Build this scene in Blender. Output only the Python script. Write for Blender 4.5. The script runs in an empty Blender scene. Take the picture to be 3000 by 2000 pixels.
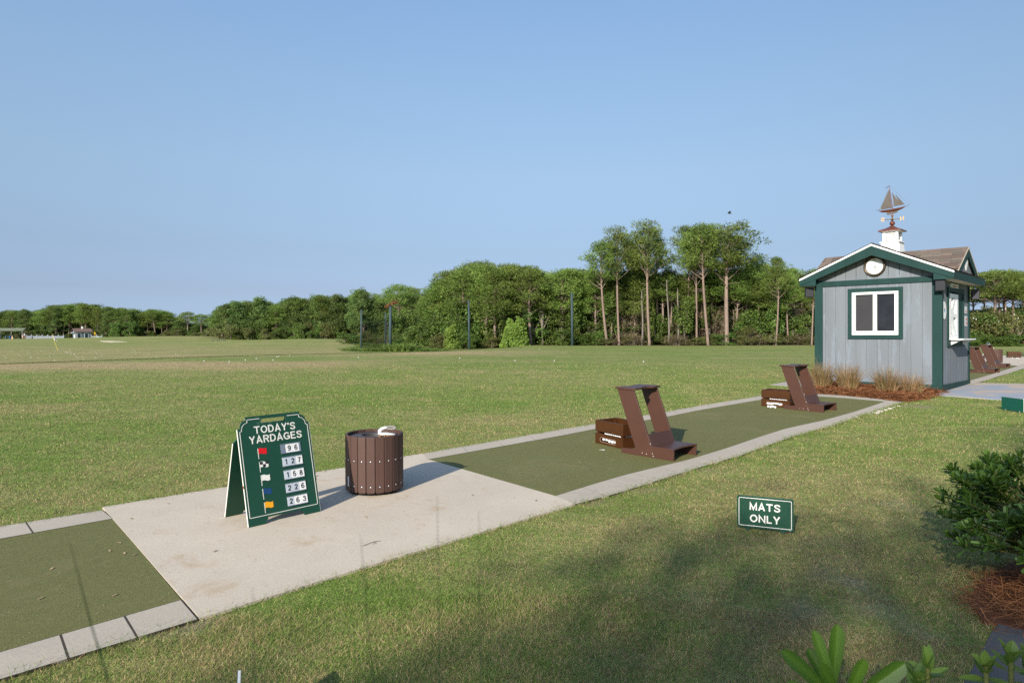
import bpy, bmesh, math, random
import numpy as np
from mathutils import Vector, Matrix

random.seed(7)
rng = np.random.default_rng(7)
sc = bpy.context.scene
col = sc.collection
R = math.radians

# ------------------------------------------------------------------ camera, sky, sun
EYE, FPX, HZ = 1.6, 2000.0, 985.0          # eye height, focal length and horizon row measured in the 3000x2000 photograph
cam_d = bpy.data.cameras.new("camera")
cam = bpy.data.objects.new("camera", cam_d)
col.objects.link(cam)
cam.location = (0, 0, EYE)
cam.rotation_euler = (R(90), 0, 0)
cam_d.sensor_width = 36
cam_d.lens = 36 * FPX / 3000
cam_d.shift_y = -(1000 - HZ) / 3000
cam_d.clip_start, cam_d.clip_end = 0.05, 3000
cam_d.dof.use_dof = True
cam_d.dof.focus_distance = 9.0
cam_d.dof.aperture_fstop = 9.0
sc.camera = cam

SUN_AZ, SUN_EL = 26.0, 24.0                 # where the light travels (clockwise from +Y), how high the sun stands
world = bpy.data.worlds.new("World")
sc.world = world
world.use_nodes = True
wn = world.node_tree.nodes
bg = wn["Background"]
sky = wn.new("ShaderNodeTexSky")
sky.sky_type = 'NISHITA'
sky.sun_disc = False
sky.sun_elevation = R(SUN_EL)
sky.sun_rotation = R(180 + SUN_AZ)
sky.air_density = 1.0
sky.dust_density = 0.5
sky.ozone_density = 2.0
# hazy air: the sky's own brightening towards the horizon is dulled by the haze seen in the photograph
_wl = world.node_tree.links
_tc = wn.new("ShaderNodeTexCoord"); _sp = wn.new("ShaderNodeSeparateXYZ")
_wl.new(_tc.outputs["Generated"], _sp.inputs[0])
_rp = wn.new("ShaderNodeValToRGB")
HAZE_RAMP = [(0.0, (0.235, 0.33, 0.70)), (0.0125, (0.245, 0.335, 0.64)), (0.0624, (0.28, 0.298, 0.435)), (0.1216, (0.375, 0.367, 0.425)),
             (0.2265, (0.60, 0.56, 0.54)), (0.341, (0.75, 0.72, 0.675)), (0.438, (0.83, 0.825, 0.80)), (0.75, (1, 1, 1))]
_e = _rp.color_ramp.elements
while len(_e) > 1: _e.remove(_e[-1])
for _i, (_p, _c) in enumerate(HAZE_RAMP):
    _k = _e[0] if _i == 0 else _e.new(_p)
    _k.position = _p; _k.color = (*_c, 1)
_wl.new(_sp.outputs["Z"], _rp.inputs[0])
_mr = wn.new("ShaderNodeMapRange")                 # sideways evening out of the clear-sky pattern
_mr.inputs["From Min"].default_value = -0.8; _mr.inputs["From Max"].default_value = 0.8
_mr.inputs["To Min"].default_value = 1.22; _mr.inputs["To Max"].default_value = 0.78
_wl.new(_sp.outputs["X"], _mr.inputs["Value"])
_m1 = wn.new("ShaderNodeVectorMath"); _m1.operation = 'MULTIPLY'
_m2 = wn.new("ShaderNodeVectorMath"); _m2.operation = 'SCALE'
_wl.new(sky.outputs[0], _m1.inputs[0]); _wl.new(_rp.outputs[0], _m1.inputs[1])
_wl.new(_m1.outputs[0], _m2.inputs[0]); _wl.new(_mr.outputs[0], _m2.inputs["Scale"])
_wl.new(_m2.outputs[0], bg.inputs[0])
bg.inputs[1].default_value = 0.135
sun_d = bpy.data.lights.new("sun", 'SUN')
sun_d.energy = 3.9
sun_d.angle = R(0.53)
sun_d.color = (1.0, 0.93, 0.82)
sun = bpy.data.objects.new("sun", sun_d)
col.objects.link(sun)
_d = Vector((math.sin(R(SUN_AZ)) * math.cos(R(SUN_EL)), math.cos(R(SUN_AZ)) * math.cos(R(SUN_EL)), -math.sin(R(SUN_EL))))
sun.rotation_euler = _d.to_track_quat('-Z', 'Y').to_euler()
sun.location = (-20, -40, 30)
sc.view_settings.view_transform = 'Standard'
sc.view_settings.look = 'None'
sc.view_settings.gamma = 1
sc.view_settings.exposure = 0.85
sc.cycles.use_denoising = False
sc.cycles.max_bounces = 6
sc.cycles.transparent_max_bounces = 12
sc.cycles.caustics_reflective = False
sc.cycles.caustics_refractive = False

# ------------------------------------------------------------------ terrain heights
EDGE_Y = np.array([-60, 0, 26.5, 31, 37.3, 42.3, 48.9, 61, 69, 90, 2000.0])
EDGE_X = np.array([-52, -31, -19.9, -18, -14.9, -10.6, -5.1, -1.5, 1.0, 4.0, 4.0])
SLOPE = 0.0225


def sst(a, b, x):
    t = np.clip((np.asarray(x, float) - a) / (b - a), 0, 1)
    return t * t * (3 - 2 * t)


_tab = rng.random((256, 256))


def vnoise(x, y, scale, seed=0):
    x = np.asarray(x, float) * scale + seed * 17.31
    y = np.asarray(y, float) * scale + seed * 5.77
    xi, yi = np.floor(x).astype(int), np.floor(y).astype(int)
    fx, fy = x - xi, y - yi
    fx, fy = fx * fx * (3 - 2 * fx), fy * fy * (3 - 2 * fy)
    a = _tab[xi & 255, yi & 255]; b = _tab[(xi + 1) & 255, yi & 255]
    c = _tab[xi & 255, (yi + 1) & 255]; d = _tab[(xi + 1) & 255, (yi + 1) & 255]
    return (a * (1 - fx) + b * fx) * (1 - fy) + (c * (1 - fx) + d * fx) * fy


def gz(x, y):
    x = np.asarray(x, float); y = np.asarray(y, float)
    t = np.clip((y - 18) / 14, 0, 1)
    m0, m1, p0, p1 = SLOPE * 14, 0.0, SLOPE * 18, 0.52
    herm = (2 * t**3 - 3 * t**2 + 1) * p0 + (t**3 - 2 * t**2 + t) * m0 + (-2 * t**3 + 3 * t**2) * p1 + (t**3 - t**2) * m1
    tee = np.where(y < 18, SLOPE * np.clip(y, -4, 18), herm)
    d = (np.interp(y, EDGE_Y, EDGE_X) - x) * 0.85
    z = tee - 0.42 * sst(0, 5, d) * sst(14, 24, y)
    far = sst(2, 10, d)
    z = z + far * 0.45 * sst(90, 200, y)
    z = z + far * 1.15 * np.exp(-((x + 92) / 34)**2 - ((y - 188) / 30)**2)
    z = z + far * 0.85 * np.exp(-((x + 39) / 19)**2 - ((y - 130) / 20)**2)
    z = z + far * 0.35 * np.exp(-((x + 136) / 24)**2 - ((y - 213) / 22)**2)
    z = z + (vnoise(x, y, 0.05, 3) - 0.5) * 0.10 * sst(40, 70, y)
    return z


def gzf(x, y):
    return float(gz(x, y))


def G(px, py, h=0.0):
    """ground point (plus h) seen at photograph pixel px, py"""
    k, m = (px - 1500) / FPX, (py - HZ) / FPX
    lo = 0.8
    step = 1.02
    f = lambda Y: EYE - m * Y - gzf(k * Y, Y) - h
    y = lo
    while y < 900:
        y2 = y * step
        if f(y2) < 0:
            a, b = y, y2
            for _ in range(30):
                c = (a + b) / 2
                if f(c) < 0: b = c
                else: a = c
            return Vector((k * b, b, gzf(k * b, b) + h))
        y = y2
    raise ValueError("no ground at %s %s" % (px, py))


def PY(px, Y):
    """ground point at depth Y in the column px"""
    x = (px - 1500) / FPX * Y
    return Vector((x, Y, gzf(x, Y)))


def ZAT(py, Y):
    return EYE - (py - HZ) * Y / FPX


# ------------------------------------------------------------------ materials
def nmat(name):
    m = bpy.data.materials.new(name)
    m.use_nodes = True
    nt = m.node_tree
    b = nt.nodes["Principled BSDF"]
    return m, nt, b


def _noise(nt, scale, detail=3, rough=0.55, vec=None, dist=0.0):
    n = nt.nodes.new("ShaderNodeTexNoise")
    n.inputs["Scale"].default_value = scale
    n.inputs["Detail"].default_value = detail
    n.inputs["Roughness"].default_value = rough
    n.inputs["Distortion"].default_value = dist
    if vec is not None:
        nt.links.new(vec, n.inputs["Vector"])
    return n.outputs["Fac"]


def _ramp(nt, fac, stops):
    r = nt.nodes.new("ShaderNodeValToRGB")
    e = r.color_ramp.elements
    while len(e) > 1:
        e.remove(e[-1])
    for i, (p, c) in enumerate(stops):
        k = e[0] if i == 0 else e.new(p)
        k.position = p
        c = c if isinstance(c, (tuple, list)) else (c, c, c)
        k.color = (*c[:3], 1)
    nt.links.new(fac, r.inputs[0])
    return r.outputs[0]


def _mix(nt, fac, a, b, mode='MIX'):
    m = nt.nodes.new("ShaderNodeMix")
    m.data_type = 'RGBA'
    m.blend_type = mode
    for i_, v in ((0, fac), (6, a), (7, b)):
        sock = m.inputs[i_]
        if isinstance(v, bpy.types.NodeSocket):
            nt.links.new(v, sock)
        elif isinstance(v, (int, float)):
            sock.default_value = v if i_ == 0 else (v, v, v, 1)
        else:
            sock.default_value = (*v, 1)
    return m.outputs[2]


def _coord(nt, which="Object"):
    return nt.nodes.new("ShaderNodeTexCoord").outputs[which]


def _map(nt, vec, scale):
    m = nt.nodes.new("ShaderNodeMapping")
    m.inputs["Scale"].default_value = scale
    nt.links.new(vec, m.inputs["Vector"])
    return m.outputs[0]


def _bump(nt, b, h, strength, dist):
    n = nt.nodes.new("ShaderNodeBump")
    n.inputs["Strength"].default_value = strength
    n.inputs["Distance"].default_value = dist
    nt.links.new(h, n.inputs["Height"])
    nt.links.new(n.outputs[0], b.inputs["Normal"])


def paint(name, c, rough=0.5, var=0.18, scale=6.0, fine=90.0, bump=0.15, bdist=0.002, stretch=(1, 1, 1), wear=None, metallic=0.0, spec=0.4):
    """painted / solid surface with soft mottling, fine grain and optional chips or wear"""
    m, nt, b = nmat(name)
    v = _map(nt, _coord(nt), stretch)
    n1 = _noise(nt, scale, 4, 0.6, v)
    n2 = _noise(nt, fine, 3, 0.6, v)
    lo = tuple(x * (1 - var) for x in c); hi = tuple(min(1, x * (1 + var)) for x in c)
    base = _ramp(nt, n1, [(0.3, lo), (0.7, hi)])
    base = _mix(nt, 0.25, base, _ramp(nt, n2, [(0.3, lo), (0.7, hi)]))
    if wear:
        wc, thr, ws = wear
        w = _ramp(nt, _noise(nt, ws, 5, 0.7, v), [(thr, 0.0), (thr + 0.03, 1.0)])
        base = _mix(nt, w, base, wc)
    nt.links.new(base, b.inputs["Base Color"])
    b.inputs["Roughness"].default_value = rough
    b.inputs["Metallic"].default_value = metallic
    b.inputs["Specular IOR Level"].default_value = spec
    if bump:
        _bump(nt, b, n2, bump, bdist)
    return m


def leafmat(name, dark, light, transl=0.3, rough=0.55, objvar=0.25, spec=0.25):
    """foliage: colour from the per-leaf tint attribute, varied from plant to plant, light passing through the leaves"""
    m, nt, b = nmat(name)
    a = nt.nodes.new("ShaderNodeAttribute"); a.attribute_name = "tint"
    c = _ramp(nt, a.outputs["Fac"], [(0.0, dark), (1.0, light)])
    oi = nt.nodes.new("ShaderNodeObjectInfo")
    hs = nt.nodes.new("ShaderNodeHueSaturation")
    mr = nt.nodes.new("ShaderNodeMapRange")
    mr.inputs["To Min"].default_value = 1 - objvar; mr.inputs["To Max"].default_value = 1 + objvar
    nt.links.new(oi.outputs["Random"], mr.inputs["Value"])
    nt.links.new(mr.outputs[0], hs.inputs["Value"])
    mh = nt.nodes.new("ShaderNodeMapRange")
    mh.inputs["To Min"].default_value = 0.485; mh.inputs["To Max"].default_value = 0.515
    nt.links.new(oi.outputs["Random"], mh.inputs["Value"])
    nt.links.new(mh.outputs[0], hs.inputs["Hue"])
    nt.links.new(c, hs.inputs["Color"])
    nt.links.new(hs.outputs[0], b.inputs["Base Color"])
    b.inputs["Roughness"].default_value = rough
    b.inputs["Specular IOR Level"].default_value = spec
    tr = nt.nodes.new("ShaderNodeBsdfTranslucent")
    nt.links.new(hs.outputs[0], tr.inputs[0])
    mx = nt.nodes.new("ShaderNodeMixShader")
    mx.inputs[0].default_value = transl
    nt.links.new(b.outputs[0], mx.inputs[1]); nt.links.new(tr.outputs[0], mx.inputs[2])
    nt.links.new(mx.outputs[0], nt.nodes["Material Output"].inputs[0])
    return m


def colattr(name, rough=0.8, spec=0.15, transl=0.0):
    """colour straight from the per-blade / per-tab colour attribute"""
    m, nt, b = nmat(name)
    a = nt.nodes.new("ShaderNodeAttribute"); a.attribute_name = "col"
    nt.links.new(a.outputs["Color"], b.inputs["Base Color"])
    b.inputs["Roughness"].default_value = rough
    b.inputs["Specular IOR Level"].default_value = spec
    if transl:
        tr = nt.nodes.new("ShaderNodeBsdfTranslucent")
        nt.links.new(a.outputs["Color"], tr.inputs[0])
        mx = nt.nodes.new("ShaderNodeMixShader"); mx.inputs[0].default_value = transl
        nt.links.new(b.outputs[0], mx.inputs[1]); nt.links.new(tr.outputs[0], mx.inputs[2])
        nt.links.new(mx.outputs[0], nt.nodes["Material Output"].inputs[0])
    return m


GREEN_LO, GREEN_HI = (0.082, 0.136, 0.024), (0.218, 0.312, 0.062)
DRY_LO, DRY_HI = (0.285, 0.210, 0.098), (0.510, 0.395, 0.210)


def lawn_material():
    m, nt, b = nmat("lawn_turf")
    v = _coord(nt)
    big = _noise(nt, 0.16, 4, 0.6, v)
    mid = _noise(nt, 1.1, 5, 0.65, v)
    streak = _noise(nt, 1.0, 4, 0.6, _map(nt, v, (0.10, 0.55, 1)))
    fine = _noise(nt, 28, 4, 0.7, v)
    ultra = _noise(nt, 260, 3, 0.75, v)
    spk = _noise(nt, 9, 5, 0.75, v)
    green = _ramp(nt, fine, [(0.3, GREEN_LO), (0.72, GREEN_HI)])
    green = _mix(nt, 0.55, green, _ramp(nt, ultra, [(0.3, GREEN_LO), (0.7, GREEN_HI)]))
    dry = _ramp(nt, fine, [(0.3, DRY_LO), (0.7, DRY_HI)])
    add = nt.nodes.new("ShaderNodeMath"); add.operation = 'ADD'
    nt.links.new(big, add.inputs[0]); nt.links.new(mid, add.inputs[1])
    add2 = nt.nodes.new("ShaderNodeMath"); add2.operation = 'ADD'
    nt.links.new(add.outputs[0], add2.inputs[0]); nt.links.new(streak, add2.inputs[1])
    add3 = nt.nodes.new("ShaderNodeMath"); add3.operation = 'ADD'
    nt.links.new(add2.outputs[0], add3.inputs[0]); nt.links.new(spk, add3.inputs[1])
    mask = nt.nodes.new("ShaderNodeAttribute"); mask.attribute_name = "mask"
    sep = nt.nodes.new("ShaderNodeSeparateColor")
    nt.links.new(mask.outputs["Color"], sep.inputs[0])
    add4 = nt.nodes.new("ShaderNodeMath"); add4.operation = 'MULTIPLY_ADD'
    add4.inputs[1].default_value = 0.9
    nt.links.new(mask.outputs["Alpha"], add4.inputs[0]); nt.links.new(add3.outputs[0], add4.inputs[2])
    div = nt.nodes.new("ShaderNodeMath"); div.operation = 'MULTIPLY'; div.inputs[1].default_value = 0.25
    nt.links.new(add4.outputs[0], div.inputs[0])
    dryfac = _ramp(nt, div.outputs[0], [(0.45, 0.05), (0.67, 0.95)])
    c = _mix(nt, dryfac, green, dry)
    mott = _noise(nt, 5.0, 5, 0.75, _map(nt, v, (0.55, 1.0, 1)))
    c = _mix(nt, 1.0, c, _ramp(nt, mott, [(0.30, 0.68), (0.70, 1.25)]), 'MULTIPLY')
    dirt = _ramp(nt, fine, [(0.3, (0.20, 0.15, 0.105)), (0.7, (0.36, 0.285, 0.21))])
    c = _mix(nt, sep.outputs[0], c, dirt)
    lush = _ramp(nt, fine, [(0.3, (0.06, 0.115, 0.018)), (0.7, (0.15, 0.215, 0.04))])
    c = _mix(nt, sep.outputs[1], c, lush)
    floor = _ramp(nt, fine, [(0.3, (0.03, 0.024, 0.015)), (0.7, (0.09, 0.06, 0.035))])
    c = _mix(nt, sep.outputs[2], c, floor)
    nt.links.new(c, b.inputs["Base Color"])
    b.inputs["Roughness"].default_value = 0.95
    b.inputs["Specular IOR Level"].default_value = 0.1
    _bump(nt, b, fine, 0.9, 0.03)
    return m


def concrete_material(name, c, stain=(0.40, 0.30, 0.20), stain_amt=0.5):
    m, nt, b = nmat(name)
    v = _coord(nt)
    n1 = _noise(nt, 1.3, 6, 0.7, v)
    n2 = _noise(nt, 60, 4, 0.7, v)
    n3 = _noise(nt, 240, 2, 0.6, v)
    n4 = _noise(nt, 3.2, 5, 0.7, v, 0.4)
    lo = tuple(x * 0.78 for x in c); hi = tuple(min(1, x * 1.13) for x in c)
    base = _ramp(nt, n1, [(0.3, lo), (0.7, hi)])
    base = _mix(nt, 0.35, base, _ramp(nt, n2, [(0.32, tuple(x * 0.7 for x in c)), (0.6, hi)]))
    base = _mix(nt, 0.45, base, _ramp(nt, n3, [(0.3, tuple(x * 0.5 for x in c)), (0.62, hi)]))
    w = _ramp(nt, n4, [(0.56, 0.0), (0.74, stain_amt)])
    base = _mix(nt, w, base, stain)
    dots = nt.nodes.new("ShaderNodeTexVoronoi"); dots.inputs["Scale"].default_value = 1.7
    nt.links.new(v, dots.inputs["Vector"])
    dd = _ramp(nt, dots.outputs["Distance"], [(0.022, 0.45), (0.032, 0.0)])
    base = _mix(nt, dd, base, (0.16, 0.10, 0.055))
    nt.links.new(base, b.inputs["Base Color"])
    b.inputs["Roughness"].default_value = 0.9
    b.inputs["Specular IOR Level"].default_value = 0.25
    _bump(nt, b, n2, 0.35, 0.003)
    return m


def mat_turf():
    m, nt, b = nmat("artificial_turf")
    v = _coord(nt)
    n1 = _noise(nt, 0.8, 4, 0.6, v)
    n2 = _noise(nt, 160, 3, 0.7, v)
    n3 = _noise(nt, 30, 4, 0.7, v)
    base = _ramp(nt, n1, [(0.3, (0.130, 0.122, 0.042)), (0.7, (0.140, 0.148, 0.048))])
    base = _mix(nt, 0.5, base, _ramp(nt, n2, [(0.3, (0.055, 0.060, 0.016)), (0.7, (0.26, 0.25, 0.095))]))
    base = _mix(nt, 0.25, base, _ramp(nt, n3, [(0.3, (0.07, 0.075, 0.022)), (0.7, (0.20, 0.19, 0.075))]))
    wear = _ramp(nt, _noise(nt, 1.1, 6, 0.75, v, 0.8), [(0.52, 0.0), (0.70, 0.55)])
    base = _mix(nt, wear, base, (0.215, 0.180, 0.085))
    scuff = _ramp(nt, _noise(nt, 7.0, 5, 0.8, v), [(0.62, 0.0), (0.72, 0.45)])
    base = _mix(nt, scuff, base, (0.065, 0.068, 0.024))
    nt.links.new(base, b.inputs["Base Color"])
    b.inputs["Roughness"].default_value = 0.9
    b.inputs["Specular IOR Level"].default_value = 0.2
    _bump(nt, b, n2, 0.8, 0.006)
    return m


def blue_pad_material():
    m, nt, b = nmat("worn_blue_concrete")
    v = _coord(nt)
    n1 = _noise(nt, 0.55, 5, 0.65, v, 0.6)
    n2 = _noise(nt, 70, 3, 0.7, v)
    blue = _ramp(nt, n2, [(0.3, (0.235, 0.265, 0.315)), (0.7, (0.32, 0.345, 0.385))])
    tan = _ramp(nt, n2, [(0.3, (0.38, 0.30, 0.23)), (0.7, (0.47, 0.39, 0.31))])
    w = _ramp(nt, n1, [(0.47, 0.0), (0.56, 1.0)])
    nt.links.new(_mix(nt, w, blue, tan), b.inputs["Base Color"])
    b.inputs["Roughness"].default_value = 0.8
    return m


def bark_material():
    m, nt, b = nmat("pine_bark")
    v = _map(nt, _coord(nt), (1, 1, 0.22))
    n1 = _noise(nt, 9, 5, 0.7, v)
    n2 = _noise(nt, 0.5, 3, 0.6, v)
    c = _ramp(nt, n1, [(0.3, (0.10, 0.07, 0.055)), (0.7, (0.30, 0.215, 0.17))])
    c = _mix(nt, 0.35, c, _ramp(nt, n2, [(0.3, (0.13, 0.095, 0.075)), (0.7, (0.33, 0.24, 0.19))]))
    nt.links.new(c, b.inputs["Base Color"])
    b.inputs["Roughness"].default_value = 0.9
    _bump(nt, b, n1, 0.6, 0.03)
    return m


M = {}
M['lawn'] = lawn_material()
M['blade'] = colattr("grass_blades", 0.7, 0.2, 0.25)
M['straw'] = colattr("pine_straw_needles", 0.75, 0.2)
M['dryblade'] = colattr("ornamental_grass_blades", 0.7, 0.2, 0.2)
M['shingle'] = colattr("asphalt_shingles", 0.95, 0.1)
M['slab'] = concrete_material("tan_concrete", (0.56, 0.480, 0.375), (0.42, 0.31, 0.19), 0.8)
M['kerb'] = concrete_material("grey_paver", (0.45, 0.395, 0.315), (0.28, 0.24, 0.2), 0.35)
M['path'] = concrete_material("grey_path", (0.42, 0.37, 0.32), (0.3, 0.26, 0.22), 0.3)
M['soil'] = paint("dark_joint_soil", (0.045, 0.036, 0.026), 0.95, 0.3, 20, 120, 0.4)
M['slate'] = paint("dark_slate_concrete", (0.088, 0.084, 0.080), 0.9, 0.25, 3, 120, 0.3)
M['pad'] = blue_pad_material()
M['turf'] = mat_turf()
M['siding'] = paint("weathered_grey_blue_siding", (0.148, 0.166, 0.184), 0.75, 0.14, 3.0, 45, 0.25, 0.002, (1, 1, 0.16), wear=((0.172, 0.198, 0.226), 0.56, 5.0))
M['trim'] = paint("dark_green_trim", (0.011, 0.040, 0.036), 0.6, 0.2, 4, 60, 0.15, 0.002, (1, 1, 0.3), spec=0.2)
M['white'] = paint("white_paint", (0.78, 0.78, 0.76), 0.45, 0.05, 5, 60, 0.05)
M['soffit'] = paint("cream_soffit", (0.55, 0.47, 0.38), 0.7, 0.12, 4, 60, 0.1)
M['signgreen'] = paint("sign_green", (0.010, 0.058, 0.034), 0.38, 0.10, 5, 70, 0.04, 0.001, wear=((0.05, 0.12, 0.085), 0.66, 9.0))
M['signgreen2'] = paint("bright_sign_green", (0.006, 0.085, 0.058), 0.35, 0.08, 5, 70, 0.03)
M['signwhite'] = paint("sign_white", (0.74, 0.72, 0.66), 0.5, 0.05, 8, 80, 0.03)
M['black'] = paint("black_print", (0.02, 0.02, 0.024), 0.45, 0.1)
M['red'] = paint("red_print", (0.62, 0.008, 0.012), 0.4, 0.05)
M['blue'] = paint("blue_print", (0.012, 0.055, 0.16), 0.4, 0.1)
M['yellow'] = paint("yellow_print", (0.80, 0.36, 0.012), 0.4, 0.05)
M['steel'] = paint("brushed_steel", (0.55, 0.57, 0.6), 0.35, 0.15, 8, 120, 0.05, metallic=0.85)
M['greyplate'] = paint("greyed_plate", (0.48, 0.53, 0.58), 0.4, 0.12, 10, 80, 0.03)
M['rust'] = paint("rust", (0.24, 0.075, 0.02), 0.9, 0.3, 30, 120)
M['brown'] = paint("brown_painted_wood", (0.068, 0.030, 0.020), 0.42, 0.10, 4, 80, 0.10, 0.0015, wear=((0.45, 0.38, 0.34), 0.735, 22.0))
M['crate'] = paint("orange_brown_varnish", (0.055, 0.020, 0.006), 0.30, 0.22, 5, 70, 0.12, 0.0015, (1, 1, 2), wear=((0.42, 0.34, 0.28), 0.76, 20.0))
M['slat'] = paint("recycled_plastic_slat", (0.072, 0.037, 0.028), 0.62, 0.10, 6, 160, 0.35, 0.002)
M['dark'] = paint("dark_liner", (0.05, 0.043, 0.043), 0.6, 0.15)
M['void'] = paint("black_liner", (0.008, 0.008, 0.009), 0.8, 0.1)
M['glass'] = None
M['copper'] = paint("aged_copper", (0.22, 0.085, 0.06), 0.45, 0.3, 8, 40, 0.1, metallic=0.6, wear=((0.45, 0.42, 0.42), 0.70, 14.0))
M['copperlight'] = paint("pale_copper_sail", (0.100, 0.086, 0.076), 0.5, 0.2, 6, 40, 0.1, metallic=0.5, wear=((0.28, 0.36, 0.36), 0.64, 10.0))
M['brass'] = paint("tarnished_brass", (0.24, 0.15, 0.05), 0.45, 0.25, 10, 60, 0.05, metallic=0.7)
M['speaker'] = paint("black_speaker_plastic", (0.018, 0.019, 0.024), 0.55, 0.2, 10, 200, 0.3)
M['ball'] = paint("golf_ball_white", (0.80, 0.80, 0.80), 0.35, 0.03, 20, 300, 0.1)
M['bark'] = bark_material()
M['twig'] = paint("grey_twig", (0.17, 0.145, 0.12), 0.9, 0.3, 5, 60, 0.2)
M['pole'] = paint("green_stained_pole", (0.035, 0.062, 0.068), 0.7, 0.25, 1.5, 30, 0.2, 0.01, (1, 1, 0.2))
M['skin'] = paint("skin", (0.45, 0.27, 0.19), 0.6, 0.08)
M['cloth_white'] = paint("white_cloth", (0.72, 0.74, 0.78), 0.85, 0.06)
M['cloth_dark'] = paint("dark_red_cloth", (0.06, 0.018, 0.018), 0.85, 0.1)
M['hair'] = paint("brown_hair", (0.13, 0.06, 0.03), 0.7, 0.2)
M['tan_canvas'] = paint("tan_canvas", (0.42, 0.27, 0.17), 0.8, 0.12)
M['canopy'] = paint("grey_green_canopy", (0.125, 0.145, 0.095), 0.8, 0.15, 0.6, 20, 0.1)
M['farwall'] = paint("blue_grey_clapboard", (0.115, 0.165, 0.205), 0.7, 0.1, 2, 30)
M['darkglass'] = paint("dark_window", (0.015, 0.035, 0.045), 0.2, 0.2)
M['sand'] = paint("bunker_sand", (0.62, 0.52, 0.38), 0.95, 0.08, 2, 30, 0.2)
M['moundstraw'] = paint("pine_straw_bed", (0.125, 0.046, 0.02), 0.95, 0.4, 25, 120, 0.6, 0.01)
M['faded'] = paint("pale_flower", (0.75, 0.73, 0.65), 0.7, 0.05)
M['yellowstick'] = paint("yellow_flagstick", (0.55, 0.45, 0.04), 0.5, 0.05)
M['flagyellow'] = paint("yellow_cloth", (0.80, 0.45, 0.015), 0.8, 0.05)
M['logo_blue'] = paint("emblem_blue", (0.05, 0.22, 0.45), 0.5, 0.05)
M['greywhite'] = paint("grey_white_vinyl", (0.20, 0.225, 0.26), 0.6, 0.06)
M['paper'] = paint("notice_paper", (0.55, 0.57, 0.60), 0.6, 0.06)
M['redprint'] = paint("faded_red_print", (0.55, 0.16, 0.13), 0.6, 0.1)
M['orangeprint'] = paint("faded_orange_print", (0.50, 0.26, 0.12), 0.6, 0.1)
M['deadneedle'] = leafmat("dead_orange_needles", (0.16, 0.06, 0.025), (0.36, 0.16, 0.07), 0.2)
M['bird'] = paint("dark_feathers", (0.03, 0.025, 0.028), 0.8, 0.2)

M['pine'] = leafmat("pine_needles", (0.082, 0.130, 0.028), (0.275, 0.370, 0.080), 0.42, objvar=0.22)
M['pine2'] = leafmat("yellowish_pine_needles", (0.095, 0.150, 0.030), (0.310, 0.410, 0.090), 0.42, objvar=0.2)
M['rear'] = leafmat("rear_foliage", (0.085, 0.120, 0.034), (0.26, 0.32, 0.085), 0.4, objvar=0.1)
M['darkpine'] = leafmat("dark_pine_needles", (0.066, 0.112, 0.034), (0.235, 0.320, 0.092), 0.4, objvar=0.25)
M['broad'] = leafmat("broad_leaves", (0.060, 0.105, 0.024), (0.215, 0.310, 0.066), 0.42, objvar=0.25)
M['scrub'] = leafmat("olive_scrub_leaves", (0.085, 0.100, 0.030), (0.250, 0.260, 0.085), 0.4, objvar=0.25)
M['vine'] = leafmat("bright_vine_leaves", (0.062, 0.120, 0.016), (0.190, 0.300, 0.045), 0.35, objvar=0.05)
M['thicket'] = leafmat("bare_twig_thicket", (0.060, 0.045, 0.026), (0.190, 0.145, 0.085), 0.05, objvar=0.25)
M['lushgrass'] = leafmat("lush_rough_grass", (0.085, 0.135, 0.028), (0.22, 0.29, 0.065), 0.4, objvar=0.2)
M['pitto'] = leafmat("glossy_leaves", (0.020, 0.070, 0.010), (0.125, 0.250, 0.028), 0.3, rough=0.48, objvar=0.1, spec=0.5)
M['sprout'] = leafmat("young_leaves", (0.05, 0.12, 0.018), (0.17, 0.28, 0.05), 0.35, rough=0.35, objvar=0.1, spec=0.5)
M['stem'] = paint("yellow_green_stem", (0.13, 0.14, 0.04), 0.6, 0.2, 10, 60)


def glass_material():
    m, nt, b = nmat("dark_reflective_glass")
    n = _noise(nt, 4, 3, 0.6, _coord(nt))
    nt.links.new(_ramp(nt, n, [(0.3, (0.006, 0.007, 0.008)), (0.7, (0.016, 0.017, 0.02))]), b.inputs["Base Color"])
    b.inputs["Roughness"].default_value = 0.04
    b.inputs["Specular IOR Level"].default_value = 0.5
    return m


M['glass'] = glass_material()
M['screen'] = paint("dark_insect_screen", (0.026, 0.025, 0.028), 0.55, 0.15, 3, 200, 0.1)


def net_material(alpha):
    m, nt, b = nmat("black_golf_net")
    b.inputs["Base Color"].default_value = (0.012, 0.016, 0.014, 1)
    b.inputs["Roughness"].default_value = 1.0
    n = _noise(nt, 1.2, 4, 0.6, _coord(nt))
    f = _ramp(nt, n, [(0.3, alpha * 0.75), (0.7, alpha * 1.25)])
    t = nt.nodes.new("ShaderNodeBsdfTransparent")
    mx = nt.nodes.new("ShaderNodeMixShader")
    nt.links.new(f, mx.inputs[0])
    nt.links.new(t.outputs[0], mx.inputs[1]); nt.links.new(b.outputs[0], mx.inputs[2])
    nt.links.new(mx.outputs[0], nt.nodes["Material Output"].inputs[0])
    return m


# ------------------------------------------------------------------ building helpers
def tag(o, label=None, cat=None, group=None, kind=None):
    if label: o["label"] = label
    if cat: o["category"] = cat
    if group: o["group"] = group
    if kind: o["kind"] = kind
    return o


def link(o, parent=None):
    col.objects.link(o)
    if parent is not None:
        o.parent = parent
    return o


def thing(name, label, cat, loc=(0, 0, 0), rot=(0, 0, 0), group=None):
    o = bpy.data.objects.new(name, None)
    o.empty_display_size = 0.1
    link(o)
    o.location = loc
    o.rotation_euler = rot
    return tag(o, label, cat, group)


TILT = math.atan(SLOPE)


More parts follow.
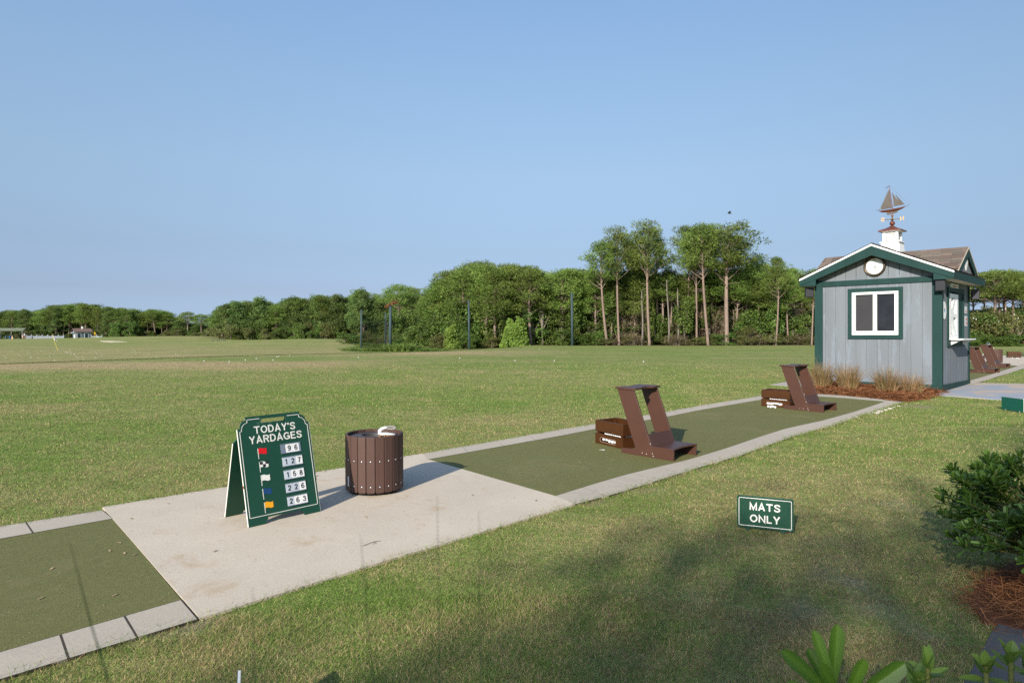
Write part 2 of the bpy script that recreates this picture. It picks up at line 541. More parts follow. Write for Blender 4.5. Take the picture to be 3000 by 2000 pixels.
def on_tee(loc, rz):
    """matrix euler for a thing standing on the sloping tee, turned by rz"""
    return (Matrix.Rotation(TILT, 3, 'X') @ Matrix.Rotation(rz, 3, 'Z')).to_euler()


def mobj(name, me, mats, parent=None, smooth=False, bevel=0):
    o = bpy.data.objects.new(name, me)
    for m in (mats if isinstance(mats, (list, tuple)) else [mats]):
        me.materials.append(m)
    if smooth:
        me.polygons.foreach_set("use_smooth", [True] * len(me.polygons))
    if bevel:
        bv = o.modifiers.new("bevel", 'BEVEL')
        bv.width = bevel; bv.segments = 2; bv.limit_method = 'ANGLE'; bv.angle_limit = R(40)
    return link(o, parent)


class MB:
    def __init__(s):
        s.bm = bmesh.new()

    def _face(s, vs, mi):
        try:
            f = s.bm.faces.new(vs); f.material_index = mi
        except ValueError:
            pass

    def hexa(s, p, mi=0):
        """eight corners: bottom four (ccw from above), top four"""
        v = [s.bm.verts.new(q) for q in p]
        for f in ((3, 2, 1, 0), (4, 5, 6, 7), (0, 1, 5, 4), (1, 2, 6, 5), (2, 3, 7, 6), (3, 0, 4, 7)):
            s._face([v[i] for i in f], mi)
        return s

    def box(s, x0, x1, y0, y1, z0, z1, T=None, mi=0):
        p = [(x0, y0, z0), (x1, y0, z0), (x1, y1, z0), (x0, y1, z0), (x0, y0, z1), (x1, y0, z1), (x1, y1, z1), (x0, y1, z1)]
        if T is not None: p = [T @ Vector(q) for q in p]
        return s.hexa(p, mi)

    def prism(s, lo, hi, mi=0):
        a = [s.bm.verts.new(q) for q in lo]; b = [s.bm.verts.new(q) for q in hi]
        n = len(a)
        s._face(a[::-1], mi); s._face(b, mi)
        for i in range(n):
            s._face([a[i], a[(i + 1) % n], b[(i + 1) % n], b[i]], mi)
        return s

    def tube(s, pts, rad, n=8, mi=0, cap=True):
        pts = [Vector(p) for p in pts]
        if not isinstance(rad, (list, tuple)): rad = [rad] * len(pts)
        rings = []
        for i, p in enumerate(pts):
            t = (pts[min(i + 1, len(pts) - 1)] - pts[max(i - 1, 0)]).normalized()
            if i == 0:
                up = Vector((0, 0, 1)) if abs(t.z) < 0.9 else Vector((1, 0, 0))
                a = t.cross(up).normalized()
            else:
                a = (a - t * a.dot(t)).normalized()
            b = t.cross(a)
            rings.append([s.bm.verts.new(p + (a * math.cos(2 * math.pi * k / n) + b * math.sin(2 * math.pi * k / n)) * rad[i]) for k in range(n)])
        for r0, r1 in zip(rings, rings[1:]):
            for k in range(n):
                s._face([r0[k], r0[(k + 1) % n], r1[(k + 1) % n], r1[k]], mi)
        if cap:
            s._face(rings[0][::-1], mi); s._face(rings[-1], mi)
        return s

    def lathe(s, prof, n=32, c=(0, 0, 0), mi=0, T=None):
        rings = []
        for r, z in prof:
            ring = []
            for k in range(n):
                a = 2 * math.pi * k / n
                q = Vector((r * math.cos(a), r * math.sin(a), z)) + Vector(c)
                if T is not None: q = T @ q
                ring.append(s.bm.verts.new(q))
            rings.append(ring)
        for r0, r1 in zip(rings, rings[1:]):
            for k in range(n):
                s._face([r0[k], r0[(k + 1) % n], r1[(k + 1) % n], r1[k]], mi)
        return s

    def ball(s, c, r, sub=2, sc3=(1, 1, 1), mi=0, T=None):
        g = bmesh.ops.create_icosphere(s.bm, subdivisions=sub, radius=1.0)
        for v in g['verts']:
            q = Vector((v.co.x * r * sc3[0], v.co.y * r * sc3[1], v.co.z * r * sc3[2])) + Vector(c)
            v.co = T @ q if T is not None else q
            for f in v.link_faces: f.material_index = mi
        return s

    def mesh(s, name, recalc=True):
        if recalc:
            bmesh.ops.recalc_face_normals(s.bm, faces=s.bm.faces)
        me = bpy.data.meshes.new(name)
        s.bm.to_mesh(me); s.bm.free()
        return me

    def build(s, name, mats, parent=None, smooth=False, bevel=0):
        return mobj(name, s.mesh(name), mats, parent, smooth, bevel)


def plate_mesh(name, loops, t, T=None):
    """flat plate (with holes) from 2-D loops, thickness t, lying in XY and centred on z=0, then moved by T"""
    cu = bpy.data.curves.new(name, 'CURVE')
    cu.dimensions = '2D'; cu.fill_mode = 'BOTH'; cu.extrude = t / 2
    for lp in loops:
        sp = cu.splines.new('POLY')
        sp.points.add(len(lp) - 1)
        for p, q in zip(sp.points, lp):
            p.co = (q[0], q[1], 0, 1)
        sp.use_cyclic_u = True
    ob = bpy.data.objects.new(name, cu)
    me = bpy.data.meshes.new_from_object(ob)
    bpy.data.objects.remove(ob); bpy.data.curves.remove(cu)
    me.name = name
    me.materials.clear()
    if T is not None: me.transform(T)
    return me


def _spl(p, k=6):
    p = [Vector(q) for q in p]; out = []
    for i in range(len(p) - 1):
        a, b, c, d = p[max(i - 1, 0)], p[i], p[i + 1], p[min(i + 2, len(p) - 1)]
        for j in range(k):
            t = j / k
            out.append(tuple(0.5 * (2 * b + (c - a) * t + (2 * a - 5 * b + 4 * c - d) * t * t + (3 * b - a - 3 * c + d) * t ** 3)))
    return out + [tuple(p[-1])]


def _ell(cx, cy, rx, ry, a0=0, a1=360, n=28):
    return [(cx + rx * math.cos(R(a0 + (a1 - a0) * i / n)), cy + ry * math.sin(R(a0 + (a1 - a0) * i / n))) for i in range(n + 1)]


_six = _spl([(.52, .76), (.44, .89), (.30, .93), (.15, .79), (.08, .48), (.11, .2), (.3, .07), (.5, .17), (.54, .33), (.46, .49), (.30, .56), (.15, .47), (.09, .34)])
# every sign letter as the strokes of a plain grotesque: (width, strokes)
GLYPH = {
    'T': (.80, [[(0, .92), (.80, .92)], [(.40, 0), (.40, .84)]]),
    'O': (.90, [_ell(.45, .5, .38, .425)]),
    'D': (.80, [[(.08, .92)] + _ell(.36, .5, .36, .42, 90, -90, 16) + [(.08, .08), (.08, .92)]]),
    'A': (.84, [[(.07, 0), (.42, .95), (.77, 0)], [(.22, .30), (.62, .30)]]),
    'Y': (.80, [[(.06, 1), (.40, .46), (.74, 1)], [(.40, 0), (.40, .42)]]),
    'S': (.78, [_spl([(.70, .72), (.62, .87), (.40, .925), (.17, .86), (.12, .71), (.24, .58), (.55, .45), (.68, .30), (.60, .13), (.38, .075), (.15, .13), (.07, .29)])]),
    'R': (.78, [[(.08, 0), (.08, .92)] + [(.45, .92)] + _ell(.45, .71, .24, .21, 90, -90, 12) + [(.12, .50)], [(.44, .46), (.70, 0)]]),
    'G': (.88, [_ell(.45, .5, .38, .425, 38, 322, 24) + [(.80, .20), (.80, .45), (.48, .45)]]),
    'E': (.70, [[(.66, .92), (.08, .92), (.08, .08), (.68, .08)], [(.15, .52), (.60, .52)]]),
    'M': (.92, [[(.08, 0), (.08, .95), (.46, .12), (.84, .95), (.84, 0)]]),
    'N': (.82, [[(.08, 0), (.08, .93), (.74, .07), (.74, 1)]]),
    'L': (.64, [[(.08, 1), (.08, .08), (.62, .08)]]),
    'W': (1.0, [[(.04, 1), (.27, .08), (.50, .9), (.73, .08), (.96, 1)]]),
    "'": (.16, [[(.10, 1), (.06, .70)]]),
    '0': (.62, [_ell(.31, .5, .23, .43)]),
    '1': (.48, [[(.10, .74), (.34, .90)], [(.34, 0), (.34, 1)]]),
    '2': (.62, [_spl([(.08, .68), (.14, .86), (.32, .93), (.50, .86), (.55, .70), (.46, .52), (.22, .28), (.10, .09)]) + [(.58, .08)]]),
    '3': (.62, [_spl([(.08, .74), (.18, .89), (.34, .93), (.5, .84), (.5, .64), (.34, .53), (.52, .40), (.54, .22), (.42, .09), (.26, .07), (.1, .15), (.06, .29)])]),
    '4': (.62, [[(.42, 0), (.42, .93), (.06, .28), (.60, .28)]]),
    '5': (.62, [[(.52, .92), (.17, .92)] + _spl([(.11, .50), (.30, .59), (.48, .52), (.54, .32), (.46, .13), (.28, .07), (.12, .14), (.06, .27)])]),
    '6': (.62, [_six]),
    '7': (.60, [[(.05, .92), (.54, .92)] + _spl([(.50, .80), (.33, .42), (.24, 0)])]),
    '8': (.62, [_ell(.31, .73, .19, .195), _ell(.31, .28, .235, .21)]),
    '9': (.62, [[(.62 - x, 1 - y) for x, y in _six]]),
}


def text_mesh(name, st, w=None, h=None, bold=0.0, t=0.002, mirror=False, spacing=1.0):
    """lettering in XY, centred on the origin, scaled to width w and/or height h, thickness t"""
    wt = 0.13 + 2.2 * bold
    m = MB(); x0 = 0.0; k = 0
    for ch in st:
        gw, strokes = GLYPH["'" if ch == "\u2019" else ch]
        for sk in strokes:
            P = [Vector((a + x0, b)) for a, b in sk]
            P = [p for i, p in enumerate(P) if i == 0 or (p - P[i - 1]).length > 1e-4]
            n = len(P); closed = (P[0] - P[-1]).length < 1e-3
            if closed: P = P[:-1]; n -= 1
            L_, R_ = [], []
            for i in range(n):
                a = P[i - 1] if (i > 0 or closed) else None
                b = P[(i + 1) % n] if (i < n - 1 or closed) else None
                d0 = (P[i] - a).normalized() if a is not None else None
                d1 = (b - P[i]).normalized() if b is not None else None
                d = ((d0 or d1) + (d1 or d0))
                if d.length < 1e-4: d = d1 or d0
                d.normalize()
                nn = Vector((-d.y, d.x))
                c_ = max(0.42, abs(nn.dot(Vector((-(d1 or d0).y, (d1 or d0).x)))))
                L_.append(P[i] + nn * wt / 2 / c_); R_.append(P[i] - nn * wt / 2 / c_)
            dz = 0.02 * k; k += 1
            for i in range(n if closed else n - 1):
                j = (i + 1) % n
                q = [R_[i], R_[j], L_[j], L_[i]]
                m.prism([(p.x, p.y, 0) for p in q], [(p.x, p.y, 1 + dz) for p in q])
        x0 += gw + 0.15 * spacing
    me = m.mesh(name)
    co = np.empty(len(me.vertices) * 3); me.vertices.foreach_get("co", co); co = co.reshape(-1, 3)
    lo, hi = co.min(0), co.max(0); lo[1], hi[1] = 0.0, 1.0
    sx = w / (hi[0] - lo[0]) if w else None
    sy = h if h else sx
    sx = sx or sy
    co = (co - (lo + hi) / 2) * np.array([sx * (-1 if mirror else 1), sy, t / (hi[2] - lo[2])])
    me.vertices.foreach_set("co", co.ravel())
    if mirror: me.flip_normals()
    me.update()
    return me


def arc(cx, cy, r, a0, a1, n=8):
    return [(cx + r * math.cos(R(a0 + (a1 - a0) * i / n)), cy + r * math.sin(R(a0 + (a1 - a0) * i / n))) for i in range(n + 1)]


def rrect(x0, x1, y0, y1, r, n=5):
    return arc(x1 - r, y0 + r, r, -90, 0, n) + arc(x1 - r, y1 - r, r, 0, 90, n) + arc(x0 + r, y1 - r, r, 90, 180, n) + arc(x0 + r, y0 + r, r, 180, 270, n)


UPRIGHT = Matrix.Rotation(R(90), 4, 'X')        # XY drawing -> XZ, facing -Y


def quads(name, verts, faces_n, colors=None, tint=None):
    """mesh of independent n-gons from an array (N, k, 3); per-face colour or tint attribute"""
    N, k = verts.shape[:2]
    me = bpy.data.meshes.new(name)
    me.vertices.add(N * k); me.loops.add(N * k); me.polygons.add(N)
    me.vertices.foreach_set("co", verts.reshape(-1).astype(np.float32))
    me.loops.foreach_set("vertex_index", np.arange(N * k, dtype=np.int32))
    me.polygons.foreach_set("loop_start", np.arange(0, N * k, k, dtype=np.int32))
    me.polygons.foreach_set("loop_total", np.full(N, k, dtype=np.int32))
    if colors is not None:
        a = me.attributes.new("col", 'FLOAT_COLOR', 'POINT')
        c = np.ones((N * k, 4), np.float32); c[:, :3] = np.repeat(colors, k, axis=0)
        a.data.foreach_set("color", c.ravel())
    if tint is not None:
        a = me.attributes.new("tint", 'FLOAT', 'POINT')
        a.data.foreach_set("value", (tint.reshape(-1) if np.ndim(tint) == 2 else np.repeat(tint, k)).astype(np.float32))
    me.update(); me.validate()
    return me


def unit(v):
    return v / np.maximum(np.linalg.norm(v, axis=-1, keepdims=True), 1e-9)


def leaf_quads(c, nrm, L, W, g=rng):
    """diamond leaves at c facing nrm"""
    n = len(c)
    r = unit(g.normal(size=(n, 3)))
    t = unit(np.cross(nrm, r)); b = np.cross(nrm, t)
    L = np.asarray(L).reshape(-1, 1) if np.ndim(L) else L
    W = np.asarray(W).reshape(-1, 1) if np.ndim(W) else W
    return np.stack([c - t * L / 2, c + b * W / 2 + nrm * W * 0.15, c + t * L / 2, c - b * W / 2 + nrm * W * 0.15], axis=1)


def in_poly(x, y, poly):
    inside = np.zeros(x.shape, bool)
    n = len(poly)
    for i in range(n):
        x1, y1 = poly[i]; x2, y2 = poly[(i + 1) % n]
        c = ((y1 > y) != (y2 > y)) & (x < (x2 - x1) * (y - y1) / (y2 - y1 + 1e-12) + x1)
        inside ^= c
    return inside


def children(o):
    return [c for c in col.objects if c.parent == o]


def copy_thing(src, kids, loc, rot=None, scale=None, label=None, group=None):
    """copy of a thing with copies of its parts and sub-parts (kids: {parent: [children]} gathered once)"""
    r = src.copy(); col.objects.link(r)
    r.location = loc
    if rot is not None: r.rotation_euler = rot
    if scale is not None: r.scale = scale
    if label: r["label"] = label
    if group: r["group"] = group

    def rec(a, b):
        for ch in kids.get(a.name, []):
            d = ch.copy(); col.objects.link(d); d.parent = b
            rec(ch, d)
    rec(src, r)
    return r


def tree_of(src):
    kids = {}
    def rec(o):
        kids[o.name] = children(o)
        for c in kids[o.name]: rec(c)
    rec(src)
    return kids


# ------------------------------------------------------------------ outlines on the ground
def gp(*pts):
    return [tuple(G(*p)[:2]) for p in pts]


SLAB = gp((300, 1490), (585, 1818), (1140, 1645), (1684, 1481), (1626, 1457), (1255, 1349), (1240, 1331), (1179, 1341), (1009, 1373), (927, 1386), (680, 1428), (600, 1440))
MAT_NEAR_IN = gp((531, 1763), (0, 1918))
MAT_NEAR_OUT = gp((580, 1820), (0, 1998))
MAT_NEAR_TOP_IN = gp((332, 1524), (0, 1584))
MAT_NEAR_TOP_OUT = gp((301, 1499), (0, 1547))


def extend(pts, dist, end=1):
    a, b = (pts[-2], pts[-1]) if end else (pts[1], pts[0])
    v = Vector(b) - Vector(a); v.normalize()
    q = tuple(Vector(b) + v * dist)
    return pts + [q] if end else [q] + pts


MAT_NEAR_IN = extend(MAT_NEAR_IN, 3.0); MAT_NEAR_OUT = extend(MAT_NEAR_OUT, 3.0)
MAT_NEAR_TOP_IN = extend(MAT_NEAR_TOP_IN, 3.0); MAT_NEAR_TOP_OUT = extend(MAT_NEAR_TOP_OUT, 3.0)
K_IN = gp((1626, 1457), (1740, 1421), (1831, 1394), (1914, 1374), (2011, 1351), (2120, 1318), (2228, 1281), (2300, 1258), (2409, 1234), (2500, 1209), (2592, 1178))
K_OUT = gp((1684, 1481), (1795, 1453), (1903, 1419), (2011, 1384), (2084, 1362), (2174, 1336), (2246, 1309), (2337, 1277), (2445, 1248), (2520, 1221), (2650, 1180))
T_IN = gp((1255, 1349), (1650, 1278), (1744, 1259), (1885, 1235), (1950, 1224), (2047, 1204), (2228, 1173), (2300, 1160))
T_OUT = gp((1240, 1331), (1650, 1259), (1744, 1243), (1885, 1219), (1950, 1208), (2047, 1190), (2228, 1161), (2285, 1152))
E_IN = gp((2300, 1160), (2351, 1160), (2450, 1166), (2592, 1178))
E_OUT = gp((2285, 1152), (2345, 1153), (2450, 1159), (2560, 1169), (2650, 1180))
MAT_FAR = K_IN + E_IN[::-1][1:] + T_IN[::-1][1:]
PAD = gp((2690, 1152), (2770, 1160), (2930, 1172), (3000, 1177), (3300, 1190), (3330, 1124), (3000, 1125), (2850, 1122), (2700, 1128))
PATH_L = gp((2255, 1127), (2300, 1119), (2350, 1114), (2420, 1114), (2420, 1134), (2353, 1132), (2300, 1131))
SLATE = gp((2780, 2080), (2860, 1945), (2905, 1858), (2926, 1833), (3000, 1852), (3300, 1900), (3300, 2080))
# second tee beyond the kiosk
K2_IN = gp((2820, 1122), (2864, 1109.5), (2903, 1098), (2983, 1073), (3050, 1053))
K2_OUT = gp((2840, 1130), (2887, 1115.5), (2954, 1095), (3000, 1080), (3070, 1058))
SLAB2 = gp((2840, 1059), (2915, 1066), (2983, 1073), (3060, 1050), (2990, 1046), (2936, 1042), (2880, 1050))
MAT2 = K2_IN[:4] + gp((2940, 1069), (2840, 1060), (2760, 1074), (2790, 1100))
MAT3 = gp((2930, 1060), (3000, 1061), (3080, 1047), (3070, 1034), (2990, 1033), (2938, 1041))

PAVED = [SLAB, MAT_FAR, PAD, PATH_L, SLATE, SLAB2, MAT2, MAT3,
         MAT_NEAR_OUT + MAT_NEAR_TOP_OUT[::-1],
         K_IN + K_OUT[::-1], T_IN + T_OUT[::-1], E_IN + E_OUT[::-1], K2_IN + K2_OUT[::-1]]

# ------------------------------------------------------------------ ground
DIRT = [(2470, 1690, 0.30, 0.75), (2560, 1775, 0.26, 0.7), (2440, 1640, 0.2, 0.6), (2620, 1480, 0.35, 0.5), (2690, 1510, 0.3, 0.5),
        (2400, 1800, 0.3, 0.6), (2700, 1850, 0.25, 0.5), (1740, 1470, 0.25, 0.7), (2070, 1375, 0.25, 0.7), (1900, 1432, 0.22, 0.6),
        (560, 1840, 0.16, 0.8), (480, 1850, 0.2, 0.7), (2680, 1190, 0.5, 0.8), (2250, 1315, 0.25, 0.6), (1250, 1620, 0.10, 0.9), (250, 1508, 0.15, 0.6),
        (2150, 1850, 0.5, 0.45), (1900, 1750, 0.45, 0.35)]
DIRT_W = [(*G(a, b)[:2], r, s) for a, b, r, s in DIRT]


def dirt_at(x, y):
    d = np.zeros_like(np.asarray(x, float))
    for cx, cy, r, s in DIRT_W:
        d = np.maximum(d, s * np.exp(-((x - cx) / r)**2 - ((y - cy) / r)**2))
    return np.clip(d * 1.7 - 1.35 * (0.55 * vnoise(x, y, 5.0, 2) + 0.45 * vnoise(x, y, 14.0, 7)), 0, 1) * (d > 0.05)


def dryness(x, y):
    """0 green .. 1 straw coloured, for the turf near the camera"""
    v = 0.40 * vnoise(x, y, 0.55, 4) + 0.35 * vnoise(x, y, 2.3, 5) + 0.25 * vnoise(x, y, 8.0, 6)
    right = sst(-0.5, 2.5, x) * sst(8.5, 3, y - 0.3 * x) * 0.42
    return np.clip((v - 0.40 + right) * 2.7, 0, 1)


def axis(near, far, step, grow):
    a = list(np.arange(near[0], near[1], step))
    s, x = step, near[1]
    while x < far[1]:
        a.append(x); s *= grow; x += s
    a.append(far[1])
    s, x = step, near[0]
    lo = []
    while x > far[0]:
        s *= grow; x -= s; lo.append(x)
    lo.append(far[0])
    return np.array(sorted(set(lo + a)))


gx = axis((-9, 12), (-900, 900), 0.15, 1.07)
gy = axis((0.0, 18), (-120, 1500), 0.15, 1.045)
XX, YY = np.meshgrid(gx, gy)
ZZ = gz(XX, YY)
nx, ny = len(gx), len(gy)
me = bpy.data.meshes.new("lawn")
idx = np.arange(nx * ny).reshape(ny, nx)
f = np.stack([idx[:-1, :-1], idx[:-1, 1:], idx[1:, 1:], idx[1:, :-1]], -1).reshape(-1, 4)
me.vertices.add(nx * ny); me.loops.add(f.size); me.polygons.add(len(f))
me.vertices.foreach_set("co", np.stack([XX, YY, ZZ], -1).reshape(-1).astype(np.float32))
me.loops.foreach_set("vertex_index", f.ravel().astype(np.int32))
me.polygons.foreach_set("loop_start", np.arange(0, f.size, 4, dtype=np.int32))
me.polygons.foreach_set("loop_total", np.full(len(f), 4, np.int32))
me.polygons.foreach_set("use_smooth", np.ones(len(f), bool))
DD = (np.interp(YY, EDGE_Y, EDGE_X) - XX) * 0.85
mask = np.zeros((ny, nx, 4), np.float32)
mask[..., 0] = dirt_at(XX, YY)
PXX = 1500 + FPX * XX / np.maximum(YY, 1)
rough = sst(1000, 1080, PXX) * sst(1420, 1300, PXX) * sst(1.0, 4.0, DD) * sst(60, 68, YY) * sst(190, 150, YY)
mask[..., 1] = np.clip(rough * (0.6 + 0.8 * vnoise(XX, YY, 0.2, 8)), 0, 1)
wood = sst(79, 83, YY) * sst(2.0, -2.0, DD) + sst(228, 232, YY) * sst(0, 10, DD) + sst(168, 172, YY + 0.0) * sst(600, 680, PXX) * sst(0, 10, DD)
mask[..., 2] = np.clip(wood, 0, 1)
dryband = np.exp(-((YY - (25.5 + 0.12 * (XX + 18))) / 3.2)**2) * sst(-2, -8, XX) + 0.8 * np.exp(-((YY - 46) / 7)**2) * sst(6, -6, XX) * sst(0.2, -1.0, DD) + 0.25 * sst(1, 6, DD) * sst(120, 60, YY) + 0.12 * sst(1, 6, DD)
mask[..., 3] = np.clip(dryband, 0, 1)
at = me.attributes.new("mask", 'FLOAT_COLOR', 'POINT')
at.data.foreach_set("color", mask.ravel())
me.update()
ground = mobj("lawn", me, M['lawn'])
tag(ground, kind="structure")


# ------------------------------------------------------------------ paved surfaces
def sheet(name, poly, mat, top, bottom=-0.05):
    m = MB()
    m.prism([(x, y, gzf(x, y) + bottom) for x, y in poly], [(x, y, gzf(x, y) + top) for x, y in poly])
    me = m.mesh(name)
    bm = bmesh.new(); bm.from_mesh(me)
    bmesh.ops.triangulate(bm, faces=[f for f in bm.faces if len(f.verts) > 4])
    bm.to_mesh(me); bm.free()
    o = mobj(name, me, mat)
    return tag(o, kind="structure")


sheet("concrete_slab", SLAB, M['slab'], 0.017)
sheet("turf_mat", MAT_NEAR_IN + MAT_NEAR_TOP_IN[::-1], M['turf'], 0.014)
sheet("turf_mat", MAT_FAR, M['turf'], 0.014)
sheet("concrete_pad", PAD, M['pad'], 0.012)
sheet("footpath", PATH_L, M['path'], 0.006)
sheet("slate_path", SLATE, M['slate'], 0.012)
sheet("concrete_slab", SLAB2, M['slab'], 0.026)
sheet("turf_mat", MAT2, M['turf'], 0.014)
sheet("turf_mat", MAT3, M['turf'], 0.014)


def along(pts, ts):
    p = np.array(pts)
    L = np.r_[0, np.cumsum(np.linalg.norm(np.diff(p, axis=0), axis=1))]
    return np.stack([np.interp(np.asarray(ts) * L[-1], L, p[:, i]) for i in (0, 1)], -1), L[-1]


def kerb(name, inner, outer, block, gap=0.0025):
    _, L = along(inner, [0])
    n = max(1, round(L / block))
    m = MB()
    ts = np.linspace(0, 1, n + 1)
    for i in range(n):
        sub = 3
        t0, t1 = ts[i] + gap / L, ts[i + 1] - gap / L
        a, _ = along(inner, np.linspace(t0, t1, sub)); b, _ = along(outer, np.linspace(t0, t1, sub))
        a = a + (b - a) * 0.02
        loop = list(a) + list(b[::-1])
        dz = 0.0
        m.prism([(x, y, gzf(x, y) - 0.06) for x, y in loop], [(x, y, gzf(x, y) + 0.0165 + dz) for x, y in loop])
        a, _ = along(inner, np.linspace(0, 1, 60)); b, _ = along(outer, np.linspace(0, 1, 60))
    for i in range(59):
        q = [a[i], a[i + 1], b[i + 1], b[i]]
        m.prism([(x, y, gzf(x, y) - 0.06) for x, y in q], [(x, y, gzf(x, y) + 0.0161) for x, y in q], mi=1)
    o = m.build(name, [M['kerb'], M['soil']])
    return tag(o, kind="structure")


kerb("kerb", MAT_NEAR_IN, MAT_NEAR_OUT, 0.30, 0.006)
kerb("kerb", MAT_NEAR_TOP_IN, MAT_NEAR_TOP_OUT, 0.55, 0.006)
kerb("kerb", K_IN, K_OUT, 0.42)
kerb("kerb", T_IN, T_OUT, 0.6)
kerb("kerb", E_IN, E_OUT, 0.6)
kerb("kerb", K2_IN, K2_OUT, 0.6)

# sand bunker on the far mound
bk = [(292, 998.6), (300, 1000.6), (330, 1002.2), (374, 1001.6), (352, 999.8), (320, 998.6)]
bun = sheet("sand_bunker", gp(*bk), M['sand'], 0.03)


# ------------------------------------------------------------------ grass blades near the camera
def near_points(n, r0, r1, power):
    u = rng.random(n)
    if power == 0:      # even per area
        r = np.sqrt(r0**2 + u * (r1**2 - r0**2))
    else:               # falls off with the square of the distance
        r = r0 * (r1 / r0)**u
    a = rng.uniform(R(-44), R(44), n)
    return r * np.sin(a), r * np.cos(a), r


def make_grass():
    xs, ys, rs = [], [], []
    for n, a, b, p in ((270000, 1.9, 4.0, 0), (780000, 4.0, 34.0, 1)):
        x, y, r = near_points(n, a, b, p)
        xs.append(x); ys.append(y); rs.append(r)
    x, y, r = np.concatenate(xs), np.concatenate(ys), np.concatenate(rs)
    keep = np.ones(len(x), bool)
    jx, jy = rng.normal(0, 0.012, len(x)), rng.normal(0, 0.012, len(x))
    for poly in PAVED:
        keep &= ~in_poly(x + jx, y + jy, poly)
    for bed in (STRAW1, STRAW2, KIOSK_FOOT):
        keep &= ~in_poly(x, y, bed)
    keep &= rng.random(len(x)) > sst(15, 34, r)
    dirt = dirt_at(x, y)
    keep &= rng.random(len(x)) > dirt * 0.8
    keep &= rng.random(len(x)) < 0.72 + 0.4 * vnoise(x, y, 5, 9)
    x, y, r = x[keep], y[keep], r[keep]
    n = len(x)
    dry = dryness(x, y)
    isdry = rng.random(n) < 0.07 + 0.66 * dry
    t = rng.random((n, 1))
    g = np.array(GREEN_LO) * (1 - t) + np.array(GREEN_HI) * 1.15 * t
    d = np.array(DRY_LO) * (1 - t) + np.array(DRY_HI) * 1.1 * t
    brown = (rng.random(n) < 0.36 * sst(-0.3, 1.6, x) * sst(8.0, 4.5, y - 0.35 * x))[:, None]
    d = np.where(brown, np.array([0.16, 0.105, 0.062]) * (1 - t) + np.array([0.33, 0.235, 0.150]) * t, d)
    isdry |= brown[:, 0]
    c = np.where(isdry[:, None], d, g) * rng.uniform(0.55, 1.35, (n, 1))
    k = np.maximum(1, r / 4.0)
    h = rng.uniform(0.010, 0.025, n) * (1 + 0.35 * vnoise(x, y, 3, 11))
    w = rng.uniform(0.0018, 0.0034, n) * k
    az = rng.uniform(0, 2 * math.pi, n)
    lean = rng.uniform(0.2, 1.6, n) * h
    la = rng.uniform(0, 2 * math.pi, n)
    z = gz(x, y) - 0.003
    bx, by = np.cos(az) * w / 2, np.sin(az) * w / 2
    p0 = np.stack([x - bx, y - by, z], -1); p1 = np.stack([x + bx, y + by, z], -1)
    p2 = np.stack([x + np.cos(la) * lean, y + np.sin(la) * lean, z + h], -1)
    me = quads("grass", np.stack([p0, p1, p2], 1), 3, colors=c)
    tag(mobj("grass", me, M['blade']), "short mown lawn grass, part green and part straw coloured", "grass", kind="stuff")


STRAW1 = gp((2330, 1150), (2385, 1128), (2440, 1120), (2770, 1148), (2740, 1160), (2700, 1172), (2640, 1179), (2560, 1168), (2450, 1158))
STRAW2 = gp((2870, 1700), (2830, 1760), (2880, 1830), (2930, 1835), (3000, 1855), (3200, 1890), (3300, 1650), (2960, 1650))
EOFP1 = None

# ------------------------------------------------------------------ kiosk
KC = G(2757, 1148)
ES, ET = Vector((-0.712, 0.702)), Vector((0.702, 0.712))
KROT = math.atan2(0.712, 0.702)
KW, KD = 2.75, 2.74           # front width (local y) and depth (local x)
KIOSK_FOOT = [tuple(Vector(KC[:2]) + ET * a + ES * b) for a, b in ((0, 0), (KD, 0), (KD, KW), (0, KW))]
Z0 = KC.z
# local heights above the kiosk floor
def lz(z): return z - Z0


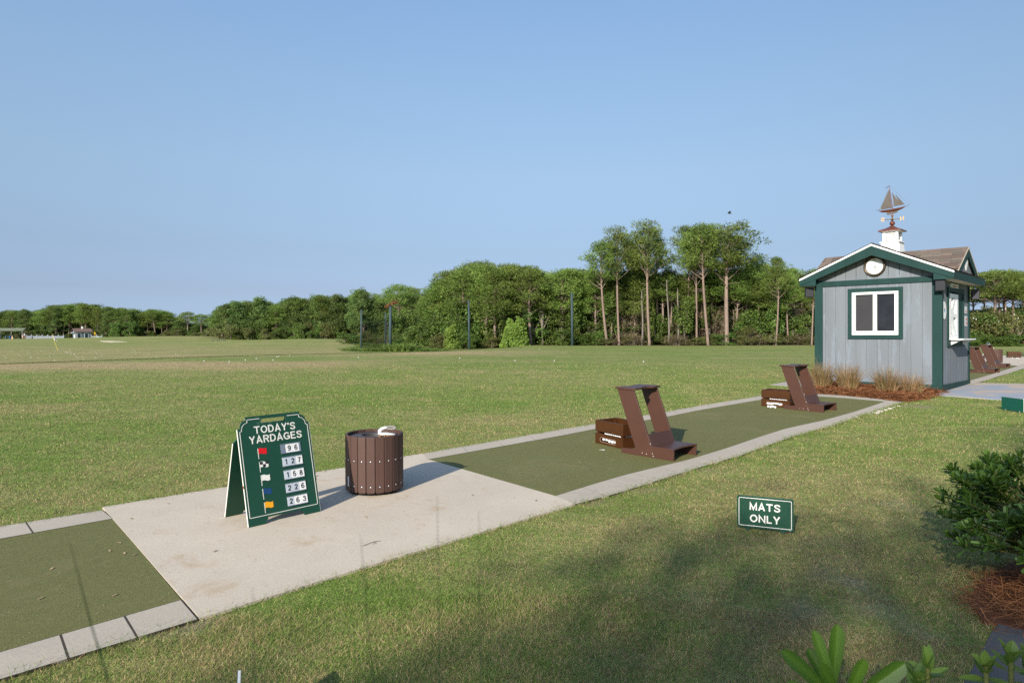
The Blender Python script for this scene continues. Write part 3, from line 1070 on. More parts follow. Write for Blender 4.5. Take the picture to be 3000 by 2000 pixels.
def build_kiosk():
    k = thing("kiosk", "grey blue wooden kiosk with dark green trim and a clock under its gable", "kiosk", (KC.x, KC.y, Z0), (0, 0, KROT))
    zt = lz(2.95)
    # walls: vertical boards with grooves
    def siding(name, axis_, fixed, a0, a1, z0, ztop, sign, hole=None, step=0.262, ph=0.1):
        m = MB()
        edges = [a0] + list(np.arange(a0 + ph, a1 - 0.02, step)) + [a1]
        def slab(p0, p1, q0, q1):
            lo, hi = sorted((fixed, fixed + sign * 0.03))
            if callable(q1): t0, t1 = q1(p0), q1(p1)
            else: t0 = t1 = q1
            if min(t0, t1) <= q0: return
            if axis_ == 'y':
                m.hexa([(lo, p0, q0), (hi, p0, q0), (hi, p1, q0), (lo, p1, q0), (lo, p0, t0), (hi, p0, t0), (hi, p1, t1), (lo, p1, t1)])
            else:
                m.hexa([(p0, lo, q0), (p1, lo, q0), (p1, hi, q0), (p0, hi, q0), (p0, lo, t0), (p1, lo, t1), (p1, hi, t1), (p0, hi, t0)])
        for e0, e1 in zip(edges, edges[1:]):
            cuts = [e0 + 0.005, e1 - 0.005]
            if hole:
                cuts = sorted(set(cuts + [c for c in (hole[0], hole[1]) if cuts[0] < c < cuts[1]]))
            for p0, p1 in zip(cuts, cuts[1:]):
                mid = (p0 + p1) / 2
                if hole and hole[0] < mid < hole[1]:
                    slab(p0, p1, z0, hole[2]); slab(p0, p1, hole[3], ztop)
                else:
                    slab(p0, p1, z0, ztop)
        # backing behind the grooves
        lo, hi = sorted((fixed + sign * 0.012, fixed + sign * 0.05))
        def bx(p0, p1, q0, q1):
            if axis_ == 'y': m.box(lo, hi, p0, p1, q0, q1)
            else: m.box(p0, p1, lo, hi, q0, q1)
        tb = zt + 0.1
        if hole:
            bx(a0, hole[0], z0, tb); bx(hole[1], a1, z0, tb); bx(hole[0], hole[1], z0, hole[2]); bx(hole[0], hole[1], hole[3], tb)
        else:
            bx(a0, a1, z0, tb)
        return m.build(name, M['siding'], k)
    gable = lambda p: lz(3.74) - 0.44 * abs(p - KW / 2)
    wz0, wz1 = lz(1.60), lz(2.66)
    siding("wall", 'y', 0.0, 0.03, KW - 0.03, -0.05, gable, +1, hole=(0.86, 1.89, wz0, wz1), step=0.238)
    siding("wall", 'x', 0.0, 0.03, KD - 0.03, -0.05, zt + 0.06, +1, hole=(0.60, 2.0, lz(1.53), lz(2.64)), ph=0.2)
    siding("wall", 'x', KW, 0.03, KD - 0.03, -0.05, zt + 0.06, -1)
    siding("wall", 'y', KD, 0.03, KW - 0.03, -0.05, gable, -1)
    # corner boards
    cw, t = 0.17, 0.025
    for (x, sx) in ((0, 1), (KD, -1)):
        for (y, sy) in ((0, 1), (KW, -1)):
            m = MB()
            m.box(*sorted((x - sx * t, x)), *sorted((y - sy * t, y + sy * cw)), -0.05, zt)
            m.box(*sorted((x, x + sx * cw * 0.6)), *sorted((y - sy * t, y)), -0.05, zt)
            m.build("corner_board", M['trim'], k, bevel=0.004)
    # base board
    m = MB()
    b, h = 0.034, 0.16
    m.box(-b, KD + b, -b, -0.026, -0.3, h); m.box(-b, KD + b, KW + 0.026, KW + b, -0.3, h)
    m.box(-b, -0.026, -0.026, KW + 0.026, -0.3, h); m.box(KD + 0.026, KD + b, -0.026, KW + 0.026, -0.3, h)
    m.build("base_board", M['trim'], k, bevel=0.004)
    # beam under the clock
    m = MB(); m.box(-0.03, -0.002, 0.172, KW - 0.172, lz(2.84), lz(2.97))
    m.build("gable_beam", M['trim'], k, bevel=0.004)
    for ya, yb in ((-0.02, 0.17), (KW - 0.17, KW + 0.02)):
        m = MB(); m.box(-0.028, -0.001, ya, yb, lz(2.86), lz(3.0))
        m.build("eave_return", M['trim'], k)
    # window in the gable wall
    y0, y1, z0, z1 = 0.769, 1.98, lz(1.54), lz(2.76)
    w = MB()
    f = 0.092
    w.box(-0.035, 0.004, y0, y1, z0, z0 + f); w.box(-0.035, 0.004, y0, y1, z1 - f, z1)
    w.box(-0.035, 0.004, y0, y0 + f, z0 + f, z1 - f); w.box(-0.035, 0.004, y1 - f, y1, z0 + f, z1 - f)
    wt = w.build("window", M['trim'], k, bevel=0.004)
    a0, a1, c0, c1 = y0 + f, y1 - f, z0 + f, z1 - f
    w = MB(); g = 0.085
    w.box(-0.025, 0.05, a0, a1, c0, c0 + g + 0.01); w.box(-0.025, 0.05, a0, a1, c1 - g * 0.75, c1)
    w.box(-0.025, 0.05, a0, a0 + g, c0 + g + 0.01, c1 - g * 0.75); w.box(-0.025, 0.05, a1 - g * 0.95, a1, c0 + g + 0.01, c1 - g * 0.75)
    mid = (a0 + a1) / 2
    w.box(-0.02, 0.048, mid - 0.045, mid + 0.04, c0 + g + 0.01, c1 - g * 0.75)
    w.build("window_frame", M['white'], wt, bevel=0.005)
    for p0, p1 in ((a0 + g, mid - 0.045), (mid + 0.04, a1 - g * 0.95)):
        w = MB(); w.box(0.025, 0.032, p0 + 0.001, p1 - 0.001, c0 + g + 0.011, c1 - g * 0.75 - 0.001)
        w.build("pane", M['glass'] if p0 < mid - .1 else M['screen'], wt)
    for yl in (a0 + 0.14, a1 - 0.2):
        w = MB(); w.box(-0.032, -0.024, yl, yl + 0.05, c0 + 0.045, c0 + 0.055)
        w.build("window_latch", M['black'], wt)
    # service hatch on the side wall
    x0, x1, z0, z1 = 0.51, 2.10, lz(1.36), lz(2.74)
    w = MB()
    w.box(x0, x1, -0.036, 0.0, z0, z0 + 0.16); w.box(x0, x1, -0.036, 0.0, z1 - 0.1, z1)
    w.box(x0, x0 + 0.1, -0.036, 0.0, z0 + 0.16, z1 - 0.1); w.box(x1 - 0.1, x1, -0.036, 0.0, z0 + 0.16, z1 - 0.1)
    w.box(x0 + 0.1, x1 - 0.1, 0.08, 0.10, z0 + 0.16, z1 - 0.1)
    w.box(1.52, 1.56, -0.02, 0.08, z0 + 0.16, z1 - 0.1)
    w.box(1.565, x1 - 0.1, -0.012, 0.01, z0 + 0.16, z1 - 0.1)
    hatch = w.build("service_hatch", M['trim'], k, bevel=0.004)
    # white crossbuck shutter
    s0, s1, c0, c1 = 0.665, 1.50, z0 + 0.185, z1 - 0.14
    w = MB(); r = 0.17
    w.box(s0, s0 + r, -0.03, 0.03, c0, c1); w.box(s1 - r, s1, -0.03, 0.03, c0, c1)
    w.box(s0 + r, s1 - r, -0.03, 0.03, c0, c0 + 0.10); w.box(s0 + r, s1 - r, -0.03, 0.03, c1 - 0.09, c1)
    cm = (c0 + c1) / 2 + 0.02
    w.box(s0 + r, s1 - r, -0.03, 0.03, cm - 0.05, cm + 0.05)
    def diag(xa, za, xb, zb, wd=0.12):
        w.hexa([(xa - wd, -0.026, za), (xa + wd, -0.026, za), (xa + wd, 0.026, za), (xa - wd, 0.026, za),
                (xb - wd, -0.026, zb), (xb + wd, -0.026, zb), (xb + wd, 0.026, zb), (xb - wd, 0.026, zb)])
    diag(s0 + r + 0.05, cm + 0.05, s1 - r - 0.08, c1 - 0.09); diag(s1 - r - 0.06, c0 + 0.10, s0 + r + 0.06, cm - 0.05)
    sh = w.build("shutter", M['white'], hatch, bevel=0.003)
    w = MB(); w.box(s0 + r, s1 - r, 0.034, 0.04, c0 + 0.1, c1 - 0.09)
    w.build("shutter_panel", paint("grey_shutter_back", (0.15, 0.15, 0.16), 0.7, 0.1), hatch)
    w = MB(); w.box(0.65, 2.0, -0.30, 0.0, lz(1.515), lz(1.545))
    w.build("counter_shelf", M['white'], k, bevel=0.004)
    for sx in (0.74, 1.9):
        w = MB(); w.prism([(sx, -0.037, lz(1.515)), (sx, -0.26, lz(1.515)), (sx, -0.037, lz(1.40))], [(sx + 0.03, -0.037, lz(1.515)), (sx + 0.03, -0.26, lz(1.515)), (sx + 0.03, -0.037, lz(1.40))])
        w.build("shelf_bracket", M['white'], k)
    # eaves, soffits and fascia
    o, oe = 0.31, 0.26                     # side eave overhang, gable overhang
    rz, ez = lz(3.80), lz(3.06)            # top of roof at ridge and at eave
    ridge = lambda y: rz - (rz - ez) * abs(y - KW / 2) / (KW / 2 + o)
    for side, name in ((0, "soffit"), (1, "soffit")):
        m = MB()
        if side == 0: m.box(-oe + 0.03, KD + oe - 0.03, -o + 0.02, -0.026, lz(2.875), lz(2.89))
        else: m.box(-oe + 0.03, KD + oe - 0.03, KW + 0.026, KW + o - 0.02, lz(2.875), lz(2.89))
        m.build("soffit", M['soffit'], k)
        m = MB()
        ye = -o if side == 0 else KW + o
        m.box(-oe, KD + oe, *sorted((ye, ye + (0.022 if side == 0 else -0.022))), lz(2.865), ez - 0.03)
        m.build("eave_fascia", M['trim'], k, bevel=0.003)
    for xe, sx in ((-oe, 1), (KD + oe, -1)):
        xa, xb = sorted((xe, xe + sx * 0.028))
        if sx > 0: xa -= 0.004
        for (ya, yb) in ((-o, KW / 2), (KW + o, KW / 2)):
            m = MB()
            d = 0.205
            ya_, yb_ = (ya, yb) if ya < yb else (ya, yb)
            za, zb = ridge(ya) - 0.055, ridge(yb) - 0.055
            m.prism([(xa, ya, za), (xa, yb, zb), (xa, yb, zb - d - 0.02), (xa, ya, za - 0.145)], [(xb, ya, za), (xb, yb, zb), (xb, yb, zb - d - 0.02), (xb, ya, za - 0.145)])
            # boxed end of the eave
            s = 1 if ya < yb else -1
            m.prism([(xa, ya, za - 0.12), (xa, ya + s * 0.40, ridge(ya + s * 0.40) - 0.055 - 0.15), (xa, ya + s * 0.40, lz(2.865)), (xa, ya, lz(2.865))],
                    [(xb - 0.002, ya, za - 0.12), (xb - 0.002, ya + s * 0.40, ridge(ya + s * 0.40) - 0.055 - 0.15), (xb - 0.002, ya + s * 0.40, lz(2.865)), (xb - 0.002, ya, lz(2.865))])
            m.build("barge_board", M['trim'], k)
            m = MB()
            za, zb = ridge(ya) - 0.014, ridge(yb) - 0.014
            x2a, x2b = (xa - 0.012, xb) if sx > 0 else (xa, xb + 0.012)
            m.prism([(x2a, ya, za), (x2a, yb, zb), (x2a, yb, zb - 0.045), (x2a, ya, za - 0.045)], [(x2b, ya, za), (x2b, yb, zb), (x2b, yb, zb - 0.045), (x2b, ya, za - 0.045)])
            m.build("drip_edge", M['white'], k)
            # gable soffit
            m = MB()
            x3a, x3b = sorted((xe + sx * 0.03, (0 if sx > 0 else KD)))
            za, zb = ridge(ya) - 0.12, ridge(yb) - 0.12
            m.prism([(x3a, ya, za), (x3a, yb, zb), (x3a, yb, zb - 0.012), (x3a, ya, za - 0.012)], [(x3b, ya, za), (x3b, yb, zb), (x3b, yb, zb - 0.012), (x3b, ya, za - 0.012)])
            m.build("soffit", M['soffit'], k)
    # shingled roof planes
    def shingles(planes, name):
        V, C = [], []
        for org, u, v, ulen, span in planes:       # span(vfrac) -> (u0, u1)
            org, u, v = Vector(org), Vector(u), Vector(v)
            vl = v.length; vd = v / vl; ud = u.normalized(); nrm = ud.cross(vd).normalized()
            if nrm.z < 0: nrm = -nrm
            rows = int(vl / 0.135)
            for r in range(rows):
                f0, f1 = r / rows, (r + 1.25) / rows
                u0, u1 = span((r + 0.5) / rows)
                x = u0
                first = True
                while x < u1 - 0.01:
                    w_ = random.uniform(0.14, 0.30) * (random.random() if first else 1) + 0.02
                    first = False
                    xe_ = min(x + w_, u1)
                    lift = random.uniform(0.006, 0.012)
                    a = org + ud * x + vd * (f0 * vl) + nrm * lift; b_ = org + ud * (xe_ - 0.003) + vd * (f0 * vl) + nrm * lift
                    c_ = org + ud * (xe_ - 0.003) + vd * (min(f1, 1) * vl) + nrm * 0.002; d_ = org + ud * x + vd * (min(f1, 1) * vl) + nrm * 0.002
                    lo = -nrm * 0.012
                    V.append([a, b_, c_, d_]); V.append([a + lo, b_ + lo, b_, a])
                    s_ = random.uniform(0.72, 1.18)
                    base = np.array([0.150, 0.118, 0.096]) * s_ + np.array([random.uniform(-.01, .012), 0, 0])
                    C.append(base); C.append(base * 0.6)
                    x = xe_
        me = quads(name, np.array([[list(q) for q in f_] for f_ in V]), 4, colors=np.array(C))
        return me
    LX = KD + 2 * oe + 0.02
    full = lambda f_: (0, LX)
    pl = [((-oe - 0.01, -o - 0.02, ez - 0.005), (1, 0, 0), (0, KW / 2 + o + 0.02, rz - ez + 0.005), LX, full),
          ((-oe - 0.01, KW + o + 0.02, ez - 0.005), (1, 0, 0), (0, -(KW / 2 + o + 0.02), rz - ez + 0.005), LX, full)]
    roof = mobj("roof", shingles(pl, "roof"), M['shingle'], k)
    m = MB()       # deck under the shingles
    for ya, yb in ((-o, KW / 2), (KW + o, KW / 2)):
        za, zb = ez - 0.012, rz - 0.012
        m.prism([(-oe, ya, za), (-oe, yb, zb), (-oe, yb, zb - 0.02), (-oe, ya, za - 0.02)], [(KD + oe, ya, za), (KD + oe, yb, zb), (KD + oe, yb, zb - 0.02), (KD + oe, ya, za - 0.02)])
    m.build("roof_deck", M['dark'], roof)
    m = MB()
    m.tube([(-oe - 0.01, KW / 2, rz), (KD + oe + 0.01, KW / 2, rz)], 0.018, 6); m.build("ridge_cap", M['dark'], roof)
    # cross gable
    cz, hw, ce, cx = lz(3.725), 1.03, 0.27, KD / 2
    bz = lz(3.13)
    LY = KW + 2 * ce
    fl = lambda f_: (0, LY)
    pl = [((cx - hw, -ce, bz), (0, 1, 0), (hw, 0, cz - bz), LY, fl), ((cx + hw, -ce, bz), (0, 1, 0), (-hw, 0, cz - bz), LY, fl)]
    cg = mobj("cross_gable_roof", shingles(pl, "cross_gable_roof"), M['shingle'], k)
    m = MB()
    for xa in (cx - hw, cx + hw):
        m.prism([(xa, -ce + 0.005, bz - 0.008), (cx, -ce + 0.005, cz - 0.008), (cx, -ce + 0.005, cz - 0.03), (xa, -ce + 0.005, bz - 0.03)],
                [(xa, KW + ce - 0.005, bz - 0.008), (cx, KW + ce - 0.005, cz - 0.008), (cx, KW + ce - 0.005, cz - 0.03), (xa, KW + ce - 0.005, bz - 0.03)])
    m.build("roof_deck", M['dark'], cg)
    for ye, s in ((-ce, 1), (KW + ce, -1)):
        for xa in (cx - hw, cx + hw):
            m = MB()
            d = 0.17
            ya, yb = sorted((ye + s * 0.005, ye + s * 0.03))
            q = [(xa, bz - 0.045), (cx, cz - 0.045), (cx, cz - 0.045 - d * 1.15), (xa + (0.26 if xa < cx else -0.26), bz - 0.045)]
            m.prism([(x_, ya, z_) for x_, z_ in q], [(x_, yb, z_) for x_, z_ in q])
            m.build("barge_board", M['trim'], k)
            m = MB()
            q = [(xa, bz - 0.01), (cx, cz - 0.01), (cx, cz - 0.042), (xa, bz - 0.042)]
            ya, yb = sorted((ye - s * 0.004, ye + s * 0.028))
            m.prism([(x_, ya, z_) for x_, z_ in q], [(x_, yb, z_) for x_, z_ in q])
            m.build("drip_edge", M['soffit'], k)
        m = MB()
        yw = ye + s * 0.07
        ya, yb = sorted((yw, yw + s * 0.02))
        q = [(cx - hw + 0.1, bz - 0.02), (cx + hw - 0.1, bz - 0.02), (cx, cz - 0.05)]
        m.prism([(x_, ya, z_) for x_, z_ in q], [(x_, yb, z_) for x_, z_ in q])
        m.build("gable_panel", M['siding'], k)
        m = MB()
        yw = ye + s * 0.048
        ya, yb = sorted((yw, yw + s * 0.02))
        zc = bz + 0.24
        q = [(cx - 0.17, zc), (cx, zc - 0.21), (cx + 0.17, zc), (cx, zc + 0.21)]
        m.prism([(x_, ya, z_) for x_, z_ in q], [(x_, yb, z_) for x_, z_ in q])
        m.build("gable_ornament", M['white'], k)
    return k


def build_cupola():
    c = thing("cupola", "white louvred cupola with a copper cap on the kiosk roof", "cupola", tuple(Vector((KC.x, KC.y, Z0)) + Vector((*(ET * KD / 2 + ES * KW / 2), 0))), (0, 0, KROT))
    b0, b1, z = 0.245, 0.205, lz
    m = MB()
    q = lambda r, h: [(-r, -r, h), (r, -r, h), (r, r, h), (-r, r, h)]
    m.prism(q(b0, z(3.60)), q(b1, z(3.96))); m.prism(q(b1 + 0.03, z(3.96)), q(b1 + 0.03, z(3.985)))
    m.build("cupola_base", M['white'], c, bevel=0.004)
    m = MB()
    r = 0.178
    for sx in (-1, 1):
        for sy in (-1, 1):
            m.box(*sorted((sx * r, sx * (r - 0.06))), *sorted((sy * r, sy * (r - 0.06))), z(3.985), z(4.235))
    m.box(-r + 0.01, r - 0.01, -r + 0.01, r - 0.01, z(4.215), z(4.235)); m.box(-r + 0.01, r - 0.01, -r + 0.01, r - 0.01, z(3.985), z(4.0))
    m.build("cupola_box", M['white'], c)
    m = MB()
    for i in range(4):
        zc = z(4.02) + i * 0.055
        for s in (-1, 1):
            ya, yb = s * (r - 0.012), s * (r - 0.05)
            m.hexa([(-r + 0.06, ya, zc), (r - 0.06, ya, zc), (r - 0.06, yb, zc + 0.035), (-r + 0.06, yb, zc + 0.035), (-r + 0.06, ya, zc + 0.01), (r - 0.06, ya, zc + 0.01), (r - 0.06, yb, zc + 0.045), (-r + 0.06, yb, zc + 0.045)])
            m.hexa([(ya, -r + 0.06, zc), (ya, r - 0.06, zc), (yb, r - 0.06, zc + 0.035), (yb, -r + 0.06, zc + 0.035), (ya, -r + 0.06, zc + 0.01), (ya, r - 0.06, zc + 0.01), (yb, r - 0.06, zc + 0.045), (yb, -r + 0.06, zc + 0.045)])
    m.box(-r + 0.07, r - 0.07, -r + 0.07, r - 0.07, z(4.0), z(4.215))
    m.build("louvre", M['white'], c)
    m = MB()
    m.prism(q(0.20, z(4.235)), q(0.235, z(4.25)))
    m.build("cupola_cornice", M['white'], c)
    m = MB()
    m.prism(q(0.262, z(4.25)), q(0.262, z(4.275)))
    lo = [m.bm.verts.new(p) for p in q(0.262, z(4.276))]
    mid = [m.bm.verts.new(p) for p in q(0.12, z(4.335))]
    tip = m.bm.verts.new((0, 0, z(4.42)))
    for i in range(4):
        m._face([lo[i], lo[(i + 1) % 4], mid[(i + 1) % 4], mid[i]], 0); m._face([mid[i], mid[(i + 1) % 4], tip], 0)
    m.build("cupola_cap", M['copper'], c)
    return c


def build_vane():
    base = Vector((KC.x, KC.y, Z0)) + Vector((*(ET * KD / 2 + ES * KW / 2), 0))
    v = thing("weathervane", "copper sailing boat weathervane on top of the cupola", "weathervane", tuple(base))
    z = lz
    m = MB(); m.tube([(0, 0, z(4.40)), (0, 0, z(4.80))], 0.008, 8); m.build("rod", M['copper'], v, smooth=True)
    m = MB(); m.ball((0, 0, z(4.465)), 0.062, 3); m.build("lower_globe", M['copper'], v, smooth=True)
    m = MB(); m.ball((0, 0, z(4.655)), 0.03, 3); m.build("upper_globe", M['copper'], v, smooth=True)
    m = MB(); m.ball((0, 0, z(4.565)), 0.04, 2, (1, 1, 0.8)); m.build("compass_hub", M['brass'], v, smooth=True)
    nd = Vector((0.9, -0.43, 0)).normalized(); ed = Vector((-0.43, -0.9, 0)).normalized()
    m = MB(); m.tube([nd * -0.17 + Vector((0, 0, z(4.565))), nd * 0.17 + Vector((0, 0, z(4.565)))], 0.008, 6)
    m.tube([ed * -0.17 + Vector((0, 0, z(4.565))), ed * 0.17 + Vector((0, 0, z(4.565)))], 0.008, 6)
    m.build("compass_arm", M['brass'], v)
    for ch, d in (("N", nd), ("S", -nd), ("E", ed), ("W", -ed)):
        me_ = text_mesh("compass_letter", ch, w=0.085, h=0.10, bold=0.01, t=0.008)
        ax = Vector((d.x, d.y, 0))
        if ax.x < 0: ax = -ax
        ax = -ax
        T = Matrix(((ax.x, 0, -ax.y, d.x * 0.215), (ax.y, 0, ax.x, d.y * 0.215), (0, 1, 0, z(4.575)), (0, 0, 0, 1)))
        me_.transform(T)
        mobj("compass_letter", me_, M['brass'], v)
    # boat: drawn in a plane (b along the hull, bow right; z up), leaning with the wind
    hd = Vector((0.97, -0.22, 0)).normalized()
    T0 = Matrix(((hd.x, -hd.y, 0, 0), (hd.y, hd.x, 0, 0), (0, 0, 1, z(4.83)), (0, 0, 0, 1))) @ Matrix.Rotation(R(-8.0), 4, 'Y')
    boat = bpy.data.objects.new("boat", None); link(boat, v); boat.matrix_local = T0
    # hull, a lofted solid
    m = MB()
    st = [(-0.315, 0.004, 0.0, -0.012), (-0.24, 0.035, 0.0, -0.05), (-0.1, 0.055, -0.004, -0.075), (0.08, 0.055, -0.004, -0.075), (0.22, 0.03, 0.006, -0.04), (0.305, 0.004, 0.012, 0.0)]
    rings = []
    for x, hwid, zt_, zb_ in st:
        rings.append([m.bm.verts.new(p) for p in ((x, -hwid, zt_), (x, -hwid * 0.75, (zt_ + zb_) / 2), (x, 0, zb_), (x, hwid * 0.75, (zt_ + zb_) / 2), (x, hwid, zt_))])
    for a, b in zip(rings, rings[1:]):
        for i in range(5):
            m._face([a[i], a[(i + 1) % 5], b[(i + 1) % 5], b[i]], 0)
    m._face(rings[0], 0); m._face(rings[-1][::-1], 0)
    m.build("hull", M['copper'], boat)
    def flat(name, pts, t, mat, y=0.0):
        m = MB(); m.prism([(a, y - t / 2, b) for a, b in pts], [(a, y + t / 2, b) for a, b in pts]); return m.build(name, mat, boat)
    flat("keel", [(-0.13, -0.07), (0.13, -0.065), (0.09, -0.115), (-0.10, -0.135), (-0.15, -0.125)], 0.014, M['copperlight'])
    flat("mainsail", [(-0.285, 0.035), (0.0, 0.035), (0.008, 0.50), (0.0, 0.50), (-0.02, 0.48)], 0.006, M['copperlight'], 0.012)
    flat("foresail", [(0.035, 0.055), (0.21, 0.055), (0.045, 0.42), (0.05, 0.2)], 0.005, M['copperlight'], -0.012)
    flat("jib", [(0.14, 0.06), (0.30, 0.06), (0.12, 0.36), (0.16, 0.2)], 0.005, M['copperlight'], 0.006)
    m = MB(); m.tube([(0.012, 0, -0.02), (0.012, 0, 0.60)], [0.009, 0.005], 6); m.build("mast", M['copper'], boat)
    m = MB(); m.tube([(-0.38, 0, 0.028), (0.012, 0, 0.034)], 0.006, 6); m.build("boom", M['copperlight'], boat)
    m = MB(); m.tube([(0.29, 0, 0.008), (0.41, 0, 0.035)], [0.007, 0.003], 6); m.build("bowsprit", M['copper'], boat)
    m = MB(); m.tube([(0.012, 0, 0.60), (0.41, 0, 0.035)], 0.002, 4); m.tube([(0.012, 0, 0.60), (-0.31, 0, 0.01)], 0.002, 4); m.build("rigging", M['twig'], boat)
    flat("pennant", [(0.005, 0.595), (-0.03, 0.585), (-0.085, 0.545), (-0.078, 0.535), (-0.03, 0.57), (0.005, 0.58)], 0.005, M['black'])
    return v


def on_front(s, z, out=0.0):
    """point on the kiosk's gable wall, s from its near corner"""
    p = Vector(KC[:2]) + ES * s - ET * out
    return Vector((p.x, p.y, z))


def on_side(t, z, out=0.0):
    p = Vector(KC[:2]) + ET * t - ES * out
    return Vector((p.x, p.y, z))


ROT_FRONT = KROT - R(90)       # drawing facing -Y turned to face the camera on the gable wall
ROT_SIDE = KROT


def build_clock():
    p = on_front(KW / 2, 3.275, 0.002)
    c = thing("wall_clock", "round white wall clock with dark bronze rim under the gable", "clock", tuple(p), (0, 0, ROT_FRONT))
    T = Matrix.Rotation(R(90), 4, 'X')
    m = MB(); m.lathe([(0.0, 0.02), (0.192, 0.02)], 48, T=T); m.build("clock_face", M['white'], c)
    m = MB()
    m.lathe([(0.19, 0.0), (0.188, 0.022), (0.198, 0.04), (0.205, 0.03), (0.213, 0.05), (0.232, 0.055), (0.243, 0.035), (0.245, 0.0)], 56, T=T)
    m.build("clock_rim", paint("dark_bronze", (0.07, 0.055, 0.035), 0.35, 0.3, 6, 60, 0.05, metallic=0.6), c, smooth=True)
    for hh in range(1, 13):
        a = R(90 - 30 * hh)
        me_ = text_mesh("numeral", str(hh), h=0.036, t=0.002)
        me_.transform(Matrix.Translation((0.148 * math.cos(a), 0.148 * math.sin(a), 0.023)))
        me_.transform(T)
        mobj("numeral", me_, M['greyplate'] if hh not in (11, 12, 1, 10) else M['dark'], c)
    def hand(name, ang, l, w_, r0=0.0, zz=0.026):
        a = R(90 - ang)
        d = Vector((math.cos(a), math.sin(a), 0)); n = Vector((-d.y, d.x, 0))
        m = MB()
        q = [d * (r0 - 0.02) + n * w_, d * (r0 - 0.02) - n * w_, d * (r0 + l) - n * w_ * 0.4, d * (r0 + l) + n * w_ * 0.4]
        m.prism([T @ Vector((v.x, v.y, zz)) for v in q], [T @ Vector((v.x, v.y, zz + 0.003)) for v in q])
        m.build(name, M['black'], c)
    hand("hour_hand", 136, 0.095, 0.007)
    hand("minute_hand", 161, 0.150, 0.006, zz=0.031)
    for cx_, name in ((-0.075, "temperature_pointer"), (0.092, "humidity_pointer")):
        m = MB()
        q = [(cx_ - 0.024, -0.080), (cx_ - 0.014, -0.086), (cx_ + 0.024, -0.062), (cx_ + 0.02, -0.056)]
        q = [(a, b) for a, b in q]
        m.prism([T @ Vector((a, b, 0.024)) for a, b in q], [T @ Vector((a, b, 0.027)) for a, b in q])
        m.build(name, M['black'], c)
    m = MB()
    for i in range(60):
        a = 2 * math.pi * i / 60
        d = Vector((math.cos(a), math.sin(a), 0)); n = Vector((-d.y, d.x, 0)) * (0.0022 if i % 5 == 0 else 0.001)
        q = [d * 0.172 + n, d * 0.172 - n, d * 0.184 - n, d * 0.184 + n]
        m.prism([T @ Vector((v.x, v.y, 0.0215)) for v in q], [T @ Vector((v.x, v.y, 0.023)) for v in q])
    m.build("minute_marks", M['greyplate'], c)


def build_speaker(p, rz, label):
    s = thing("loudspeaker", label, "loudspeaker", tuple(p), (0, 0, rz), "black loudspeakers under the kiosk eaves")
    m = MB(); m.box(-0.095, 0.095, -0.08, 0.08, -0.13, 0.13); m.build("speaker_cabinet", M['speaker'], s, bevel=0.012)
    m = MB(); m.box(-0.08, 0.08, -0.088, -0.081, -0.112, 0.112); m.build("speaker_grille", M['speaker'], s, bevel=0.003)
    m = MB(); m.tube([(0, 0, 0.13), (0, 0, 0.19)], 0.012, 8); m.box(-0.06, 0.06, -0.02, 0.02, 0.131, 0.14); m.build("bracket", M['steel'], s)


kiosk = build_kiosk()
build_cupola()
build_vane()
build_clock()
build_speaker(on_front(-0.02, 2.74, 0.12), ROT_FRONT, "black loudspeaker under the eave at the kiosk's near right corner")
build_speaker(on_front(KW + 0.16, 2.72, 0.02), ROT_FRONT + R(35), "black loudspeaker under the eave at the kiosk's left corner")
build_speaker(on_side(KD + 0.04, 2.66, 0.13), ROT_SIDE + R(20), "black loudspeaker under the eave at the kiosk's rear right corner")


def wall_plate(name, label, t, z, w, h, marks, mat=None, oval=False, cat="notice"):
    n = thing(name, label, cat, tuple(on_side(t, z, 0.004)), (0, 0, ROT_SIDE))
    lp = [[(w / 2 * math.cos(2 * math.pi * i / 32), h / 2 * math.sin(2 * math.pi * i / 32)) for i in range(32)]] if oval else [rrect(-w / 2, w / 2, -h / 2, h / 2, 0.008)]
    mobj("notice_board", plate_mesh("notice_board", lp, 0.01, UPRIGHT), mat or M['paper'], n)
    for nm, mt, q in marks:
        m = MB(); m.prism([(a, -0.0055, b) for a, b in q], [(a, -0.0075, b) for a, b in q]); m.build(nm, mt, n)


bar = lambda x0, x1, z0, z1: [(x0, z0), (x1, z0), (x1, z1), (x0, z1)]
wall_plate("oval_sign", "white oval sign with a small blue swirl on the kiosk side wall", 0.27, 2.19, 0.34, 0.40,
           [("emblem", M['logo_blue'], [(-0.05, 0.02), (-0.02, -0.03), (0.05, -0.04), (0.02, 0.0), (0.01, 0.05)]), ("emblem", M['redprint'], [(0.0, 0.03), (0.04, 0.0), (0.05, 0.05), (0.02, 0.075)])], M['white'], True, "sign")
wall_plate("name_board", "small white board with orange lettering above the service hatch", 1.22, 2.79, 0.78, 0.10,
           [("print", M['orangeprint'], bar(-0.16, 0.16, -0.02, 0.02)), ("print", M['redprint'], bar(0.18, 0.3, -0.006, 0.006)), ("print", M['black'], bar(-0.34, -0.2, -0.006, 0.006))], M['white'], False, "sign")
wall_plate("notice", "upper white notice right of the service hatch", 2.38, 2.26, 0.30, 0.17,
           [("print", M['redprint'], bar(-0.06, 0.10, -0.05, -0.02))])
wall_plate("notice", "lower white notice with red lettering right of the service hatch", 2.40, 1.98, 0.32, 0.25,
           [("print", M['redprint'], bar(-0.02, 0.12, 0.02, 0.08)), ("print", M['redprint'], bar(-0.02, 0.12, -0.08, -0.02))])


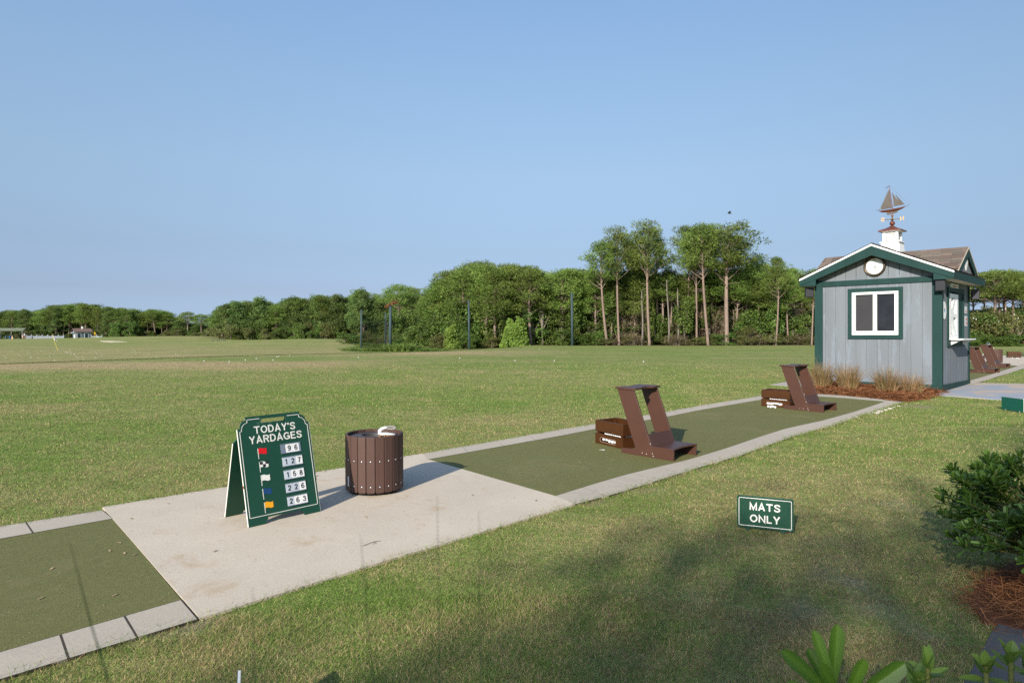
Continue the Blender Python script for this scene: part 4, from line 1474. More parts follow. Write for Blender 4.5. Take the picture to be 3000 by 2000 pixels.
# ------------------------------------------------------------------ bag stands
def build_bag_stand(label, loc, rz, group):
    s = thing("bag_stand", label, "bag stand", tuple(loc), on_tee(loc, rz), group)
    D, W, H = 0.72, 0.51, 0.79
    for v0, nm in ((0.0, "side_panel"), (W - 0.022, "side_panel")):
        m = MB()
        t = 0.022
        q = [(0.0, 0.0), (0.475, 0.0), (0.465, 0.03), (0.20, 0.075), (0.0, 0.06)]
        m.prism([(a, v0 + 0.002, b) for a, b in q], [(a, v0 + t - 0.002, b) for a, b in q])
        m.build("base_rail", M['brown'], s, bevel=0.002)
        m = MB()
        q = [(0.235, 0.0), (0.475, 0.0), (0.175, H - 0.022), (-0.062, H - 0.022)]
        m.prism([(a, v0, b) for a, b in q], [(a, v0 + t, b) for a, b in q])
        m.build("leaning_post", M['brown'], s, bevel=0.003)
        m = MB()
        q = [(0.480, 0.0), (D, 0.0), (D, 0.115), (0.434, 0.115)]
        m.prism([(a, v0, b) for a, b in q], [(a, v0 + t, b) for a, b in q])
        m.build("step_side", M['brown'], s, bevel=0.002)
    # step top with a hollowed front edge
    cur = [(D + 0.004 - 0.035 * math.sin(math.pi * i / 10), -0.004 + (W + 0.008) * i / 10) for i in range(11)]
    lp = [(0.436, -0.004)] + cur + [(0.436, W + 0.004)]
    m = MB(); m.prism([(a, b, 0.116) for a, b in lp], [(a, b, 0.134) for a, b in lp])
    m.build("step_top", M['brown'], s, bevel=0.002)
    m = MB()       # low board between the posts
    q = [(0.415, 0.118), (0.43, 0.118), (0.372, 0.262), (0.357, 0.262)]
    m.prism([(a, 0.023, b) for a, b in q], [(a, W - 0.023, b) for a, b in q])
    m.build("cross_board", M['brown'], s, bevel=0.002)
    # top plate with scooped edges for the bags
    def scoop(u, sgn, dep):
        pts = [(u, -0.015), (u, 0.13)]
        for i in range(1, 10):
            a = math.pi * i / 10
            pts.append((u - sgn * dep * math.sin(a) ** 0.7, 0.15 + (W - 0.30) * (1 - math.cos(a)) / 2))
        return pts + [(u, W - 0.13), (u, W + 0.015)]
    lp = scoop(0.205, 1, 0.055) + scoop(-0.085, -1, 0.04)[::-1]
    mobj("top_plate", plate_mesh("top_plate", [lp], 0.022, Matrix.Translation((0, 0, H - 0.011))), M['brown'], s, bevel=0.002)
    # screw heads and chips
    for a, b in ((0.30, 0.04), (0.36, 0.035), (0.44, 0.05), (0.45, 0.02), (0.41, 0.16)):
        m = MB(); m.ball((a, -0.001, b), 0.005, 1, (1, 0.3, 1))
        m.build("screw_head", M['signwhite'], s)
    return s


ST_G = "brown wooden golf bag stands on the mats"
st1 = build_bag_stand("brown bag stand on the mat, nearest one, right of the low crate of balls", G(1820, 1325.5, 0.014), R(-45), ST_G)
kst = tree_of(st1)
copy_thing(st1, kst, G(2296, 1197, 0.014), on_tee(None, R(-49)), label="brown bag stand on the near mat's far end, beside the kiosk's tall grasses", group=ST_G)
copy_thing(st1, kst, G(2834, 1090, 0.014), (0, 0, R(-50)), label="brown bag stand half hidden behind the kiosk's right wall", group=ST_G)
copy_thing(st1, kst, G(2876, 1075, 0.014), (0, 0, R(-50)), label="brown bag stand in front of the edge-on yardage sign beyond the kiosk", group=ST_G)
copy_thing(st1, kst, G(3000, 1041, 0.014), (0, 0, R(-50)), label="brown bag stand cut off by the right picture edge, past the far crate", group=ST_G)


# ------------------------------------------------------------------ golf balls
bm_ = MB(); bm_.ball((0, 0, 0), 0.0214, 2)
BALL = bm_.mesh("golf_ball")
BALL.materials.append(M['ball'])
BALL.polygons.foreach_set("use_smooth", [True] * len(BALL.polygons))


def ball(p, label, group):
    o = bpy.data.objects.new("golf_ball", BALL)
    link(o); o.location = p
    return tag(o, label, "golf ball", group)


# ------------------------------------------------------------------ ball crates
def build_crate(label, loc, rz, group, broken=False):
    s = thing("ball_crate", label, "crate", tuple(loc), on_tee(loc, rz), group)
    L, Wd, H, t = 0.54, 0.36, 0.305, 0.018
    z1, z2 = 0.138, 0.160
    # long slotted boards (front y=0 and back), ends
    slot = rrect(0.10, 0.40, 0.035, 0.088, 0.0264, 6)
    mobj("lower_board", plate_mesh("lower_board", [[(0, 0.004), (L, 0.004), (L, z1), (0, z1)], slot], t, Matrix.Translation((0, t / 2, 0)) @ UPRIGHT), M['crate'], s, bevel=0.002)
    m = MB(); m.box(0, L, 0, t, z2, H); m.build("upper_board", M['crate'], s, bevel=0.003)
    m = MB(); m.box(0, L, Wd - t, Wd, 0.004, z1); m.build("lower_board", M['crate'], s, bevel=0.003)
    m = MB(); m.box(0, L, Wd - t, Wd, z2, H); m.build("upper_board", M['crate'], s, bevel=0.003)
    Tend = Matrix(((0, 0, 1, 0), (1, 0, 0, 0), (0, 1, 0, 0), (0, 0, 0, 1)))
    for x in (t / 2, L - t / 2):
        m = MB(); m.box(x - t / 2 + 0.001, x + t / 2 - 0.001, t + 0.001, Wd - t - 0.001, 0.006, z1 - 0.001); m.build("lower_end_board", M['crate'], s)
        grip = rrect(0.115, 0.245, 0.215, 0.245, 0.0149, 5)
        mobj("upper_end_board", plate_mesh("upper_end_board", [[(t + 0.001, z2), (Wd - t - 0.001, z2), (Wd - t - 0.001, H - 0.001), (t + 0.001, H - 0.001)], grip], t - 0.002, Matrix.Translation((x, 0, 0)) @ Tend), M['crate'], s)
    for x in (t + 0.001, L - t - 0.041):
        for y in (t + 0.001, Wd - t - 0.041):
            m = MB(); m.box(x, x + 0.04, y, y + 0.04, 0.02, H - 0.02); m.build("corner_post", M['crate'], s)
    m = MB(); m.box(t, L - t, t, Wd - t, 0.0, 0.012); m.build("crate_bottom", M['crate'], s)
    lp = rrect(0.095, 0.405, 0.03, 0.093, 0.0314, 6)
    mobj("slot_rim", plate_mesh("slot_rim", [lp, rrect(0.101, 0.399, 0.036, 0.087, 0.0254, 6)], 0.003, Matrix.Translation((0, -0.0008, 0)) @ UPRIGHT), paint("scuffed_slot_edge", (0.26, 0.17, 0.12), 0.7, 0.3, 40), s)
    return s


CG = "brown wooden ball crates on the mats"
def place_crate(label, px, py, rz, first=[None]):
    loc = G(px, py, 0.014)
    if first[0] is None:
        c = build_crate(label, loc, rz, CG)
        first[0] = (c, tree_of(c))
    else:
        c = copy_thing(first[0][0], first[0][1], loc, on_tee(loc, rz), label=label, group=CG)
    return c


cr1 = place_crate("nearest brown slatted crate of golf balls, left of the nearest bag stand", 1744, 1296.5, R(-58))
cr2 = place_crate("brown slatted crate behind the stand by the kiosk, balls spilling at its slot", 2230, 1188.5, R(-45))
cr3 = place_crate("brown crate on the far mat at the right, white paint chipped at its corner", 2953, 1048, R(-25))
bpy.context.view_layer.update()
for c, nb, who in ((cr1, 5, "near"), (cr2, 8, "kiosk")):
    Mw = c.matrix_world
    gname = "golf balls showing in the slot of the nearest crate" if who == "near" else "golf balls showing in the slot of the crate by the kiosk"
    lab = "white golf ball showing in the slot of the nearest crate" if who == "near" else "white golf ball showing in the slot of the crate by the kiosk"
    for i in range(nb):
        x = (0.135 + 0.058 * i + random.uniform(-.006, .006)) if nb == 5 else 0.115 + 0.039 * i
        ball(Mw @ Vector((x, 0.030 + random.uniform(0, .006), 0.058 + random.uniform(-0.006, 0.008))), lab, gname)
    g2 = "golf balls lying behind the gap of the nearest crate" if who == "near" else "golf balls lying behind the gap of the crate by the kiosk"
    for i in range(9):
        ball(Mw @ Vector((0.16 + 0.04 * i, 0.045 + random.uniform(0, .004), 0.142 + random.uniform(-.005, .006))), "white golf ball seen through the gap between boards of the %s crate" % ("nearest" if who == "near" else "kiosk side"), g2)
    for i in range(5):
        ball(Mw @ Vector((0.49, 0.10 + 0.04 * i, 0.142 + random.uniform(-.005, .006))), "white golf ball seen through the gap between boards of the %s crate" % ("nearest" if who == "near" else "kiosk side"), g2)
    m = MB(); m.box(0.0595, 0.475, 0.065, 0.37, 0.012, 0.12)
for px, py in ((2251, 1190), (2258, 1191.5), (2264, 1190.5), (2271, 1192.5), (2261, 1187)):
    ball(G(px, py, 0.014 + 0.0214), "white golf ball on the mat in front of the crate by the kiosk", "golf balls spilled before the kiosk crate")
for px, py in ((2979, 1049), (2984, 1049.5), (2966, 1048)):
    ball(G(px, py, 0.014 + 0.0214), "white golf ball on the far mat in front of the chipped crate", "golf balls before the chipped crate")
# balls lying out on the grass
named = {(598, 1058): "white golf ball on the dry turf left of centre, first of the row by the tee edge"}
for px, py in ((598, 1057), (672, 1059), (719, 1054), (751, 1050), (800, 1054), (812, 1045), (817, 1043), (849, 1041), (1050, 1047), (1347, 1049), (1509, 1056), (1624, 1056), (1885, 1059), (1580, 1022)):
    ball(G(px, py, 0.0214), "single white golf ball lying on the near turf, short of the tee edge", "golf balls scattered on the tee lawn")
gr = random.Random(3)
n_ = 0
while n_ < 54:
    px, py = gr.gauss(230, 150), gr.gauss(1034, 13)
    if not (3 < px < 640 and 1016 < py < 1062 - px * 0.03): continue
    try: p = G(px, py, 0.0214)
    except ValueError: continue
    if p.y < 30: continue
    ball(p, "white golf ball lying out on the far range, tiny with distance", "golf balls scattered over the far range")
    n_ += 1


# ------------------------------------------------------------------ yardage sign
def build_yardage_sign(label, loc, rz, group):
    s = thing("yardage_sign", label, "sign", tuple(loc), on_tee(loc, rz), group)
    W, S, SPR, Hh = 0.585, 0.80, 0.385, 0.775      # width, panel length, foot spread, height
    ang = math.atan2(SPR / 2, Hh)
    Tf = Matrix.Rotation(-ang, 4, 'X') @ Matrix.Rotation(R(90), 4, 'X')      # drawing XY -> leaning front panel
    Tb = Matrix.Translation((0, SPR, 0)) @ Matrix.Rotation(ang, 4, 'X') @ Matrix.Rotation(R(90), 4, 'X')
    sh, fx, fz = S - 0.085, 0.135, 0.045
    outl = [(0, 0), (fx, 0)] + [(fx + 0.004, 0.02), (fx + 0.014, 0.03), (fx + 0.02, 0.03), (fx + 0.02, fz)] + [(W - fx - 0.02, fz), (W - fx - 0.02, 0.03), (W - fx - 0.014, 0.03), (W - fx - 0.004, 0.02)] + [(W - fx, 0), (W, 0), (W, sh)]
    outl += [(W - 0.022, sh)] + [(W - 0.022 - 0.05 * (1 - math.cos(a)) , sh + 0.0 + 0.062 * math.sin(a)) for a in [math.pi / 2 * i / 6 for i in range(1, 7)]] + [(W - 0.072, S)]
    outl += [(0.072, S)] + [(0.022 + 0.05 * (1 - math.cos(a)), sh + 0.062 * math.sin(a)) for a in [math.pi / 2 * i / 6 for i in range(6, 0, -1)]] + [(0.022, sh), (0, sh)]
    hole = rrect(W / 2 - 0.105, W / 2 + 0.105, S - 0.062, S - 0.024, 0.0188, 7)
    t = 0.012
    mobj("front_panel", plate_mesh("front_panel", [outl, hole], t, Tf), M['signgreen'], s)
    bs = 0.60
    back = outl[:12] + [(W, bs), (W - 0.05, bs + 0.05), (W - 0.05, sh), (W - 0.085, S - 0.01), (0.085, S - 0.01), (0.05, sh), (0.05, bs + 0.05), (0, bs)]
    mobj("back_panel", plate_mesh("back_panel", [back, hole], t, Tb), M['signgreen'], s)
    # white board edges
    for T_, nm, top in ((Tf, "front", sh - 0.002), (Tb, "back", 0.598)):
        for x in (-0.0012, W + 0.0012):
            m = MB(); m.box(x - 0.0012, x + 0.0012, 0.003, top, -t / 2 + 0.0005, t / 2 - 0.0005)
            me_ = m.mesh("board_edge"); me_.transform(T_); mobj("board_edge", me_, M['signwhite'], s)
    for x in (0.10, W - 0.10):
        me_ = MB().tube([(x - 0.03, SPR / 2, Hh - 0.02), (x + 0.03, SPR / 2, Hh - 0.02)], 0.008, 8).mesh("hinge")
        mobj("hinge", me_, M['steel'], s)
    zf = t / 2
    def onp(me_, x, y, dz=0.0):
        me_.transform(Matrix.Translation((x, y, zf + dz))); me_.transform(Tf); return me_
    # border line, broken round the grip
    i = 0.024
    lw = 0.0042
    def line(pts):
        m = MB()
        for (a, b), (c, d) in zip(pts, pts[1:]):
            v = Vector((c - a, d - b)); L_ = v.length
            if L_ < 1e-6: continue
            v /= L_; n = Vector((-v.y, v.x)) * lw / 2
            a2, b2 = a - v.x * lw / 2, b - v.y * lw / 2
            c2, d2 = c + v.x * lw / 2, d + v.y * lw / 2
            m.prism([(a2 + n.x, b2 + n.y, -0.0005), (a2 - n.x, b2 - n.y, -0.0005), (c2 - n.x, d2 - n.y, -0.0005), (c2 + n.x, d2 + n.y, -0.0005)],
                    [(a2 + n.x, b2 + n.y, 0.0008), (a2 - n.x, b2 - n.y, 0.0008), (c2 - n.x, d2 - n.y, 0.0008), (c2 + n.x, d2 + n.y, 0.0008)])
        return m.mesh("border_line")
    b0 = 0.062
    pts = [(W / 2 - 0.115, S - 0.022), (0.072 + 0.008, S - 0.022)] + [(0.03 + 0.05 * (1 - math.cos(a)), sh - 0.018 + 0.058 * math.sin(a)) for a in [math.pi / 2 * k / 6 for k in range(6, 0, -1)]] + [(0.03, sh - 0.02), (i - 0.008, sh - 0.02), (i - 0.008, b0), (W - i + 0.008, b0), (W - i + 0.008, sh - 0.02), (W - 0.03, sh - 0.02)]
    pts += [(W - 0.03 - 0.05 * (1 - math.cos(a)), sh - 0.018 + 0.058 * math.sin(a)) for a in [math.pi / 2 * k / 6 for k in range(1, 7)]] + [(W - 0.08, S - 0.022), (W / 2 + 0.115, S - 0.022)]
    mobj("border_line", onp(line(pts), 0, 0, 0.0006), M['signwhite'], s)
    mobj("lettering", onp(text_mesh("lettering", "TODAY\u2019S", w=W * 0.575, h=0.056, bold=0.013, t=0.002, spacing=1.06), W * 0.505, S * (1 - 0.132), 0.001), M['signwhite'], s)
    mobj("lettering", onp(text_mesh("lettering", "YARDAGES", w=W * 0.735, h=0.056, bold=0.013, t=0.002, spacing=1.06), W * 0.505, S * (1 - 0.222), 0.001), M['signwhite'], s)
    rows = [(0.338, ["", "9", "6"], 'red'), (0.463, ["1", "2", "7"], 'check'), (0.588, ["1", "5", "8"], 'signwhite'), (0.714, ["2", "2", "6"], 'blue'), (0.839, ["2", "6", "3"], 'yellow')]
    grey = {(1, 0), (1, 1), (2, 0), (3, 0), (3, 1), (4, 0)}
    for ri, (b, ds, fc) in enumerate(rows):
        cy = S * (1 - b) - 0.004
        # flag: stick and cloth
        fx0 = W * 0.235
        fp = bpy.data.objects.new("flag_mark", None); link(fp, s)
        m = MB(); m.box(-0.002, 0.002, -0.048, 0.030, 0, 0.0012); mobj("stick", onp(m.mesh("stick"), fx0, cy, 0.0002), M['signwhite'], fp)
        n = 8; w_, h_ = 0.064, 0.042
        wav = lambda u: 0.004 * math.sin(u * 2 * math.pi)
        lo = [(0.004 + w_ * k / n, -0.014 + wav(k / n)) for k in range(n + 1)]
        hi = [(0.004 + w_ * k / n, -0.014 + h_ + wav(k / n)) for k in range(n, -1, -1)]
        m = MB(); m.prism([(x, y, 0) for x, y in lo + hi], [(x, y, 0.0012) for x, y in lo + hi])
        mobj("cloth", onp(m.mesh("cloth"), fx0, cy, 0.0003), M['signwhite' if fc == 'check' else fc], fp)
        if fc == 'check':
            m = MB()
            for cx_ in range(3):
                for cy_ in range(2):
                    if (cx_ + cy_) % 2 == 1:
                        x0, y0 = 0.004 + cx_ * w_ / 3, -0.014 + cy_ * h_ / 2 + 0.001
                        if cx_ == 1: pass
                        m.box(x0, x0 + w_ / 3, y0, y0 + h_ / 2, 0.0, 0.002)
            mobj("black_squares", onp(m.mesh("black_squares"), fx0, cy, 0.0004), M['black'], fp)
        # number holder
        hw_, hh_ = 0.168, 0.074
        x0 = W * 0.688 - hw_ / 2
        m = MB()
        m.box(0, hw_, -hh_ / 2, hh_ / 2, 0, 0.003); m.box(0, hw_, hh_ / 2 - 0.004, hh_ / 2, 0.003, 0.008); m.box(0, hw_, -hh_ / 2, -hh_ / 2 + 0.004, 0.003, 0.008)
        hold = mobj("number_holder", onp(m.mesh("number_holder"), x0, cy), M['steel'], s)
        pw = 0.0545
        for di, d in enumerate(ds):
            xx = 0.002 + di * (pw + 0.0012)
            if ri == 0: xx = 0.042 + (di - 1) * (pw + 0.0012)
            if d == "": continue
            g = (ri, di) in grey
            m = MB(); m.box(0, pw, -hh_ / 2 + 0.005, hh_ / 2 - 0.005, 0.0032, 0.0052)
            mobj("number_plate", onp(m.mesh("number_plate"), x0 + xx, cy), M['greyplate' if g else 'white'], hold)
            hgt = 0.040
            me_ = text_mesh("digit", d, h=hgt, w=0.026 if d != "1" else 0.014, bold=0.012 + (0.012 if g else 0), t=0.0012)
            mobj("digit", onp(me_, x0 + xx + pw / 2, cy, 0.0060), M['black'], hold)
        if ri == 0:
            me_ = MB().ball((0, 0, 0), 0.004, 2, (1, 1.2, 0.2)).mesh("rust_spot")
            mobj("rust_spot", onp(me_, x0 + 0.03, cy - 0.004, 0.0034), M['rust'], hold)
    # rusty staples at the sides
    for x, y in ((W + 0.0025, 0.30), (W + 0.0025, 0.245)):
        m = MB(); m.box(x - 0.001, x + 0.002, y, y + 0.02, -0.007, 0.007); me_ = m.mesh("rust_stain"); me_.transform(Tf); mobj("rust_stain", me_, M['rust'], s)
    m = MB(); m.box(-0.0045, -0.0024, 0.28, 0.298, -0.007, 0.007); me_ = m.mesh("rust_stain"); me_.transform(Tf); mobj("rust_stain", me_, M['rust'], s)
    return s


SG = "green folding yardage signs by the waste bins"
sa, sb = G(728, 1545, 0.017), G(938, 1497, 0.017)
SROT = math.atan2((sb - sa).y, (sb - sa).x)
ys = build_yardage_sign("green folding board headed TODAY'S YARDAGES with five numbered flag rows", sa, SROT, SG)
# size it from its two front feet
k_ = (sb - sa).length / 0.585
ys.scale = (k_, k_, k_)
ys2 = copy_thing(ys, tree_of(ys), G(2909, 1063, 0.026), (0, 0, SROT), label="green folding board seen nearly edge-on beyond the kiosk", group=SG)


# ------------------------------------------------------------------ waste bin and brush
def build_bin(label, loc, rz, group):
    s = thing("waste_bin", label, "waste bin", tuple(loc), on_tee(loc, rz), group)
    n, Ro, H = 20, 0.268, 0.535
    for i in range(n):
        a = 2 * math.pi * i / n
        T = Matrix.Rotation(a, 4, 'Z') @ Matrix.Translation((Ro - 0.014, 0, 0))
        w = 0.0385
        z0 = 0.028
        lp = [(-w, z0 + 0.012), (-w + 0.010, z0), (w - 0.010, z0), (w, z0 + 0.012), (w, H), (-w, H)]
        m = MB(); m.prism([T @ Vector((-0.011, y, z)) for y, z in lp], [T @ Vector((0.011, y, z)) for y, z in lp])
        sl = m.build("slat", M['slat'], s, bevel=0.004)
        m = MB()
        for z in (0.085, 0.315):
            m.ball((0.0115, 0, z), 0.0075, 2, (0.5, 1, 1), T=T)
        m.build("bolt_heads", M['steel'], sl, smooth=True)
    m = MB(); m.lathe([(0.0, 0.0), (0.225, 0.0), (0.236, 0.02), (0.236, H - 0.035)], 40)
    m.build("liner", M['void'], s, smooth=False)
    m = MB()
    m.lathe([(0.239, H - 0.055), (0.239, H - 0.030), (0.21, H - 0.022), (0.128, H - 0.020), (0.120, H - 0.012), (0.112, H - 0.018), (0.110, H - 0.10)], 48)
    m.build("lid", M['dark'], s, smooth=True)
    T = Matrix.Rotation(2 * math.pi * PLATE_I / n, 4, 'Z') @ Matrix.Translation((Ro - 0.014, 0, 0))
    m = MB(); m.box(0.0115, 0.0135, -0.011, 0.011, 0.075, 0.165, T=T); m.build("name_plate", M['greyplate'], s)
    return s


PLATE_I = 0
BG = "round brown slatted waste bins"
bc = G(1095, 1455, 0.017) + Vector((-0.045, 0.262, 0.006))
PLATE_I = 9     # slat that faces the camera's left; set before the rotation below
bin1 = build_bin("round brown slatted waste bin beside the yardage sign on the tan slab", bc, R(58), BG)
bin2 = copy_thing(bin1, tree_of(bin1), G(2917, 1063, 0.026) + Vector((0.1, 0.2, 0)), (0, 0, R(58)), label="round brown slatted waste bin beyond the kiosk, half hidden by a sign", group=BG)


def build_brush(label, loc, rz, group):
    s = thing("scrub_brush", label, "brush", tuple(loc), (0, 0, rz), group)
    m = MB()
    for i in range(150):
        x, y = random.uniform(-0.075, 0.085), random.uniform(-0.024, 0.024)
        dx, dy = random.uniform(-0.008, 0.008), random.uniform(-0.006, 0.006)
        if x < -0.04: dx -= 0.018
        m.tube([(x, y, 0.026), (x + dx, y + dy, 0.0)], [0.0022, 0.0012], 4, cap=False)
    m.build("bristles", paint("tan_bristles", (0.34, 0.19, 0.09), 0.9, 0.3, 40), s)
    # body: sole plate that curls up at the toe into the handle
    m = MB()
    m.tube([(0.095, 0, 0.036), (0.06, 0, 0.036), (0.0, 0, 0.036), (-0.05, 0, 0.034), (-0.078, 0, 0.045), (-0.077, 0, 0.068), (-0.058, 0, 0.090), (-0.025, 0, 0.104), (0.008, 0, 0.108)],
           [0.014, 0.020, 0.022, 0.024, 0.025, 0.023, 0.019, 0.017, 0.016], 12)
    me_ = m.mesh("brush_body")
    for v in me_.vertices:
        if v.co.z < 0.056 and v.co.x > -0.06:
            v.co.y *= 1.75; v.co.z = 0.036 + (v.co.z - 0.036) * 0.55
    mobj("brush_body", me_, paint("worn_white_plastic", (0.56, 0.55, 0.53), 0.5, 0.08), s, smooth=True)
    m = MB()
    ring = [(0.045 + 0.052 * math.cos(a), 0.0, 0.106 + 0.014 * math.sin(a)) for a in [2 * math.pi * k / 20 for k in range(21)]]
    m.tube(ring, 0.0105, 8, cap=False)
    m.build("grip", paint("grey_rubber", (0.21, 0.20, 0.185), 0.6, 0.08), s, smooth=True)
    s.scale = (.85, .85, .85)
    return s


br1 = build_brush("white scrub brush with grey grip lying on the near waste bin", bc + Vector((0.140, -0.140, 0.535 - 0.024)), R(-5), "scrub brushes on the waste bins")
copy_thing(br1, tree_of(br1), bin2.location + Vector((-0.12, 0.0, 0.515)), (0, 0, R(175)), label="white scrub brush on the waste bin beyond the kiosk", group="scrub brushes on the waste bins")


# ------------------------------------------------------------------ low lawn signs
def build_lawn_sign(name, label, a, b, W, Hs, words, edge_mat, rear=False, mat=None, leg=0.04):
    d = b - a
    rz = math.atan2(d.y, d.x)
    mid = (a + b) / 2
    s = thing(name, label, "sign", tuple(mid), (0, 0, rz))
    t = 0.012
    z0 = leg
    g = mat or M['signgreen']
    mobj("sign_board", plate_mesh("sign_board", [rrect(-W / 2, W / 2, z0, z0 + Hs, 0.014)], t, UPRIGHT), g, s)
    lp = [rrect(-W / 2 - 0.0008, W / 2 + 0.0008, z0 - 0.0008, z0 + Hs + 0.0008, 0.0146), rrect(-W / 2 + 0.001, W / 2 - 0.001, z0 + 0.001, z0 + Hs - 0.001, 0.013)]
    mobj("board_edge", plate_mesh("board_edge", lp, t - 0.002, UPRIGHT), edge_mat, s)
    for x in (-d.length / 2, d.length / 2):
        m = MB(); m.box(x - 0.016, x + 0.016, -0.004, 0.004, -0.08, z0 + 0.03) if not rear else m.tube([(x, 0, -0.08), (x, 0, z0 + 0.02)], 0.008, 8)
        m.build("stake", g if not rear else M['steel'], s)
    if words:
        i = 0.012
        mobj("border_line", plate_mesh("border_line", [rrect(-W / 2 + i, W / 2 - i, z0 + i, z0 + Hs - i, 0.01), rrect(-W / 2 + i + 0.0045, W / 2 - i - 0.0045, z0 + i + 0.0045, z0 + Hs - i - 0.0045, 0.007)], 0.002, Matrix.Translation((0, -t / 2 - 0.0006, 0)) @ UPRIGHT), M['signwhite'], s)
        for k, wd in enumerate(words):
            me_ = text_mesh("lettering", wd, w=W * (0.545 if k == 0 else 0.535), h=Hs * 0.235, bold=0.022, t=0.002, spacing=1.08)
            me_.transform(Matrix.Translation((-0.0, -t / 2 - 0.0008, z0 + Hs * (0.685 if k == 0 else 0.305))) @ UPRIGHT)
            mobj("lettering", me_, M['signwhite'], s)
    return s


a_, b_ = G(2190, 1552), G(2293, 1564)
build_lawn_sign("lawn_sign", "low green sign reading MATS ONLY staked in the lawn", a_, b_, 0.402, 0.238, ("MATS", "ONLY"), M['signgreen'], leg=0.026)
a_, b_ = G(2947, 1202), G(2987, 1209)
build_lawn_sign("lawn_sign", "plain green sign back with a white edge by the blue pad", a_, b_, (b_ - a_).length * 1.62, 0.225, None, M['signwhite'], rear=True, mat=M['signgreen2'], leg=0.02)
p_ = Vector((-1.05, 2.63, 0)); q_ = Vector((-0.93, 2.315, 0))
for v in (p_, q_): v.z = gzf(v.x, v.y)
dv = (q_ - p_); mid_ = p_ + dv * 0.6
build_lawn_sign("lawn_sign", "green sign seen edge-on from above in the front lawn", p_ + dv * 0.2, p_ + dv * 1.05, 0.42, 0.225, None, M['signwhite'], leg=0.04)

# golf tee, twig and crumbs
tee_p = G(1763, 1318, 0.018)
tt = tag(MB().tube([(-0.03, 0.012, 0.004), (0.024, -0.006, 0.004), (0.032, -0.009, 0.005)], [0.0012, 0.003, 0.006], 8).build("golf_tee", M['white'], smooth=True), "white golf tee lying on the mat before the nearest crate", "golf tee")
tt.location = tee_p
tw = MB()
tw.tube([(-0.07, -0.06, 0.004), (-0.02, 0.0, 0.008), (0.01, 0.05, 0.006), (0.06, 0.075, 0.005)], [0.0012, 0.0022, 0.0022, 0.001], 5)
tw.tube([(0.0, 0.03, 0.007), (0.025, -0.01, 0.01), (0.01, -0.05, 0.004)], [0.002, 0.0016, 0.0008], 5)
tw.tube([(-0.03, -0.01, 0.007), (-0.05, -0.05, 0.005), (-0.09, -0.09, 0.004)], [0.0016, 0.0012, 0.0008], 5)
t_ = tw.build("twig", paint("dark_twig", (0.06, 0.035, 0.03), 0.9, 0.2), None)
t_.location = G(1092, 1592, 0.018); t_.scale = (0.8, 0.8, 0.8)
tag(t_, "dark forked twig lying on the tan concrete slab", "twig")


def rubble():
    m = MB()
    r = random.Random(5)
    for px, py, k in ((2490, 1228, .12), (2500, 1226, .10), (2512, 1224, .13), (2545, 1213, .14), (2560, 1209, .16), (2575, 1205, .16), (2590, 1201, .15), (2605, 1197, .13), (2618, 1193, .12), (2632, 1190, .10)):
        p = G(px, py)
        k *= r.uniform(0.35, 0.7)
        lp = [(p.x + k * r.uniform(.7, 1.1) * math.cos(a) * 0.9, p.y + k * r.uniform(.7, 1.1) * math.sin(a)) for a in [2 * math.pi * i / 8 for i in range(8)]]
        m.prism([(x, y, gzf(x, y) - 0.03) for x, y in lp], [(p.x + (x - p.x) * .8, p.y + (y - p.y) * .8, gzf(x, y) + r.uniform(0.012, 0.022)) for x, y in lp])
    o = m.build("concrete_crumbs", paint("pale_broken_concrete", (0.50, 0.45, 0.38), 0.95, 0.15, 8, 60, 0.4), None)
    tag(o, "pale broken concrete crumbs along the kerb's outer edge", "rubble", kind="stuff")


rubble()


def litter():
    pts = []
    polys = [MAT_FAR, MAT_NEAR_IN + MAT_NEAR_TOP_IN[::-1]]
    V, C = [], []
    for poly, n in ((polys[0], 520), (polys[1], 420), (SLAB, 170)):
        px = np.array(poly)
        k = 0
        while k < n:
            x, y = random.uniform(px[:, 0].min(), px[:, 0].max()), random.uniform(max(2.0, px[:, 1].min()), px[:, 1].max())
            if not in_poly(np.array([x]), np.array([y]), poly)[0]: continue
            k += 1
            L, w, a = random.uniform(.008, .03), random.uniform(.0012, .0025) * max(1, y / 5), random.uniform(0, math.pi)
            if random.random() < 0.05: L, w = .03, .015
            z = gzf(x, y) + (0.0175 if poly is not SLAB else 0.0195)
            u = np.array([math.cos(a) * L / 2, math.sin(a) * L / 2, 0]); v = np.array([-math.sin(a) * w / 2, math.cos(a) * w / 2, 0])
            c = np.array([x, y, z])
            V.append([c - u - v, c + u - v + [0, 0, .003], c + u + v + [0, 0, .003], c - u + v])
            s = random.uniform(.6, 1.2)
            C.append(np.array([0.36, 0.27, 0.15]) * s)
    # long pine needles on kerbs, slab edge and lawn
    for px, py, ang, L in ((980, 1000, 0, 0),) [1:] + ((2000, 1395, .3, .2),):
        pass
    r = random.Random(11)
    for i in range(90):
        px, py = r.uniform(1500, 2950), r.uniform(1560, 1985)
        if i % 3 == 0: px, py = r.uniform(1650, 2000), r.uniform(1395, 1470)
        p = G(px, py, 0.03)
        L, a, w = r.uniform(.10, .2), r.uniform(-0.7, 0.7), 0.0022
        u = np.array([math.cos(a) * L / 2, math.sin(a) * L / 2, 0]); v = np.array([-math.sin(a) * w / 2, math.cos(a) * w / 2, 0])
        c = np.array(p)
        V.append([c - u - v, c + u - v, c + u + v, c - u + v]); C.append(np.array([0.26, 0.10, 0.04]) * r.uniform(.7, 1.3))
    o = mobj("dry_litter", quads("dry_litter", np.array(V), 4, colors=np.array(C)), M['straw'])
    tag(o, "dry grass clippings and pine needles strewn over mats and lawn", "litter", kind="stuff")


